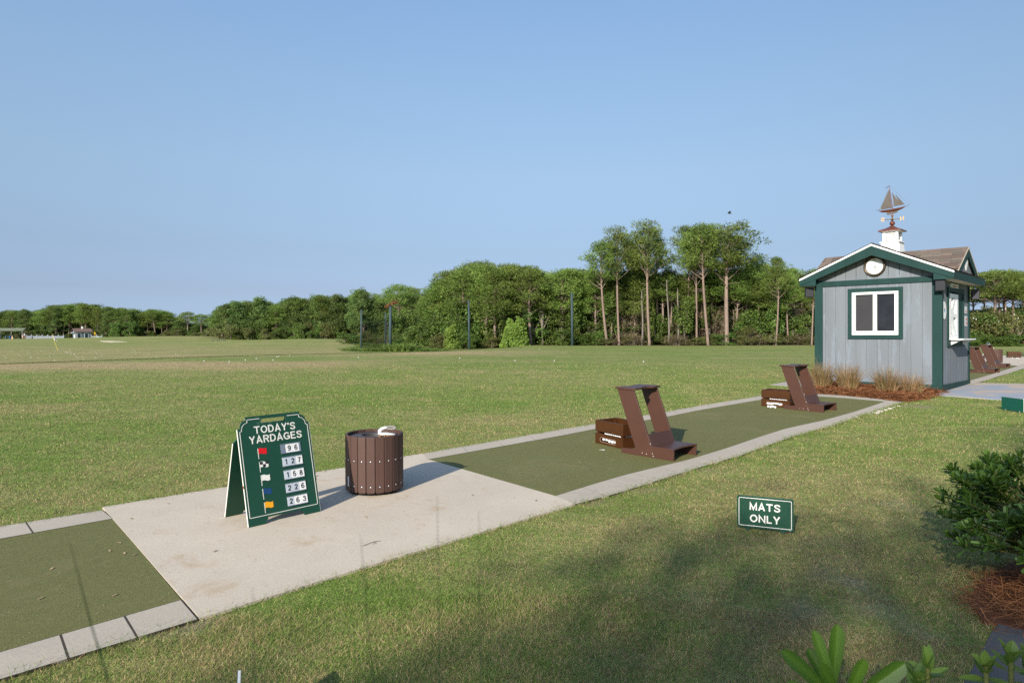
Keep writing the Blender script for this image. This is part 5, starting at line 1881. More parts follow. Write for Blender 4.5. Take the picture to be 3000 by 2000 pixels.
def edge_fringe():
    g = np.random.default_rng(77)
    X, Yv, S = [], [], []
    runs = [(SLAB[1:4], 1), (SLAB[6:] + SLAB[:1], 1), (MAT_NEAR_OUT, 1), (MAT_NEAR_TOP_OUT, 1), (K_OUT, 1), (T_OUT, 1)]
    for pts, _ in runs:
        p = np.array(pts); L = np.linalg.norm(np.diff(p, axis=0), axis=1)
        for (a, b), l in zip(zip(p, p[1:]), L):
            n = int(l * 420)
            if n < 2: continue
            t = g.random(n); d = (b - a) / l; nn = np.array([-d[1], d[0]])
            k = vnoise(a[0] + d[0] * t * l, a[1] + d[1] * t * l, 2.2, 33)
            o = g.normal(0, 0.016 + 0.03 * k, n)
            q = a + d * (t * l)[:, None] + nn * o[:, None]
            keep = g.random(n) < 0.35 + 0.9 * k
            X.append(q[keep, 0]); Yv.append(q[keep, 1])
    x, y = np.concatenate(X), np.concatenate(Yv); n = len(x)
    r = np.hypot(x, y); k = np.maximum(1, r / 4)
    h = g.uniform(.018, .045, n); w = g.uniform(.002, .0035, n) * k; az = g.uniform(0, 6.28, n); la = g.uniform(0, 6.28, n); ln = h * g.uniform(.3, 1.6, n)
    z = gz(x, y) + 0.004
    b = np.stack([np.cos(az) * w / 2, np.sin(az) * w / 2, np.zeros(n)], -1); c = np.stack([x, y, z], -1)
    tip = c + np.stack([np.cos(la) * ln, np.sin(la) * ln, h], -1)
    t = g.random((n, 1)); dry = g.random(n) < .22
    colr = np.where(dry[:, None], np.array(DRY_LO) * (1 - t) + np.array(DRY_HI) * t, np.array(GREEN_LO) * (1 - t) + np.array(GREEN_HI) * t) * g.uniform(.7, 1.2, (n, 1))
    tag(mobj("grass", quads("grass", np.stack([c - b, c + b, tip], 1), 3, colors=colr), M['blade']), "longer untrimmed grass spilling over the paving edges", "grass", kind="stuff")


litter()
make_grass()
edge_fringe()


# ------------------------------------------------------------------ pine straw and ornamental grasses
def straw_bed(name, poly, n, L, W, hump, label):
    px = np.array(poly)
    g = np.random.default_rng(12)
    x = g.uniform(px[:, 0].min(), px[:, 0].max(), n * 4); y = g.uniform(px[:, 1].min(), px[:, 1].max(), n * 4)
    k = in_poly(x + g.normal(0, .06, n * 4), y + g.normal(0, .06, n * 4), poly)
    for pl in (KIOSK_FOOT,):
        k &= ~in_poly(x, y, pl)
    x, y = x[k][:n], y[k][:n]; n = len(x)
    dist = np.full(n, 9.0)
    for i in range(len(poly)):
        a, b = np.array(poly[i]), np.array(poly[(i + 1) % len(poly)])
        ab = b - a
        t = np.clip(((x - a[0]) * ab[0] + (y - a[1]) * ab[1]) / (ab @ ab), 0, 1)
        dist = np.minimum(dist, np.hypot(x - a[0] - t * ab[0], y - a[1] - t * ab[1]))
    h = hump * np.clip(dist / 0.25, 0, 1) * (0.5 + vnoise(x, y, 4, 21))
    z = gz(x, y) + g.uniform(0.002, 1.0, n) * h + 0.006
    az = g.uniform(0, 2 * math.pi, n); el = g.normal(0, 0.22, n)
    l = g.uniform(0.6, 1.2, n) * L; w = W * g.uniform(0.7, 1.3, n)
    u = np.stack([np.cos(az) * np.cos(el), np.sin(az) * np.cos(el), np.sin(el)], -1) * (l / 2)[:, None]
    v = np.stack([-np.sin(az), np.cos(az), g.normal(0, .5, n)], -1); v = unit(v) * (w / 2)[:, None]
    c = np.stack([x, y, np.maximum(z, gz(x, y) + np.abs(u[:, 2]) * 0.7 + 0.004)], -1)
    bend = np.stack([-np.sin(az), np.cos(az), np.zeros(n)], -1) * (l * g.normal(0, .08, n))[:, None]
    V1 = np.stack([c - u - v + bend, c - v, c + v, c - u + v + bend], 1); V2 = np.stack([c - v, c + u - v + bend, c + u + v + bend, c + v], 1)
    t = g.random((n, 1))
    colr = np.array([0.10, 0.032, 0.012]) * (1 - t) + np.array([0.34, 0.15, 0.06]) * t
    o = mobj(name, quads(name, np.concatenate([V1, V2]), 4, colors=np.concatenate([colr, colr])), M['straw'])
    tag(o, label, "pine straw", kind="stuff")
    m = MB()
    cx, cy = px[:, 0].mean(), px[:, 1].mean()
    m.prism([(a, b, gzf(a, b) - 0.02) for a, b in poly], [(cx + (a - cx) * .96, cy + (b - cy) * .96, gzf(a, b) + 0.012) for a, b in poly])
    me_ = m.mesh("straw_base")
    bm = bmesh.new(); bm.from_mesh(me_); bmesh.ops.triangulate(bm, faces=[f for f in bm.faces if len(f.verts) > 4]); bm.to_mesh(me_); bm.free()
    mobj("straw_base", me_, M['moundstraw'], o)


straw_bed("pine_straw", STRAW1, 9000, 0.24, 0.0065, 0.10, "red brown pine straw heaped along the kiosk's gable wall")
straw_bed("pine_straw", STRAW2, 2600, 0.20, 0.0026, 0.05, "red brown pine straw under the glossy bush at the right edge")


def blades(n, base_r, L0, L1, spread, width, cols, seed, seg=5, z0=0.0, arch=1.0):
    g = np.random.default_rng(seed)
    a = g.uniform(0, 2 * math.pi, n); r = base_r * np.sqrt(g.random(n))
    bx, by = r * np.cos(a), r * np.sin(a)
    az = a + g.normal(0, 0.6, n)
    L = g.uniform(L0, L1, n); sp = np.abs(g.normal(0.35, 0.25, n)) * spread
    t = np.linspace(0, 1, seg + 1)
    horiz = sp[:, None] * L[:, None] * (0.5 * t + 0.7 * arch * t**2.3)
    vert = L[:, None] * (t - 0.42 * sp[:, None] * arch * t**2.6)
    P = np.stack([bx[:, None] + np.cos(az)[:, None] * horiz, by[:, None] + np.sin(az)[:, None] * horiz, z0 + vert], -1)
    side = g.uniform(0, 2 * math.pi, n)
    sv = np.stack([np.cos(side), np.sin(side), np.zeros(n)], -1)[:, None, :]
    w = (width * (1 - 0.75 * t))[None, :, None]
    A, B = P - sv * w / 2, P + sv * w / 2
    Q = np.stack([A[:, :-1], B[:, :-1], B[:, 1:], A[:, 1:]], 2).reshape(-1, 4, 3)
    k = g.random((n, 1))
    pick = g.integers(0, len(cols), n)
    c = np.array(cols)[pick] * (0.7 + 0.6 * k)
    return Q, np.repeat(c, seg, axis=0)


TANS = [(0.29, 0.175, 0.085), (0.22, 0.115, 0.052), (0.35, 0.235, 0.125), (0.155, 0.13, 0.045), (0.12, 0.115, 0.035)]
labs = ["tan ornamental grass clump, leftmost one, at the kiosk's left corner board", "tan ornamental grass clump, second from left, below the window's left half",
        "tan ornamental grass clump, third from left, below the window's right edge", "short straw ornamental grass clump, rightmost one, near the kiosk corner"]
for i, (px, py, L1, n) in enumerate(((2408, 1139, 0.70, 420), (2485, 1145, 0.68, 460), (2597, 1154, 0.66, 420), (2672, 1156, 0.50, 340))):
    p = G(px, py)
    t = thing("ornamental_grass", labs[i], "ornamental grass", tuple(p), group="ornamental grasses before the kiosk")
    L1 *= 1.0
    Q, C = blades(int(n * 1.5), 0.18, L1 * 0.45, L1, 0.72, 0.0085, TANS if i < 3 else TANS[:4], 40 + i)
    mobj("blades", quads("blades", Q, 4, colors=C), M['dryblade'], t)
    Q, C = blades(26, 0.10, L1 * 0.9, L1 * 1.35, 0.45, 0.005, TANS[:3], 60 + i)
    mobj("seed_stalks", quads("seed_stalks", Q, 4, colors=C), M['dryblade'], t)

# dark fringe of longer grass along the tee edge
def fringe():
    g = np.random.default_rng(31)
    n = 26000
    y = g.uniform(20, 70, n)
    x = np.interp(y, EDGE_Y, EDGE_X) - np.abs(g.normal(0.12, 0.16, n))
    z = gz(x, y) - 0.02
    h = g.uniform(0.02, 0.065, n); w = g.uniform(0.015, 0.03, n); az = g.uniform(0, 2 * math.pi, n)
    b = np.stack([np.cos(az) * w, np.sin(az) * w, np.zeros(n)], -1)
    c = np.stack([x, y, z], -1)
    tip = c + np.stack([g.normal(0, .03, n), g.normal(0, .03, n), h], -1)
    t = g.random((n, 1))
    colr = np.array([0.045, 0.060, 0.018]) * (1 - t) + np.array([0.17, 0.17, 0.06]) * t
    tag(mobj("grass_fringe", quads("grass_fringe", np.stack([c - b, c + b, tip], 1), 3, colors=colr), M['blade']), "dark fringe of longer grass along the far tee edge", "grass", kind="stuff")


fringe()


# ------------------------------------------------------------------ trees: meshes shared between copies
def clump_leaves(g, centre, rad, n, L, W, up=0.35, soft=0.4, shell=0.45, spiky=0.0):
    """leaf quads filling an ellipsoid, facing more or less outward"""
    d = unit(g.normal(size=(n, 3)))
    r = (g.random(n) ** (1 / 3)) * (1 - shell) + shell * g.uniform(0.75, 1.08, n)
    p = centre + d * r[:, None] * np.array(rad)
    nrm = unit(d * soft + g.normal(size=(n, 3)) * 0.55 + np.array([0, -0.1, up]))
    q = leaf_quads(p, nrm, L * g.uniform(0.6, 1.3, n), W * g.uniform(0.6, 1.3, n), g)
    if spiky:
        k = g.random(n) < spiky                       # needle sprays standing out of the clump
        t = unit(d + np.array([0, 0, 0.45]) + g.normal(size=(n, 3)) * 0.25)
        b = unit(np.cross(t, unit(g.normal(size=(n, 3)))))
        l = (L * g.uniform(0.9, 1.8, n))[:, None]; w = (W * g.uniform(0.45, 0.8, n))[:, None]
        p2 = centre + d * (0.72 + 0.4 * g.random(n))[:, None] * np.array(rad)
        sp = np.stack([p2 - t * l * .35, p2 + b * w / 2 + t * l * .1, p2 + t * l * .65, p2 - b * w / 2 + t * l * .1], axis=1)
        q = np.where(k[:, None, None], sp, q)
    return q


def pine_meshes(seed, H=15.0, cb=0.62, hw=2.6, n_cl=20, per=85, flat=0.55, lean=0.0, crad=0.95, L=0.34, W=0.10, dense=False, trunk_r=0.17):
    """trunk with limbs, crown of needle clumps; H total height, cb where the crown begins (fraction), hw crown half width"""
    g = np.random.default_rng(seed)
    m = MB()
    bend = g.normal(0, 0.25, 2)
    def axis_(t): return Vector((lean * t * H * 0.1 + bend[0] * math.sin(t * 3), bend[1] * math.sin(t * 2.5), t * H * 0.97))
    ts = [0, .04, .15, .3, .45, .6, .75, .88, 1.0]
    m.tube([axis_(t) for t in ts], [trunk_r * 1.35, trunk_r * 1.05, trunk_r, trunk_r * .93, trunk_r * .85, trunk_r * .72, trunk_r * .5, trunk_r * .28, trunk_r * .1], 8)
    Q, T = [], []
    ga = g.uniform(0, 6.28)
    for i in range(n_cl):
        t = cb + (1 - cb) * (0.06 + 0.94 * ((i + 0.5) / n_cl) ** (0.85 if not dense else 1.0))
        frac = (t - cb) / (1 - cb)
        if dense: prof = (1 - frac) ** 0.75 * 0.95 + 0.12
        else: prof = math.sin(math.pi * min(1, 0.18 + 0.80 * frac)) ** 0.7
        ga += 2.4 + g.normal(0, 0.3)
        rr = hw * prof * g.uniform(0.45, 1.0) * (0.35 if i >= n_cl - 2 else 1)
        base = axis_(max(0.1, t - 0.10 - 0.04 * g.random()))
        c = axis_(t) + Vector((math.cos(ga) * rr, math.sin(ga) * rr, g.normal(0, 0.25)))
        midp = base.lerp(c, 0.55) + Vector((0, 0, -0.10 * rr))
        lr = 0.035 + 0.012 * rr
        m.tube([base, midp, c + Vector((0, 0, -0.15))], [lr, lr * .6, lr * .25], 5, cap=False)
        for s_ in range(g.integers(2, 4)):
            off = g.normal(0, 0.55, 3) * np.array([crad, crad, crad * 0.4])
            rad = np.array([crad * g.uniform(.65, 1.1), crad * g.uniform(.65, 1.1), crad * flat * g.uniform(.7, 1.1)])
            k = int(per * g.uniform(.7, 1.2) / 1.5)
            q = clump_leaves(g, np.array(c) + off, rad, k, L, W, spiky=0.42)
            Q.append(q)
            T.append(np.clip(g.normal(0.45 + g.normal(0, 0.16), 0.2, k), 0, 1))
    # a few bare dead limbs under the crown
    for i in range(g.integers(2, 6)):
        t = cb * g.uniform(0.6, 1.0); a = g.uniform(0, 6.28); l = g.uniform(0.4, 1.4)
        b = axis_(t)
        m.tube([b, b + Vector((math.cos(a) * l * .6, math.sin(a) * l * .6, 0.1)), b + Vector((math.cos(a) * l, math.sin(a) * l, 0.0))], [0.04, 0.025, 0.01], 4, cap=False)
    tm = m.mesh("trunk")
    cm = quads("crown", np.concatenate(Q), 4, tint=np.concatenate(T))
    return tm, cm


def broad_meshes(seed, H=5.0, hw=2.2, n=2400, L=0.26, W=0.2, low=0.05, lobes=14, trunk_r=0.08):
    g = np.random.default_rng(seed)
    m = MB()
    m.tube([(0, 0, -0.1), (g.normal(0, .1), g.normal(0, .1), H * .35), (g.normal(0, .3), g.normal(0, .3), H * .8)], [trunk_r * 1.3, trunk_r, trunk_r * .3], 6)
    Q, T = [], []
    for i in range(lobes):
        a = g.uniform(0, 6.28); zf = low + (1 - low) * g.beta(1.3, 1.3)
        prof = math.sqrt(max(0.05, 1 - (2 * zf - 0.95) ** 2)) if zf > 0.45 else 0.92
        rr = hw * prof * g.uniform(0.25, 0.85)
        c = np.array([math.cos(a) * rr, math.sin(a) * rr, H * min(zf, 0.88)])
        rad = np.array([hw * .42, hw * .42, H * .17]) * g.uniform(.7, 1.2)
        k = n // lobes
        q = clump_leaves(g, c, rad, k, L, W, up=0.3)
        Q.append(q); T.append(np.clip(g.normal(0.45 + g.normal(0, .15), 0.2, k), 0, 1))
        m.tube([(0, 0, H * zf * .4), tuple(c * np.array([.5, .5, .8])), tuple(c)], [trunk_r * .5, trunk_r * .35, trunk_r * .15], 4, cap=False)
    return m.mesh("trunk"), quads("crown", np.concatenate(Q), 4, tint=np.concatenate(T))


def thicket_meshes(seed, H=3.5, hw=2.2, n=900):
    """bare grey brown twigs"""
    g = np.random.default_rng(seed)
    m = MB()
    for i in range(16):
        a, r = g.uniform(0, 6.28), g.uniform(0, hw * .6)
        p0 = Vector((math.cos(a) * r, math.sin(a) * r, 0)); p1 = p0 + Vector((g.normal(0, .4), g.normal(0, .4), H * g.uniform(.4, .7))); p2 = p1 + Vector((g.normal(0, .8), g.normal(0, .8), H * g.uniform(.1, .35)))
        m.tube([p0, p1, p2], [.04, .025, .01], 4, cap=False)
    c = np.stack([g.normal(0, hw * .45, n), g.normal(0, hw * .45, n), H * g.beta(1.6, 1.6, n)], -1)
    Q = leaf_quads(c, unit(g.normal(size=(n, 3))), g.uniform(.4, 1.1, n), g.uniform(.03, .07, n), g)
    c2 = np.stack([g.normal(0, hw * .42, n // 2), g.normal(0, hw * .42, n // 2), H * g.beta(1.2, 1.9, n // 2)], -1)
    Q2 = leaf_quads(c2, unit(g.normal(size=(n // 2, 3))), 0.22, 0.14, g)
    return m.mesh("trunk"), quads("crown", np.concatenate([Q, Q2]), 4, tint=g.random(n + n // 2))


def withmat(pair, bark, leaf):
    pair[0].materials.append(bark); pair[1].materials.append(leaf)
    pair[0].polygons.foreach_set("use_smooth", [True] * len(pair[0].polygons))
    return pair


TALL = [withmat(pine_meshes(100 + i, H=15, cb=0.60 + 0.03 * (i % 2), hw=2.5, n_cl=30, per=120, crad=0.82, flat=0.66, lean=[0, -.5, .4, .2, -.2][i]), M['bark'], M['pine']) for i in range(5)]
MIDP = [withmat(pine_meshes(200 + i, H=13, cb=0.42, hw=2.6, n_cl=40, per=125, flat=0.66, crad=0.9), M['bark'], M['pine' if i % 3 else 'pine2']) for i in range(5)]
DENSE = [withmat(pine_meshes(300 + i, H=12, cb=0.24, hw=2.5, n_cl=42, per=115, dense=True, flat=0.7, L=0.42, W=0.15, crad=0.88), M['bark'], M['darkpine']) for i in range(5)]
FLAT = [withmat(pine_meshes(400 + i, H=12, cb=0.66, hw=3.6, n_cl=34, per=130, flat=0.5, crad=0.95), M['bark'], M['pine2' if i else 'pine']) for i in range(3)]
BROAD = [withmat(broad_meshes(500 + i, H=5, hw=2.2), M['twig'], M['broad']) for i in range(3)]
SCRUB = [withmat(broad_meshes(520 + i, H=3, hw=2.0, n=1900, L=0.2, W=0.12), M['twig'], M['scrub']) for i in range(3)]
THICK = [withmat(thicket_meshes(540 + i), M['twig'], M['thicket']) for i in range(3)]
OAK = [withmat(broad_meshes(560 + i, H=7, hw=2.0, n=1700, L=0.3, W=0.22, low=0.35, lobes=12, trunk_r=0.1), M['twig'], M['broad']) for i in range(2)]

rt = random.Random(21)


def plant(kind, pair, p, label, cat, group, sx, sz, name=None, tilt=0.0, rz=None):
    t = thing(name or kind, label, cat, (p.x, p.y, p.z - 0.05), (tilt, tilt * rt.uniform(-1, 1), rt.uniform(0, 6.28) if rz is None else rz), group)
    t.scale = (sx, sx, sz)
    for n_, me_ in zip(("trunk", "crown"), pair):
        o = bpy.data.objects.new(n_, me_); link(o, t)
    return t


SKY = [(-200, 915), (0, 910), (60, 903), (100, 910), (155, 892), (220, 886), (268, 886), (300, 898), (357, 898), (405, 905), (450, 903), (490, 912), (520, 928), (540, 934), (570, 938), (590, 935), (612, 945), (630, 930), (637, 900),
       (660, 890), (680, 882), (700, 881), (763, 870), (800, 888), (852, 869), (885, 868), (905, 878), (933, 863), (984, 862), (1010, 870), (1049, 852), (1066, 850), (1085, 865), (1125, 866), (1150, 858), (1190, 855), (1225, 862), (1246, 862), (1263, 852),
       (1280, 830), (1296, 814), (1326, 776), (1360, 770), (1398, 761), (1470, 768), (1556, 776), (1600, 791), (1660, 783), (1720, 786), (1800, 790), (2100, 790), (2150, 778), (2200, 770), (2260, 770), (2320, 780), (2400, 782), (2800, 800), (2860, 800), (2880, 790), (2930, 783), (3000, 787), (3200, 790)]
SKX, SKYY = np.array([a for a, _ in SKY], float), np.array([b for _, b in SKY], float)


def top_at(px):
    return float(np.interp(px, SKX, SKYY))


def crown_top(pair):
    me = pair[1]
    if "top" not in me:
        co = np.empty(len(me.vertices) * 3); me.vertices.foreach_get("co", co)
        me["top"] = float(np.percentile(co.reshape(-1, 3)[:, 2], 99.6))
    return me["top"]


def fit(pair_h, p, top_py):
    """vertical scale that brings a tree of height pair_h, standing at p, up to the row top_py"""
    return max(1.5, ZAT(top_py, p.y) - p.z) / (pair_h if isinstance(pair_h, float) else crown_top(pair_h))


GW, GC, GL = "pines of the right hand wood", "pines of the wood behind the range", "pines of the far left wood"
# tall front pines of the right wood, each traced: foot px, depth, top row, crown half width in metres, proto
front = [(1779, 82, 706, 2.5, 1, "slender leaning pine, leftmost of the tall pines, its crown lower than the next one's"),
         (1814, 82, 662, 2.1, 0, "second tall pine from the left in the right wood, narrow crown"),
         (1836, 88, 700, 2.0, 3, "thin trunked pine just behind the second tall pine from the left"),
         (1903, 81.5, 645, 2.6, 0, "tall straight pine with a full round crown, alone left of the sky gap"),
         (1926, 86, 690, 1.9, 4, "dark trunked slim pine right behind the tall round crowned pine"),
         (2010, 86, 662, 2.4, 3, "tall pine just right of the sky gap, fine crooked limbs below its crown"),
         (2041, 83, 668, 2.0, 4, "slim pine second right of the sky gap, trunk reaching the turf"),
         (2055, 87, 660, 2.2, 2, "pale slim pine between two thicker trunks right of the sky gap"),
         (2075, 81, 654, 2.6, 1, "thick trunked tall pine left of the widest crowned pine"),
         (2130, 81, 646, 4.0, 2, "tallest pine with the widest crown, a patch of orange bark on its trunk"),
         (1862, 87, 692, 2.0, 2, "pine crown filling in behind the second tall pine and the round crowned one"),
         (2092, 86.5, 655, 2.4, 0, "slim pine hidden behind the thick trunked tall pine"),
         (2152, 87, 692, 2.2, 3, "slim pine half behind the widest crowned pine"),
         (2224, 86, 748, 1.8, 4, "shorter pine two trunks left of the kiosk, behind the slim lone one"),
         (2273, 82, 752, 1.7, 3, "slim shorter pine with an open crown, nearest pine left of the kiosk"),
         (2310, 84, 800, 1.6, 0, "small pine with a bare lower trunk close to the kiosk's left eave"),
         (2378, 83, 800, 1.6, 2, "pine seen just left of the kiosk's corner board")]
for px, Y, top, hw, k, lab in front:
    p = PY(px, Y)
    plant("pine_tree", TALL[k], p, lab, "pine tree", GW, hw / 2.7, fit(TALL[k], p, top), rz=rt.uniform(-.5, .5))
for px, top in ((1959, 820), (1985, 845), (1880, 850)):
    p = PY(px, 82 + rt.uniform(0, 3))
    m = MB()
    h = ZAT(top, p.y) - p.z
    a = -0.04 if px == 1959 else 0.03
    pts = [Vector((a * z * h * .5 + 0.1 * math.sin(z * 5), 0, z * h)) for z in (0, .2, .4, .6, .8, 1)]
    m.tube(pts, [.13, .12, .11, .09, .08, .04], 6)
    for q in range(5):
        b = pts[3].lerp(pts[5], rt.random()); v = Vector((rt.uniform(-1, 1), rt.uniform(-1, 1), rt.uniform(0, .6)))
        m.tube([b, b + v * .7, b + v * 1.1], [.03, .02, .008], 4)
    o = m.build("bare_trunk", M['twig'], None, smooth=True)
    o.location = p
    tag(o, {1959: "bare slanting dead trunk without a crown, between the tall pines", 1985: "short bare dead trunk left of the leafy sapling in the right wood", 1880: "thin bare dead trunk left of the tall round crowned pine"}[px], "dead tree")
# left block of the right wood: a dome of pines showing trunks over shrubs
for px, Y, top, hw in ((1290, 92, 832, 2.6), (1320, 90, 792, 2.8), (1352, 86, 783, 2.8), (1400, 92, 762, 3.0), (1423, 85, 775, 2.6), (1452, 84, 776, 2.5), (1490, 86, 770, 3.0), (1530, 88, 775, 2.6), (1556, 83, 778, 2.7), (1600, 88, 792, 2.6), (1650, 84, 785, 3.0), (1690, 86, 786, 2.7), (1725, 90, 790, 2.4)):
    p = PY(px, Y)
    pr = MIDP[rt.randrange(5)]
    plant("pine_tree", pr, p, "pine of the domed canopy above the shrubs, left part of the right wood", "pine tree", "pines of the domed canopy", hw / 2.7, fit(pr, p, top + 2))
# shorter pines standing among the tall ones
for i in range(20):
    px = 1735 + (2260 - 1735) * (i + rt.random()) / 20
    p = PY(px, 85.5 + rt.uniform(-1.2, 2.2))
    pr = (MIDP + TALL)[rt.randrange(10)]
    plant("pine_tree", pr, p, "shorter sunlit pine filling in between the tall pine trunks", "pine tree", "shorter pines among the tall ones", rt.uniform(.7, .95), fit(pr, p, 786 + abs(rt.gauss(0, 14))))
# rows filling the right wood behind
for row, (Y0, n) in enumerate(((92, 22), (99, 20), (107, 20))):
    for i in range(n):
        px = 1275 + (2420 - 1275) * (i + rt.random()) / n
        Y = Y0 + rt.uniform(-2.5, 2.5)
        p = PY(px, Y)
        top = top_at(px) + abs(rt.gauss(0, 10)) + 3
        pair = (MIDP + TALL + DENSE[:2])[rt.randrange(12)]
        plant("pine_tree", pair, p, "pine standing deeper in the right wood, behind the front trunks", "pine tree", "pines deeper in the right wood", rt.uniform(.85, 1.15), fit(pair, p, top))
for row, (Y0, n) in enumerate(((84, 7), (93, 8), (102, 8))):
    for i in range(n):
        px = 2820 + (3260 - 2820) * (i + rt.random()) / n
        p = PY(px, Y0 + rt.uniform(-2, 2))
        top = top_at(px) + abs(rt.gauss(0, 5)) + (4 if row else 12)
        pr = FLAT[rt.randrange(3)]
        plant("pine_tree", pr, p, "flat crowned pine in the grove right of the kiosk", "pine tree", "flat crowned pines right of the kiosk", rt.uniform(.8, 1.0), fit(pr, p, top))
for px, Y, top, lab in ((2900, 76, 792, "flat crowned pine with a bare pale trunk, left of two beside the kiosk"), (2965, 76, 797, "flat crowned pine with a bare pale trunk, right of two beside the kiosk")):
    p = PY(px, Y)
    plant("pine_tree", FLAT[0 if px == 2900 else 2], p, lab, "pine tree", None, .95, fit(FLAT[0 if px == 2900 else 2], p, top))
# wood behind the range
for px, top in ((660, 890), (690, 882), (763, 870), (852, 869), (933, 863), (984, 862), (1049, 849), (1066, 846), (1100, 863)):
    p = PY(px, 166 + rt.uniform(-1, 3))
    pr = DENSE[rt.randrange(5)]
    plant("pine_tree", pr, p, "dense dark pine on the front edge of the wood behind the range", "pine tree", "front pines of the wood behind the range", rt.uniform(.95, 1.2), fit(pr, p, top))
for row, (Y0, n) in enumerate(((170, 26), (176, 26), (184, 24))):
    for i in range(n):
        px = 640 + (1290 - 640) * (i + rt.random()) / n
        p = PY(px, Y0 + rt.uniform(-2, 2))
        top = top_at(px) + abs(rt.gauss(0, 7)) + 2
        pair = (DENSE + MIDP)[rt.randrange(10)]
        plant("pine_tree", pair, p, "pine deeper in the wood behind the range", "pine tree", GC, rt.uniform(.9, 1.25), fit(pair, p, top))
p = PY(1165, 150)
plant("pine_tree", FLAT[1], p, "tall spreading pine rising above the wood behind the range", "pine tree", None, 1.25, fit(FLAT[1], p, 833))
p = PY(1207, 156)
plant("pine_tree", FLAT[2], p, "round crowned pine next to the tall spreading pine", "pine tree", None, 1.0, fit(FLAT[2], p, 841))
p = PY(1246, 140)
plant("pine_tree", DENSE[2], p, "dark pine in the notch left of the domed canopy", "pine tree", None, 1.0, fit(DENSE[2], p, 862))
# far left wood
for row, (Y0, n) in enumerate(((232, 26), (238, 26), (246, 24))):
    for i in range(n):
        px = -40 + (530 + 40) * (i + rt.random()) / n
        p = PY(px, Y0 + rt.uniform(-2, 2))
        top = top_at(px) + abs(rt.gauss(0, 5)) + 1
        pair = (MIDP + DENSE[:3] + TALL[:2])[rt.randrange(10)]
        plant("pine_tree", pair, p, "tall pine in the far left wood beyond the white fence", "pine tree", GL, rt.uniform(1.0, 1.35), fit(pair, p, top))
for px, top, lab in ((548, 913, "lone flat topped pine against the sky in the gap between the two woods"), (591, 920, "smaller flat topped pine in the gap, right of the lone taller one"), (616, 928, "thin bare pine in the gap beside the dark wood's edge")):
    p = PY(px, 225)
    plant("pine_tree", FLAT[1], p, lab, "pine tree", None, .95 if px < 600 else .6, fit(FLAT[1], p, top))
for i in range(16):
    px = 515 + 130 * (i + rt.random()) / 16
    p = PY(px, 236 + rt.uniform(-4, 8))
    pr = (DENSE + MIDP)[rt.randrange(10)]
    plant("pine_tree", pr, p, "low pine closing the gap between the two woods", "pine tree", "low pines between the woods", rt.uniform(.8, 1.1), fit(pr, p, top_at(px) + 8 + abs(rt.gauss(0, 6))))

# shrubs under and before the trees
def shrub_row(px0, px1, n, Y, h0, h1, protos, label, group, cat="shrub", dY=2.0, name="shrub"):
    for i in range(n):
        px = px0 + (px1 - px0) * (i + rt.random()) / n
        p = PY(px, Y + rt.uniform(-dY, dY))
        pr, ph = protos[rt.randrange(len(protos))]
        h = rt.uniform(h0, h1)
        plant(name, pr, p, label, cat, group, rt.uniform(.8, 1.2) * (0.6 + 0.4 * h / ph), h / ph)


PB, PS, PT, PO = [(x, 5.2) for x in BROAD], [(x, 3.1) for x in SCRUB], [(x, 3.4) for x in THICK], [(x, 7.2) for x in OAK]
shrub_row(1262, 1760, 30, 86, 3.0, 6.4, PB + PO, "tall leafy shrub under the domed canopy of pines", "tall shrubs under the domed canopy")
shrub_row(1262, 1760, 16, 83.5, 1.2, 2.4, PS + PB, "low olive shrub at the foot of the domed canopy", "low shrubs under the domed canopy")
shrub_row(1700, 2240, 26, 87, 2.6, 5.6, PT + PB + PO, "grey brown twiggy thicket behind the tall pine trunks", "thickets behind the tall trunks", "thicket", name="thicket")
shrub_row(1700, 2400, 26, 83.5, 0.8, 1.9, PS + PS + PT + PB, "low mixed shrub along the right wood's turf edge", "low shrubs along the right wood")
shrub_row(2080, 2400, 12, 86, 2.5, 5.0, PB + PO, "leafy understorey tree near the kiosk's left eave", "understorey trees near the kiosk", "small tree", name="small_tree")
shrub_row(1250, 2420, 40, 95, 3.5, 7.0, PB + PO + PT, "dark shrub deep inside the right wood", "shrubs deep in the right wood", dY=6)
shrub_row(2830, 3200, 9, 75, 3.6, 5.2, PS + PB, "rounded shrub dotted with pale flowers right of the kiosk", "flowering shrubs right of the kiosk", dY=1.2)
shrub_row(2830, 3200, 14, 72.5, 0.9, 1.5, PB, "low bright hedge shrub along the turf right of the kiosk", "hedge shrubs right of the kiosk", dY=.6)
shrub_row(2820, 3220, 12, 82, 3.0, 5.0, PB, "dark shrub behind the flowering shrubs right of the kiosk", "dark shrubs right of the kiosk", dY=4)
shrub_row(640, 1280, 34, 165, 1.8, 5.0, PB + PB + PS, "shrub at the foot of the wood behind the range", "shrubs before the wood behind the range", dY=2)
shrub_row(1000, 1280, 14, 120, 1.0, 2.2, PS + PB, "scrubby bush in the rough behind the net", "bushes in the rough behind the net", dY=10)
shrub_row(1200, 1290, 7, 95, 2.5, 5.5, PB, "dark leafy shrub left of the vine column", "dark shrubs left of the vine column", dY=4)
shrub_row(1120, 1290, 12, 132, 3.5, 7.0, PB, "leafy tree filling the gap behind the net posts", "leafy trees behind the net posts", "small tree", name="small_tree", dY=8)
shrub_row(-40, 530, 26, 229, 1.5, 4.0, PB + PS, "shrub at the foot of the far left wood", "shrubs before the far left wood", dY=1.5)
shrub_row(300, 420, 7, 226, 4.0, 6.5, PB, "dark green leafy tree right of the far shed", "leafy trees right of the far shed", "small tree", name="small_tree")
shrub_row(480, 660, 14, 214, 1.6, 3.2, PS + PB, "low shrub closing the gap between the two woods", "low shrubs in the gap")
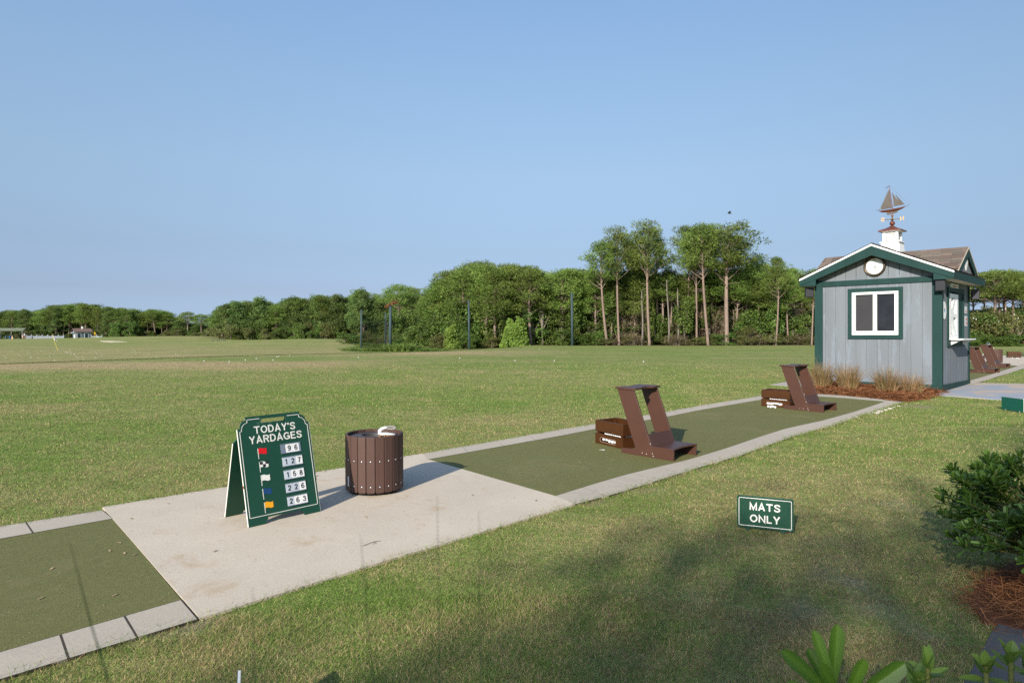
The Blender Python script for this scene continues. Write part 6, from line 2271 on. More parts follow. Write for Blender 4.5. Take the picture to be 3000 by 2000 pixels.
for px, Y, h, lab in ((2005, 82.5, 6.0, "bright leafy sapling standing before the trunks right of the sky gap"), (2270, 84.5, 5.6, "leafy understorey oak behind the slim pine left of the kiosk")):
    p = PY(px, Y)
    plant("small_tree", OAK[0], p, lab, "small tree", None, .75, h / 7.2)
p = PY(2195, 82.5); plant("shrub", SCRUB[1], p, "round yellowish green shrub between the widest crowned pine and the kiosk", "shrub", None, .85, 2.3 / 3.1)
p = PY(1590, 84); plant("small_tree", OAK[1], p, "yellow green leafy tree left of the tallest net pole", "small tree", None, 1.15, 8.6 / 7.2)
# pale flower heads on the shrubs right of the kiosk
fm = MB()
for i in range(9):
    px = rt.uniform(2850, 3050)
    fm.ball(PY(px, 73.2) + Vector((0, 0, rt.uniform(2.6, 4.2))), 0.06, 1)
tag(fm.build("blossoms", M['faded'], None), "pale blossoms dotted over the shrubs right of the kiosk", "blossoms", kind="stuff")


def mass(name, label, px0, px1, Y0, Y1, h, n, L, mat, seed, top=None):
    """dense foliage closing the depth of a wood"""
    g = np.random.default_rng(seed)
    px = g.uniform(px0, px1, n); Y = g.uniform(Y0, Y1, n)
    x = (px - 1500) / FPX * Y
    z = gz(x, Y)
    hh = h * (0.75 + 0.5 * vnoise(x, Y * 0.2, 0.25, seed))
    if top is not None:
        lim = EYE - (np.interp(px, SKX, SKYY) + top - HZ) * Y / FPX - z
        hh = np.minimum(hh, lim)
    c = np.stack([x, Y, z + g.random(n) * hh], -1)
    nrm = unit(g.normal(size=(n, 3)) * .6 + np.array([0, -0.9, 0.35]))
    q = leaf_quads(c, nrm, L * g.uniform(.6, 1.3, n), L * .7 * g.uniform(.6, 1.3, n), g)
    o = mobj(name, quads(name, q, 4, tint=np.clip(g.normal(.35, .2, n), 0, 1)), mat)
    tag(o, label, "woodland", kind="stuff")


mass("woodland", "dark massed foliage closing the back of the right wood", 1262, 2440, 111, 117, 9.0, 30000, 0.75, M['rear'], 71, 25)
mass("woodland", "massed foliage closing the grove right of the kiosk", 2800, 3300, 108, 113, 5.5, 12000, 0.75, M['broad'], 72, 40)
mass("woodland", "massed foliage closing the wood behind the range", 636, 1300, 189, 195, 11.0, 22000, 1.0, M['rear'], 73, 14)
mass("woodland", "massed foliage closing the far left wood", -60, 640, 252, 258, 12.0, 22000, 1.2, M['darkpine'], 74, 14)


def vine_block(label, px, Y, w, h):
    p = PY(px, Y)
    g = np.random.default_rng(int(px))
    n = 2600
    u = g.uniform(-.5, .5, n); t = g.random(n)
    edge = np.sqrt(np.clip(1 - np.abs(2 * u) ** 3.2, 0, 1)) * (0.80 + 0.42 * vnoise(u * w, 0 * u, 1.6, 5 + px))
    z = t * h * edge
    wob = 0.30 * (vnoise(z, u, 0.9, 14 + px) - .5)
    x = u * w * (1.08 - 0.22 * t) + wob + g.normal(0, .07, n)
    y = -0.15 - 0.55 * vnoise(x + 3, z, 1.1, 9) + (np.abs(u) * 2) ** 3 * .7 + g.normal(0, .14, n)
    c = np.stack([x, y, z], -1)
    nrm = unit(np.array([0, -1, .55]) + g.normal(0, .4, (n, 3)))
    q = leaf_quads(c, nrm, .34 * g.uniform(.6, 1.2, n), .3 * g.uniform(.6, 1.2, n), g)
    o = mobj("vine_column", quads("vine_column", q, 4, tint=np.clip(g.normal(.5, .25, n), 0, 1)), M['vine'])
    o.location = p
    o.rotation_euler = (0, 0, -math.atan2(p.x, p.y))
    tag(o, label, "vine")
    m = MB(); m.box(-w * .30, w * .30, .1, .5, 0, h * .5); m.build("vine_stems", M['dark'], o)


vine_block("narrow bright green vine covered column, left of the net pole", 1322, 82, 1.9, 2.9)
vine_block("broad bright green vine covered bank, right of the net pole", 1508, 81.5, 3.2, 3.1)

# ------------------------------------------------------------------ net and its poles
poles = [(1058, 72.5, 907, 0.10, "leftmost thin net pole, at the left end of the black net"), (1129, 84, 917, 0.11, "net pole at the far end of the black net, just left of the thickest pole"),
         (1143, 70.5, 897, 0.15, "thick net pole with dead orange pine needles caught on its top"), (1375, 72.5, 880, 0.11, "net pole between the two vine covered columns"), (1677, 80.5, 858, 0.15, "tallest grey green net pole, before the right wood")]
PT_ = {}
for px, Y, top, r, lab in poles:
    p = PY(px, Y)
    h = ZAT(top, Y) - p.z
    lean = -0.012 * h if px in (1375, 1677) else 0.008 * h
    m = MB(); m.tube([(0, 0, -.3), (lean * .5, 0, h * .5), (lean, 0, h)], [r * 1.1, r, r * .88], 12)
    o = thing("net_pole", lab, "pole", tuple(p), group="green poles of the golf net")
    m.build("pole_shaft", M['pole'], o, smooth=True)
    m = MB(); m.lathe([(0.0, 0.03), (r * .75, 0.02), (r * .95, 0.0), (r * .95, -0.08)], 12, c=(lean, 0, h)); m.build("pole_cap", M['pole'], o)
    PT_[px] = (p, h)


def net(label, a, b, ha, hb, sag, alpha):
    n = 14
    me = bpy.data.meshes.new("golf_net")
    V, F = [], []
    for i in range(n + 1):
        t = i / n
        q = a.lerp(b, t)
        for j in range(9):
            s = j / 8
            topz = ha * (1 - t) + hb * t - sag * 4 * t * (1 - t)
            bow = 0.12 * math.sin(math.pi * s) * math.sin(math.pi * t)
            V.append((q.x + bow, q.y - bow * 2, gzf(q.x, q.y) + 0.05 + s * topz))
    for i in range(n):
        for j in range(8):
            k = i * 9 + j
            F.append((k, k + 9, k + 10, k + 1))
    me.from_pydata(V, [], F)
    o = mobj("golf_net", me, net_material(alpha), smooth=True)
    tag(o, label, "net")


net("sagging black net hung between the two left net poles", PT_[1058][0], PT_[1129][0], PT_[1058][1] * .86, PT_[1129][1] * .86, .45, 0.42)
net("sheer black net hung from the far net pole to the thick pole", PT_[1129][0], PT_[1143][0], PT_[1129][1] * .85, PT_[1143][1] * .7, .4, 0.35)
# dead pine branch caught on the thick pole
p, h = PT_[1143]
g_ = np.random.default_rng(5)
t_ = thing("dead_branch", "dead orange pine branch caught on top of the thick net pole", "branch", (p.x, p.y, p.z + h))
Qs = [clump_leaves(g_, np.array(c), (.24, .2, .11), 60, .26, .06) for c in ((-.38, 0, -.02), (-.08, 0, .12), (.2, 0, .3), (.42, .1, .42), (.62, .1, .4))]
mobj("needles", quads("needles", np.concatenate(Qs), 4, tint=g_.random(300)), M['deadneedle'], t_)
m = MB(); m.tube([(-.5, 0, -.05), (0, 0, .05), (.35, 0, .28), (.7, .1, .36)], [.015, .035, .03, .01], 5); m.build("branch_stem", M['bark'], t_)

# rough tussocks round the net
def tussock(n, seed):
    Q, C = blades(n, 0.5, .5, .9, .6, .05, [(1, 1, 1)], seed, seg=2)
    return quads("blades", Q, 4, tint=np.random.default_rng(seed).random(len(Q)))
TUS = [tussock(150, 80 + i) for i in range(3)]
for t_me in TUS: t_me.materials.append(M['lushgrass'])
g_ = random.Random(8)
for i in range(70):
    px = g_.uniform(1030, 1290); Y = g_.choice((g_.uniform(69, 73), g_.uniform(72, 135)))
    p = PY(px, Y)
    if float(np.interp(Y, EDGE_Y, EDGE_X)) - p.x < 1.2: continue
    o = bpy.data.objects.new("grass_tussock", TUS[i % 3]); link(o); o.location = p
    k = g_.uniform(.7, 1.4); o.scale = (k * 1.8, k * 1.8, k * .28); o.rotation_euler = (0, 0, g_.uniform(0, 6))
    tag(o, "lush green grass tussock in the rough around the net", "tussock", "grass tussocks in the rough")
for px, Y, s_ in ((1160, 69.5, 1.2), (1180, 70.0, 1.4), (1200, 70.5, 1.0)):
    p = PY(px, Y)
    o = bpy.data.objects.new("grass_tussock", TUS[0]); link(o); o.location = p; o.scale = (s_ * 2, s_ * 2, s_ * .8)
    tag(o, "tall dark green tussock at the foot of the thick net pole", "tussock", "tussocks at the thick pole's foot")

# ------------------------------------------------------------------ far structures on the left
def far_shed():
    Y = 214.0
    p = PY(221, Y)
    s = thing("far_shed", "small blue grey clapboard shed with a brown gable roof and white cupola, far left", "shed", tuple(p), (0, 0, R(46)))
    # local x along the long wall, y away from the camera
    L, D, H = 4.2, 3.0, 2.05
    m = MB()
    m.prism([(0, 0, -.3), (0, D, -.3), (0, D, H), (0, D / 2, H + .95), (0, 0, H)], [(L, 0, -.3), (L, D, -.3), (L, D, H), (L, D / 2, H + .95), (L, 0, H)])
    for i in range(12): m.box(.02, L - .02, -.02, 0, .1 + i * .16, .1 + i * .16 + .13)
    m.build("wall", M['farwall'], s)
    for y0, y1 in ((-.35, D / 2), (D + .35, D / 2)):
        m = MB()
        z0, z1 = H - .08, H + 1.02
        m.prism([(-.45, y0, z0), (-.45, y1, z1), (-.45, y1, z1 + .1), (-.45, y0, z0 + .1)], [(L + .45, y0, z0), (L + .45, y1, z1), (L + .45, y1, z1 + .1), (L + .45, y0, z0 + .1)])
        m.build("roof", paint("far_brown_roof", (0.155, 0.105, 0.085), 0.9, 0.15, 2, 20), s)
    for x0 in (0.95, 3.0):
        m = MB(); m.box(x0 - .62, x0 + .62, -.06, -.021, .0, 1.75); w = m.build("window", M['paper'], s)
        m = MB(); m.box(x0 - .42, x0 + .42, -.09, -.061, .1, 1.55); m.build("pane", M['darkglass'], w)
    m = MB(); m.box(-.06, -.005, .5, 1.5, 0, 1.75); d = m.build("door", M['white'], s)
    m = MB(); m.box(L + .0, L + .05, -.03, .1, 0, H); m.box(-.05, 0.1, -.05, -.021, 0, H); m.build("corner_board", M['paper'], s)
    m = MB(); m.prism([(-1.0, -.1, H - .35), (-1.0, D * .6, H - .35), (-.02, D * .6, H - .05), (-.02, -.1, H - .05)], [(-1.0, -.1, H - .28), (-1.0, D * .6, H - .28), (-.02, D * .6, H + .02), (-.02, -.1, H + .02)])
    m.build("lean_to", M['paper'], s)
    m = MB(); m.box(L * .48, L * .58, D / 2 - .25, D / 2 + .25, H + .85, H + 1.4)
    m.prism([(L * .47, D / 2 - .3, H + 1.4), (L * .59, D / 2 - .3, H + 1.4), (L * .59, D / 2 + .3, H + 1.4), (L * .47, D / 2 + .3, H + 1.4)],
            [(L * .52, D / 2 - .03, H + 1.75), (L * .54, D / 2 - .03, H + 1.75), (L * .54, D / 2 + .03, H + 1.75), (L * .52, D / 2 + .03, H + 1.75)])
    m.build("cupola", M['white'], s)


far_shed()


def far_fence(label, px0, px1, Y, n, h):
    a, b = PY(px0, Y), PY(px1, Y)
    s = thing("picket_fence", label, "fence", tuple(a), (0, 0, math.atan2(b.y - a.y, b.x - a.x)))
    L = (b - a).length
    for i in range(n + 1):
        m = MB(); x = L * i / n
        m.box(x - .09, x + .09, -.09, .09, -.3, h + .22); m.prism([(x - .1, -.1, h + .22), (x + .1, -.1, h + .22), (x + .1, .1, h + .22), (x - .1, .1, h + .22)], [(x - .02, -.02, h + .36), (x + .02, -.02, h + .36), (x + .02, .02, h + .36), (x - .02, .02, h + .36)])
        m.build("post", M['greywhite'], s)
    for i in range(n):
        m = MB()
        for j in range(16):
            x0 = L * i / n + .1 + (L / n - .2) * j / 16; w = (L / n - .2) / 16 * .82
            t = (j + .5) / 16
            zt = h * (.93 - .16 * 4 * t * (1 - t)) + .1
            m.box(x0, x0 + w, -.02, .02, -.2, zt)
        x0, x1 = L * i / n + .09, L * (i + 1) / n - .09
        m.box(x0, x1, .021, .06, .2, .3); m.box(x0, x1, .021, .06, h * .6, h * .6 + .1)
        m.build("picket_panel", M['greywhite'], s)


far_fence("long white picket fence with dipping panels, left of the far shed", 77, 187, 205, 7, .95)
far_fence("short white picket fence right of the far shed", 268, 299, 214, 2, .75)


def canopy():
    Y = 208.0
    a, b = PY(-60, Y), PY(64, Y)
    s = thing("range_shelter", "grey green roofed open shelter on posts at the far left edge", "shelter", tuple(a))
    L = b.x - a.x
    zt, zb = ZAT(961, Y) - a.z, ZAT(969, Y) - a.z
    m = MB()
    m.prism([(0, 0, zb), (L + .35, 0, zb), (L + .1, 1.6, zt), (0, 1.6, zt)], [(0, .0, zb + .06), (L + .35, 0, zb + .06), (L + .1, 1.6, zt + .06), (0, 1.6, zt + .06)])
    m.prism([(0, 3.2, zb), (L + .35, 3.2, zb), (L + .1, 1.6, zt), (0, 1.6, zt)], [(0, 3.2, zb + .06), (L + .35, 3.2, zb + .06), (L + .1, 1.61, zt + .06), (0, 1.61, zt + .06)])
    m.build("shelter_roof", M['canopy'], s)
    for i in range(4):
        for y in (.15, 3.0):
            m = MB(); x = L * (i + .99) / 4
            m.box(x - .06, x + .05, y, y + .12, -.3, zb); m.build("post", M['greywhite'] if (y < 1 and i == 3) else M['pole'], s)
    m = MB(); m.box(0, L + 1.1, .2, .3, zb - .12, zb - .02); m.build("eave_beam", M['pole'], s)


canopy()


def human():
    Y = 203.0
    p = PY(72, Y)
    t = thing("person", "walking person in a white top and dark red shorts beside the far white fence", "person", tuple(p), (0, 0, R(90)))
    # one continuous body on a skin modifier: walking, seen from the side (facing -x after turning)
    V = [(0, 0, .95), (0, .0, 1.15), (0, .03, 1.40), (0, .05, 1.50), (0, .07, 1.56), (0, .09, 1.66), (0, .08, 1.74),
         (.10, .02, .90), (.11, .22, .52), (.11, .24, .10), (.11, .36, .05),
         (-.10, -.02, .90), (-.11, -.10, .50), (-.11, -.38, .14), (-.11, -.30, .06),
         (.19, .04, 1.40), (.23, -.10, 1.14), (.22, -.02, .90), (.22, .02, .82),
         (-.19, .04, 1.40), (-.23, .16, 1.15), (-.22, .34, .98), (-.22, .40, .93)]
    E = [(0, 1), (1, 2), (2, 3), (3, 4), (4, 5), (5, 6), (0, 7), (7, 8), (8, 9), (9, 10), (0, 11), (11, 12), (12, 13), (13, 14), (2, 15), (15, 16), (16, 17), (17, 18), (2, 19), (19, 20), (20, 21), (21, 22)]
    Rd = [.14, .13, .15, .07, .055, .10, .08, .095, .065, .04, .035, .095, .065, .04, .035, .06, .045, .035, .03, .06, .045, .035, .03]
    me = bpy.data.meshes.new("body"); me.from_pydata(V, E, [])
    me.materials.append(M['skin'])
    o = bpy.data.objects.new("body", me); link(o, t)
    sk = o.modifiers.new("skin", 'SKIN'); 
    for i, r in enumerate(Rd): me.skin_vertices[0].data[i].radius = (r, r)
    me.skin_vertices[0].data[0].use_root = True
    o.modifiers.new("sub", 'SUBSURF').render_levels = 1
    m = MB()
    m.tube([(0, 0, .93), (0, .01, 1.1), (0, .03, 1.32), (0, .04, 1.45), (0, .05, 1.49)], [.175, .155, .185, .15, .075], 14)
    m.tube([(.15, .035, 1.41), (.22, -.03, 1.26)], [.085, .07], 8); m.tube([(-.15, .035, 1.41), (-.22, .09, 1.28)], [.085, .07], 8)
    m.build("shirt", M['cloth_white'], t, smooth=True)
    m = MB()
    m.tube([(0, 0, 1.0), (0, 0, .86)], [.168, .175], 14); m.tube([(.10, .02, .92), (.11, .17, .58)], [.12, .10], 10); m.tube([(-.10, -.02, .92), (-.11, -.09, .56)], [.12, .10], 10)
    m.build("shorts", M['cloth_dark'], t, smooth=True)
    m = MB(); m.ball((0, .075, 1.70), .105, 2, (1, 1.05, 1)); m.ball((0, -.03, 1.66), .06, 2, (1, 1, 1.4)); m.build("hair", M['hair'], t, smooth=True)


human()
# bag and cart left of the person, tan easel stands
p = PY(66, 203)
t_ = thing("golf_bag", "pale golf bag leaning in front of the walking person", "golf bag", tuple(p))
m = MB(); m.tube([(.25, 0, .1), (-.1, 0, .85)], [.16, .15], 10); m.build("bag_body", M['tan_canvas'], t_, smooth=True)
m = MB()
for i in range(4): m.tube([(-.1 + .04 * i, 0, .85), (-.16 + .05 * i, 0, 1.08)], .03, 6)
m.build("club_heads", M['white'], t_)
p = PY(36, 200)
t_ = thing("folding_stand", "tan folding bag stand on the turf before the far shelter", "stand", tuple(p))
m = MB(); m.prism([(-.15, -.25, 0), (.42, -.25, 0), (.0, 0, 1.05), (-.06, 0, 1.05)], [(-.15, -.22, 0), (.42, -.22, 0), (.0, .03, 1.05), (-.06, .03, 1.05)]); m.build("stand_panel", M['tan_canvas'], t_)
m = MB(); m.tube([(-.4, .3, 0), (-.03, .02, 1.05)], .04, 6); m.tube([(.3, .3, 0), (-.03, .02, 1.05)], .04, 6); m.build("stand_legs", M['tan_canvas'], t_)
for px, c in ((17.5, 'dark'), (29.5, 'blue')):
    p = PY(px, 206)
    t_ = thing("litter_bin", "%s drum bin under the far shelter" % ("dark green" if c == 'dark' else "dark blue"), "bin", tuple(p))
    m = MB(); m.lathe([(0, 0), (.3, 0), (.32, .1), (.32, .85), (.28, .95), (0, 1.0)], 16); m.build("drum", M['pole'] if c == 'dark' else M['blue'], t_)
# white low chair by the short fence
p = PY(289, 209)
t_ = thing("lawn_chair", "low white slatted chair near the short far fence", "chair", tuple(p))
m = MB(); m.prism([(-.35, -.3, .30), (.30, -.3, .38), (.30, .3, .38), (-.35, .3, .30)], [(-.35, -.3, .35), (.30, -.3, .43), (.30, .3, .43), (-.35, .3, .35)]); m.build("seat", M['white'], t_)
m = MB(); m.prism([(-.35, -.3, .33), (-.30, -.3, .33), (-.30, .3, .33), (-.35, .3, .33)], [(-.62, -.3, .95), (-.57, -.3, .95), (-.57, .3, .95), (-.62, .3, .95)]); m.build("backrest", M['white'], t_)
for x, y in ((.27, -.28), (.27, .28), (-.35, -.28), (-.35, .28)):
    m = MB(); m.box(x - .03, x + .03, y - .03, y + .03, 0, .40 if x > 0 else .31); m.build("leg", M['white'], t_)


def flag(label, px, Y, top, cloth, stick, w, h, lean=0.0, droop=True, foot=0.0):
    p = PY(px, Y)
    Ht = ZAT(top, Y) - p.z
    t = thing("flagstick", label, "flag", tuple(p))
    m = MB(); m.tube([(0, 0, 0), (lean, 0, Ht)], .018 if Y < 120 else .035, 6); m.build("stick", stick, t)
    me = bpy.data.meshes.new("flag_cloth")
    V, F = [], []
    n, k = 8, 6
    for i in range(n + 1):
        for j in range(k + 1):
            u, v = i / n, j / k
            x = lean * (1 - v * h / Ht) + w * u * (0.55 if droop else 1) * (1 if droop else 1)
            z = Ht - h * v - (h * .75 * u if droop else h * .25 * u)
            V.append((x, .05 * math.sin(u * 7 + v), z))
    for i in range(n):
        for j in range(k):
            a = i * (k + 1) + j
            F.append((a, a + k + 1, a + k + 2, a + 1))
    me.from_pydata(V, [], F)
    o = mobj("flag_cloth", me, cloth, t)
    sol = o.modifiers.new("thick", 'SOLIDIFY'); sol.thickness = .006


def checker_cloth():
    m, nt, b = nmat("checkered_cloth")
    ch = nt.nodes.new("ShaderNodeTexChecker"); ch.inputs["Scale"].default_value = 5.5
    ch.inputs["Color1"].default_value = (.75, .75, .78, 1); ch.inputs["Color2"].default_value = (.02, .02, .03, 1)
    nt.links.new(_coord(nt), ch.inputs["Vector"])
    nt.links.new(ch.outputs[0], b.inputs["Base Color"])
    b.inputs["Roughness"].default_value = .8
    return m


flag("black and white checkered flag on a leaning yellow stick, far left range", 170, 70, 979, checker_cloth(), M['yellowstick'], .55, .46, lean=-.62)
flag("yellow flag on a thin stick by the far shed", 276.5, 196, 971.5, M['flagyellow'], M['yellowstick'], .6, .5)
p = PY(638, 150)
t_ = thing("target_frame", "low grey metal frame lying on the far range before the dark wood", "frame", tuple(p))
for y in (0, .8):
    m = MB(); m.tube([(-1.4, y, .32), (1.4, y, .32)], .05, 6); m.build("rail", M['pole'], t_)
for x in (-1.3, 0, 1.3):
    m = MB(); m.tube([(x, 0, 0), (x, 0, .32), (x, .8, .32), (x, .8, 0)], .05, 6); m.build("leg", M['pole'], t_)
p = PY(624, 262)
t_ = thing("house", "white house glimpsed through the trees in the gap", "house", tuple(p))
m = MB(); m.box(-.9, 2.8, 0, 4, -.5, 3.2); m.build("wall", M['white'], t_)
m = MB(); m.prism([(-1.2, -.4, 3.2), (3.2, -.4, 3.2), (3.2, 2, 4.6), (-1.2, 2, 4.6)], [(-1.2, 4.4, 3.2), (3.2, 4.4, 3.2), (3.2, 2.02, 4.62), (-1.2, 2.02, 4.62)]); m.build("roof", M['dark'], t_)
p = PY(605.5, 228)
t_ = thing("white_lamp", "white globe on a thin mast among the trees in the gap", "mast light", tuple(p))
hz_ = ZAT(952, 228) - p.z
m = MB(); m.tube([(0, 0, 0), (0, 0, hz_)], .06, 6); m.build("mast", M['pole'], t_)
m = MB(); m.ball((0, 0, hz_), .3, 2, (.8, .8, 1.3)); m.build("globe", M['white'], t_, smooth=True)

# bird in flight
bp = Vector(((2137 - 1500) / FPX * 60, 60, ZAT(625, 60)))
t_ = thing("bird", "small dark bird flying above the tall pines", "bird", tuple(bp), (0, 0, R(180)))
m = MB(); m.tube([(.16, 0, .03), (.11, 0, .02), (.0, 0, -.01), (-.12, 0, 0), (-.24, 0, .0)], [.012, .04, .055, .035, .012], 8)
me_ = m.mesh("body"); 
m = MB()
for s_ in (1, -1):
    q = [(.09, s_ * .03, .01), (.12, s_ * .16, .09), (.02, s_ * .34, .17), (-.06, s_ * .18, .08), (-.06, s_ * .03, .01)]
    m.prism([(x, y, z) for x, y, z in q], [(x, y, z + .01) for x, y, z in q])
bm = bmesh.new(); bm.from_mesh(me_); tmp = m.mesh("w"); bm.from_mesh(tmp); bm.to_mesh(me_); bm.free()
mobj("bird_body", me_, M['bird'], t_)


# ------------------------------------------------------------------ glossy shrubs close to the camera
def leaf_shape(L, W, curl, fold, tip=0.75, n=6):
    """one obovate leaf along +x, as quads (2 strips)"""
    Q = []
    px_ = [0, .15, .35, .6, .8, .92, .97, 1.0]
    pw_ = [.22, .40, .66, .93, 1.0, .86, .58, .16] if tip > 0.5 else [.25, .75, 1.0, .9, .6, .32, .18, .05]
    n = 7
    pts = []
    for i in range(n + 1):
        t = px_[i]
        x = L * (t - 0.12 * curl * t * t); z = curl * L * 0.35 * t * t
        w = W / 2 * pw_[i]
        pts.append(((x, -w, z + fold * w), (x, 0, z), (x, w, z + fold * w)))
    for a, b in zip(pts, pts[1:]):
        Q.append([a[0], b[0], b[1], a[1]]); Q.append([a[1], b[1], b[2], a[2]])
    return np.array(Q)


def whorl(g, c, up, n, L, W, open0, open1, tip=0.75):
    """rosette of leaves round the shoot tip c pointing up"""
    Q, T = [], []
    up = Vector(up).normalized()
    a0 = g.uniform(0, 6.28)
    for i in range(n):
        az = a0 + i * 2.4 + g.normal(0, .2); op = open0 + (open1 - open0) * (1 - i / n) + g.normal(0, .12)
        side = up.orthogonal().normalized()
        side = Matrix.Rotation(az, 3, up) @ side
        d = (up * math.cos(op) + side * math.sin(op)).normalized()
        yv = up.cross(side).normalized(); zv = d.cross(yv).normalized()
        if zv.dot(up) < 0: zv = -zv
        l = L * g.uniform(.7, 1.15) * (0.65 + 0.35 * (1 - i / n))
        q = leaf_shape(l, W * g.uniform(.8, 1.15), g.uniform(-.2, .25), g.uniform(.25, .6), tip)
        R3 = np.array([[d.x, yv.x, zv.x], [d.y, yv.y, zv.y], [d.z, yv.z, zv.z]])
        base = np.array(c) - np.array(up) * (0.035 * (1 - i / n))
        q = q @ R3.T + base
        Q.append(q); T.append(np.full(len(q), np.clip(g.normal(.5, .22), 0, 1)))
    return np.concatenate(Q), np.concatenate(T)


def glossy_bush(label, centre, rad, n, L, W, seed, mat, name="glossy_shrub", group=None, bias=None):
    g = np.random.default_rng(seed)
    t = thing(name, label, "shrub", tuple(centre), group=group)
    Q, T = [], []
    m = MB()
    for i in range(n):
        d = unit(g.normal(size=3)); d[2] = abs(d[2]) * 0.9 + 0.02 if g.random() < .8 else d[2] * .4
        if bias is not None and g.random() < 0.6: d = unit(d + np.array(bias))
        r = g.uniform(.72, 1.05)
        tip = np.array([d[0] * rad[0] * r, d[1] * rad[1] * r, rad[2] * (0.46 + 0.56 * max(-.30, d[2]) * r)])
        root = np.array([g.normal(0, .05), g.normal(0, .05), 0.02])
        mid = root * .5 + tip * .5 + np.array([0, 0, 0.10 * rad[2]])
        up = unit(tip - mid + np.array([0, 0, .35 * rad[2]]))
        m.tube([root, mid, tip], [.008, .006, .004], 5, cap=False)
        for f_, cnt in ((1.0, 11), (.88, 7), (.74, 6)):
            c = mid + (tip - mid) * f_
            q, tt_ = whorl(g, c, up, cnt, L * (1 if f_ > .9 else .9), W, .35, 1.35)
            Q.append(q); T.append(tt_ * (1.0 if f_ > .9 else .75))
    m.build("stems", M['stem'], t)
    mobj("foliage", quads("foliage", np.concatenate(Q), 4, tint=np.concatenate(T)), mat, t, smooth=True)
    return t


bc_ = PY(3125, 4.05)
glossy_bush("large dark glossy leaved bush at the right edge of the picture", bc_, (.66, .66, .84), 150, .085, .022, 5, M['pitto'], bias=(-.5, 0, .1))


def front_shoot(label, px, top, Y, leaves, stem_r, mat, name="young_shoot"):
    """shoots of low shrubs in front of the camera, rooted in the ground"""
    p = PY(px, Y)
    t = thing(name, label, "plant", tuple(p))
    return t, p, ZAT(top, Y) - p.z


def ribbed(T):
    """paler midrib: raises the tint of the inner two corners of each leaf strip"""
    t = np.repeat(T[:, None], 4, axis=1)
    t[0::2, 2:] += .38; t[1::2, :2] += .38
    return np.clip(t, 0, 1)


def big_whorl():
    t, p, h = front_shoot("cluster of big upright glossy leaves at the lower right edge", 2462, 1990, 1.12, 0, 0, None, "glossy_shrub")
    g = np.random.default_rng(3)
    def px2(px, py, Y=1.12): return Vector(((px - 1500) / FPX * Y, Y, ZAT(py, Y))) - p
    Q, T = [], []
    root = Vector((0, 0, h - 0.03))
    spec = [((2288, 1903), .024, .0, .45), ((2402, 1864), .021, .02, .85), ((2478, 1851), .027, .03, .65), ((2512, 1906), .022, -.02, .95), ((2630, 1927), .030, -.02, .5), ((2380, 1920), .022, -.03, 1.0),
            ((2395, 1930), .02, .04, .35), ((2474, 1960), .026, -.05, 1.0), ((2370, 1985), .022, -.05, .8), ((2545, 2010), .024, .03, .5), ((2330, 2040), .024, .04, .5), ((2600, 2060), .024, -.04, .5)]
    for (px, py), w, dy, tint in spec:
        tip = px2(px, py) + Vector((0, dy, 0))
        b0 = root + Vector((g.normal(0, .006), g.normal(0, .006), -g.uniform(0, .02)))
        d = tip - b0; l = d.length; d.normalize()
        view = Vector((0, -1, .35)).normalized()
        yv = d.cross(view).normalized(); zv = yv.cross(d).normalized()
        q = leaf_shape(l, w * 0.98, g.uniform(-.12, .12), .35, .8, 6)
        R3 = np.array([[d.x, yv.x, zv.x], [d.y, yv.y, zv.y], [d.z, yv.z, zv.z]])
        Q.append(q @ R3.T + np.array(b0)); T.append(np.full(len(q), tint))
    for k in range(5):       # lower whorls of the same shrub, below the frame
        c = np.array([g.normal(0, .12), g.normal(0, .05), h * g.uniform(.35, .78)])
        q, tt_ = whorl(g, c, (g.normal(0, .3), g.normal(0, .3), 1), 10, .09, .024, .4, 1.3)
        Q.append(q); T.append(tt_)
    mobj("foliage", quads("foliage", np.concatenate(Q), 4, tint=ribbed(np.concatenate(T) * .75)), M['pitto_front'], t, smooth=True)
    m = MB(); m.tube([(0, 0, 0), (.01, 0, h * .5), tuple(root)], [.009, .007, .005], 6); m.build("stem", M['stem'], t, smooth=True)


M['pitto_front'] = leafmat("fresh_glossy_leaves", (0.014, 0.062, 0.010), (0.145, 0.27, 0.028), 0.35, rough=0.45, objvar=0.05, spec=0.4)
big_whorl()


def sprout(label, tips, Y, seed, L=.034, W=.017):
    px0 = sum(a for a, _ in tips) / len(tips)
    p = PY(px0, Y)
    t = thing("young_shoot", label, "plant", tuple(p), group=None)
    g = np.random.default_rng(seed)
    Q, T = [], []
    m = MB()
    for px, py in tips:
        c = Vector(((px - 1500) / FPX * Y, Y, ZAT(py, Y))) - p
        m.tube([(0, 0, 0), (c.x * .7, c.y * .5, c.z * .6), tuple(c)], [.006, .005, .0045], 6, cap=False)
        q, tt_ = whorl(g, c + Vector((0, 0, .004)), (g.normal(0, .1), -.15, 1), 8, L, W, .15, 1.45, .3)
        Q.append(q); T.append(np.clip(tt_ + .25, 0, 1))
        for f_ in (.93, .86):
            q, tt_ = whorl(g, c * f_, (0, 0, 1), 5, L * 1.15, W * 1.1, .9, 1.6, .3)
            Q.append(q); T.append(tt_)
    m.build("stems", M['stem'], t, smooth=True)
    mobj("foliage", quads("foliage", np.concatenate(Q), 4, tint=np.concatenate(T)), M['sprout'], t, smooth=True)


sprout("low pale green shoot right of the big glossy leaves", [(2718, 1950), (2690, 1985)], 1.25, 4, .055, .02)
sprout("pair of yellow green budding shoots over the slate path", [(2962, 1918), (2888, 1948), (3012, 1940)], 1.2, 6, .045, .019)
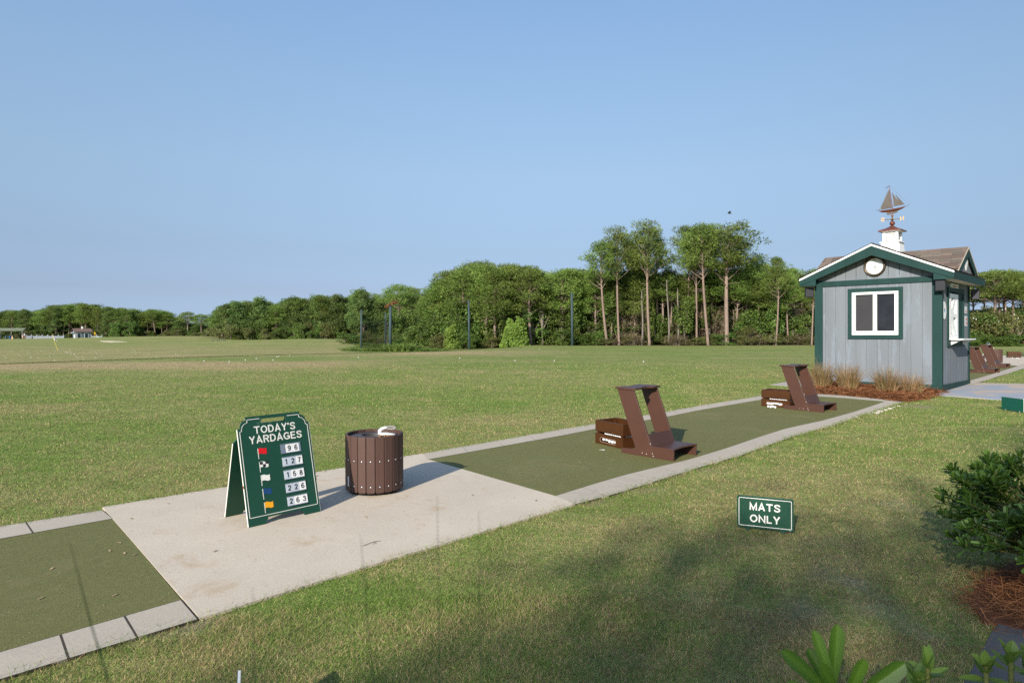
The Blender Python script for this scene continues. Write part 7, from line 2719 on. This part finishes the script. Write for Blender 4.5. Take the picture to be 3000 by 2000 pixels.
# low shrub left of the view that throws its shade over the near lawn
sb_ = Vector((-1.95, 1.05, 0)); sb_.z = gzf(sb_.x, sb_.y)
glossy_bush("low glossy shrub just outside the left foreground", sb_, (.30, .3, .80), 40, .08, .024, 9, M['pitto'])

# blurred grass stalks close before the lens
for i, (px, top, bot, Y, lx, lab) in enumerate(((205, 1590, 2060, .62, 135, "long dark grass stalk leaning across the left mat, close to the lens"), (1056, 1560, 2060, .70, 45, "thin grass stalk over the slab's lower edge, close to the lens"), (1281, 1450, 2060, .80, 8, "straight thin grass stalk before the slab, close to the lens"), (1403, 1495, 2060, .74, 6, "faint short grass stalk right of the straight one, close to the lens"), (740, 1720, 2060, .7, 6, "faint short grass stalk at the slab's lower left, close to the lens"))):
    Y *= .62
    p = PY(px + lx, Y)
    c = lambda a, b: Vector(((a - 1500) / FPX * Y, Y, ZAT(b, Y))) - p
    m = MB(); w = .0004 if i else .0005
    m.tube([(0, 0, 0), tuple(c(px + lx, bot)), tuple(c(px + lx * .45, (top + bot) / 2)), tuple(c(px, top))], [w * 1.2, w, w * .8, w * .25], 5)
    o = m.build("grass_stalk", paint("green_stalk", (0.055, 0.085, 0.03), 0.8, 0.15, 20), None)
    o.location = p
    tag(o, lab, "grass stalk")

# ------------------------------------------------------------------ trees behind the camera that shade the near lawn
def pq(pv, q): return Vector((.446 * pv + .895 * q, .895 * pv - .446 * q, -0.1))
SPARSE = [withmat(pine_meshes(600 + i, H=14, cb=0.42, hw=2.7, n_cl=26, per=30, crad=0.95, flat=0.7, L=0.34, W=0.15), M['bark'], M['pine']) for i in range(3)]
for i, (tip, D, q, sx) in enumerate(((3.6, 29, -.5, .8), (4.9, 30, -.75, .7), (5.4, 31, -.1, .7), (6.9, 27, .45, .75), (7.9, 32, 1.25, .75), (7.0, 25, 2.5, .85), (12.6, 36, 2.3, .6), (9.2, 33, 3.4, .7))):
    p = pq(tip - D, q)
    h = D * math.tan(R(SUN_EL)) + .3
    plant("pine_tree", SPARSE[i % 3], p, "pine behind the camera, outside the picture", "pine tree", "pines behind the camera", sx, h / crown_top(SPARSE[i % 3]))
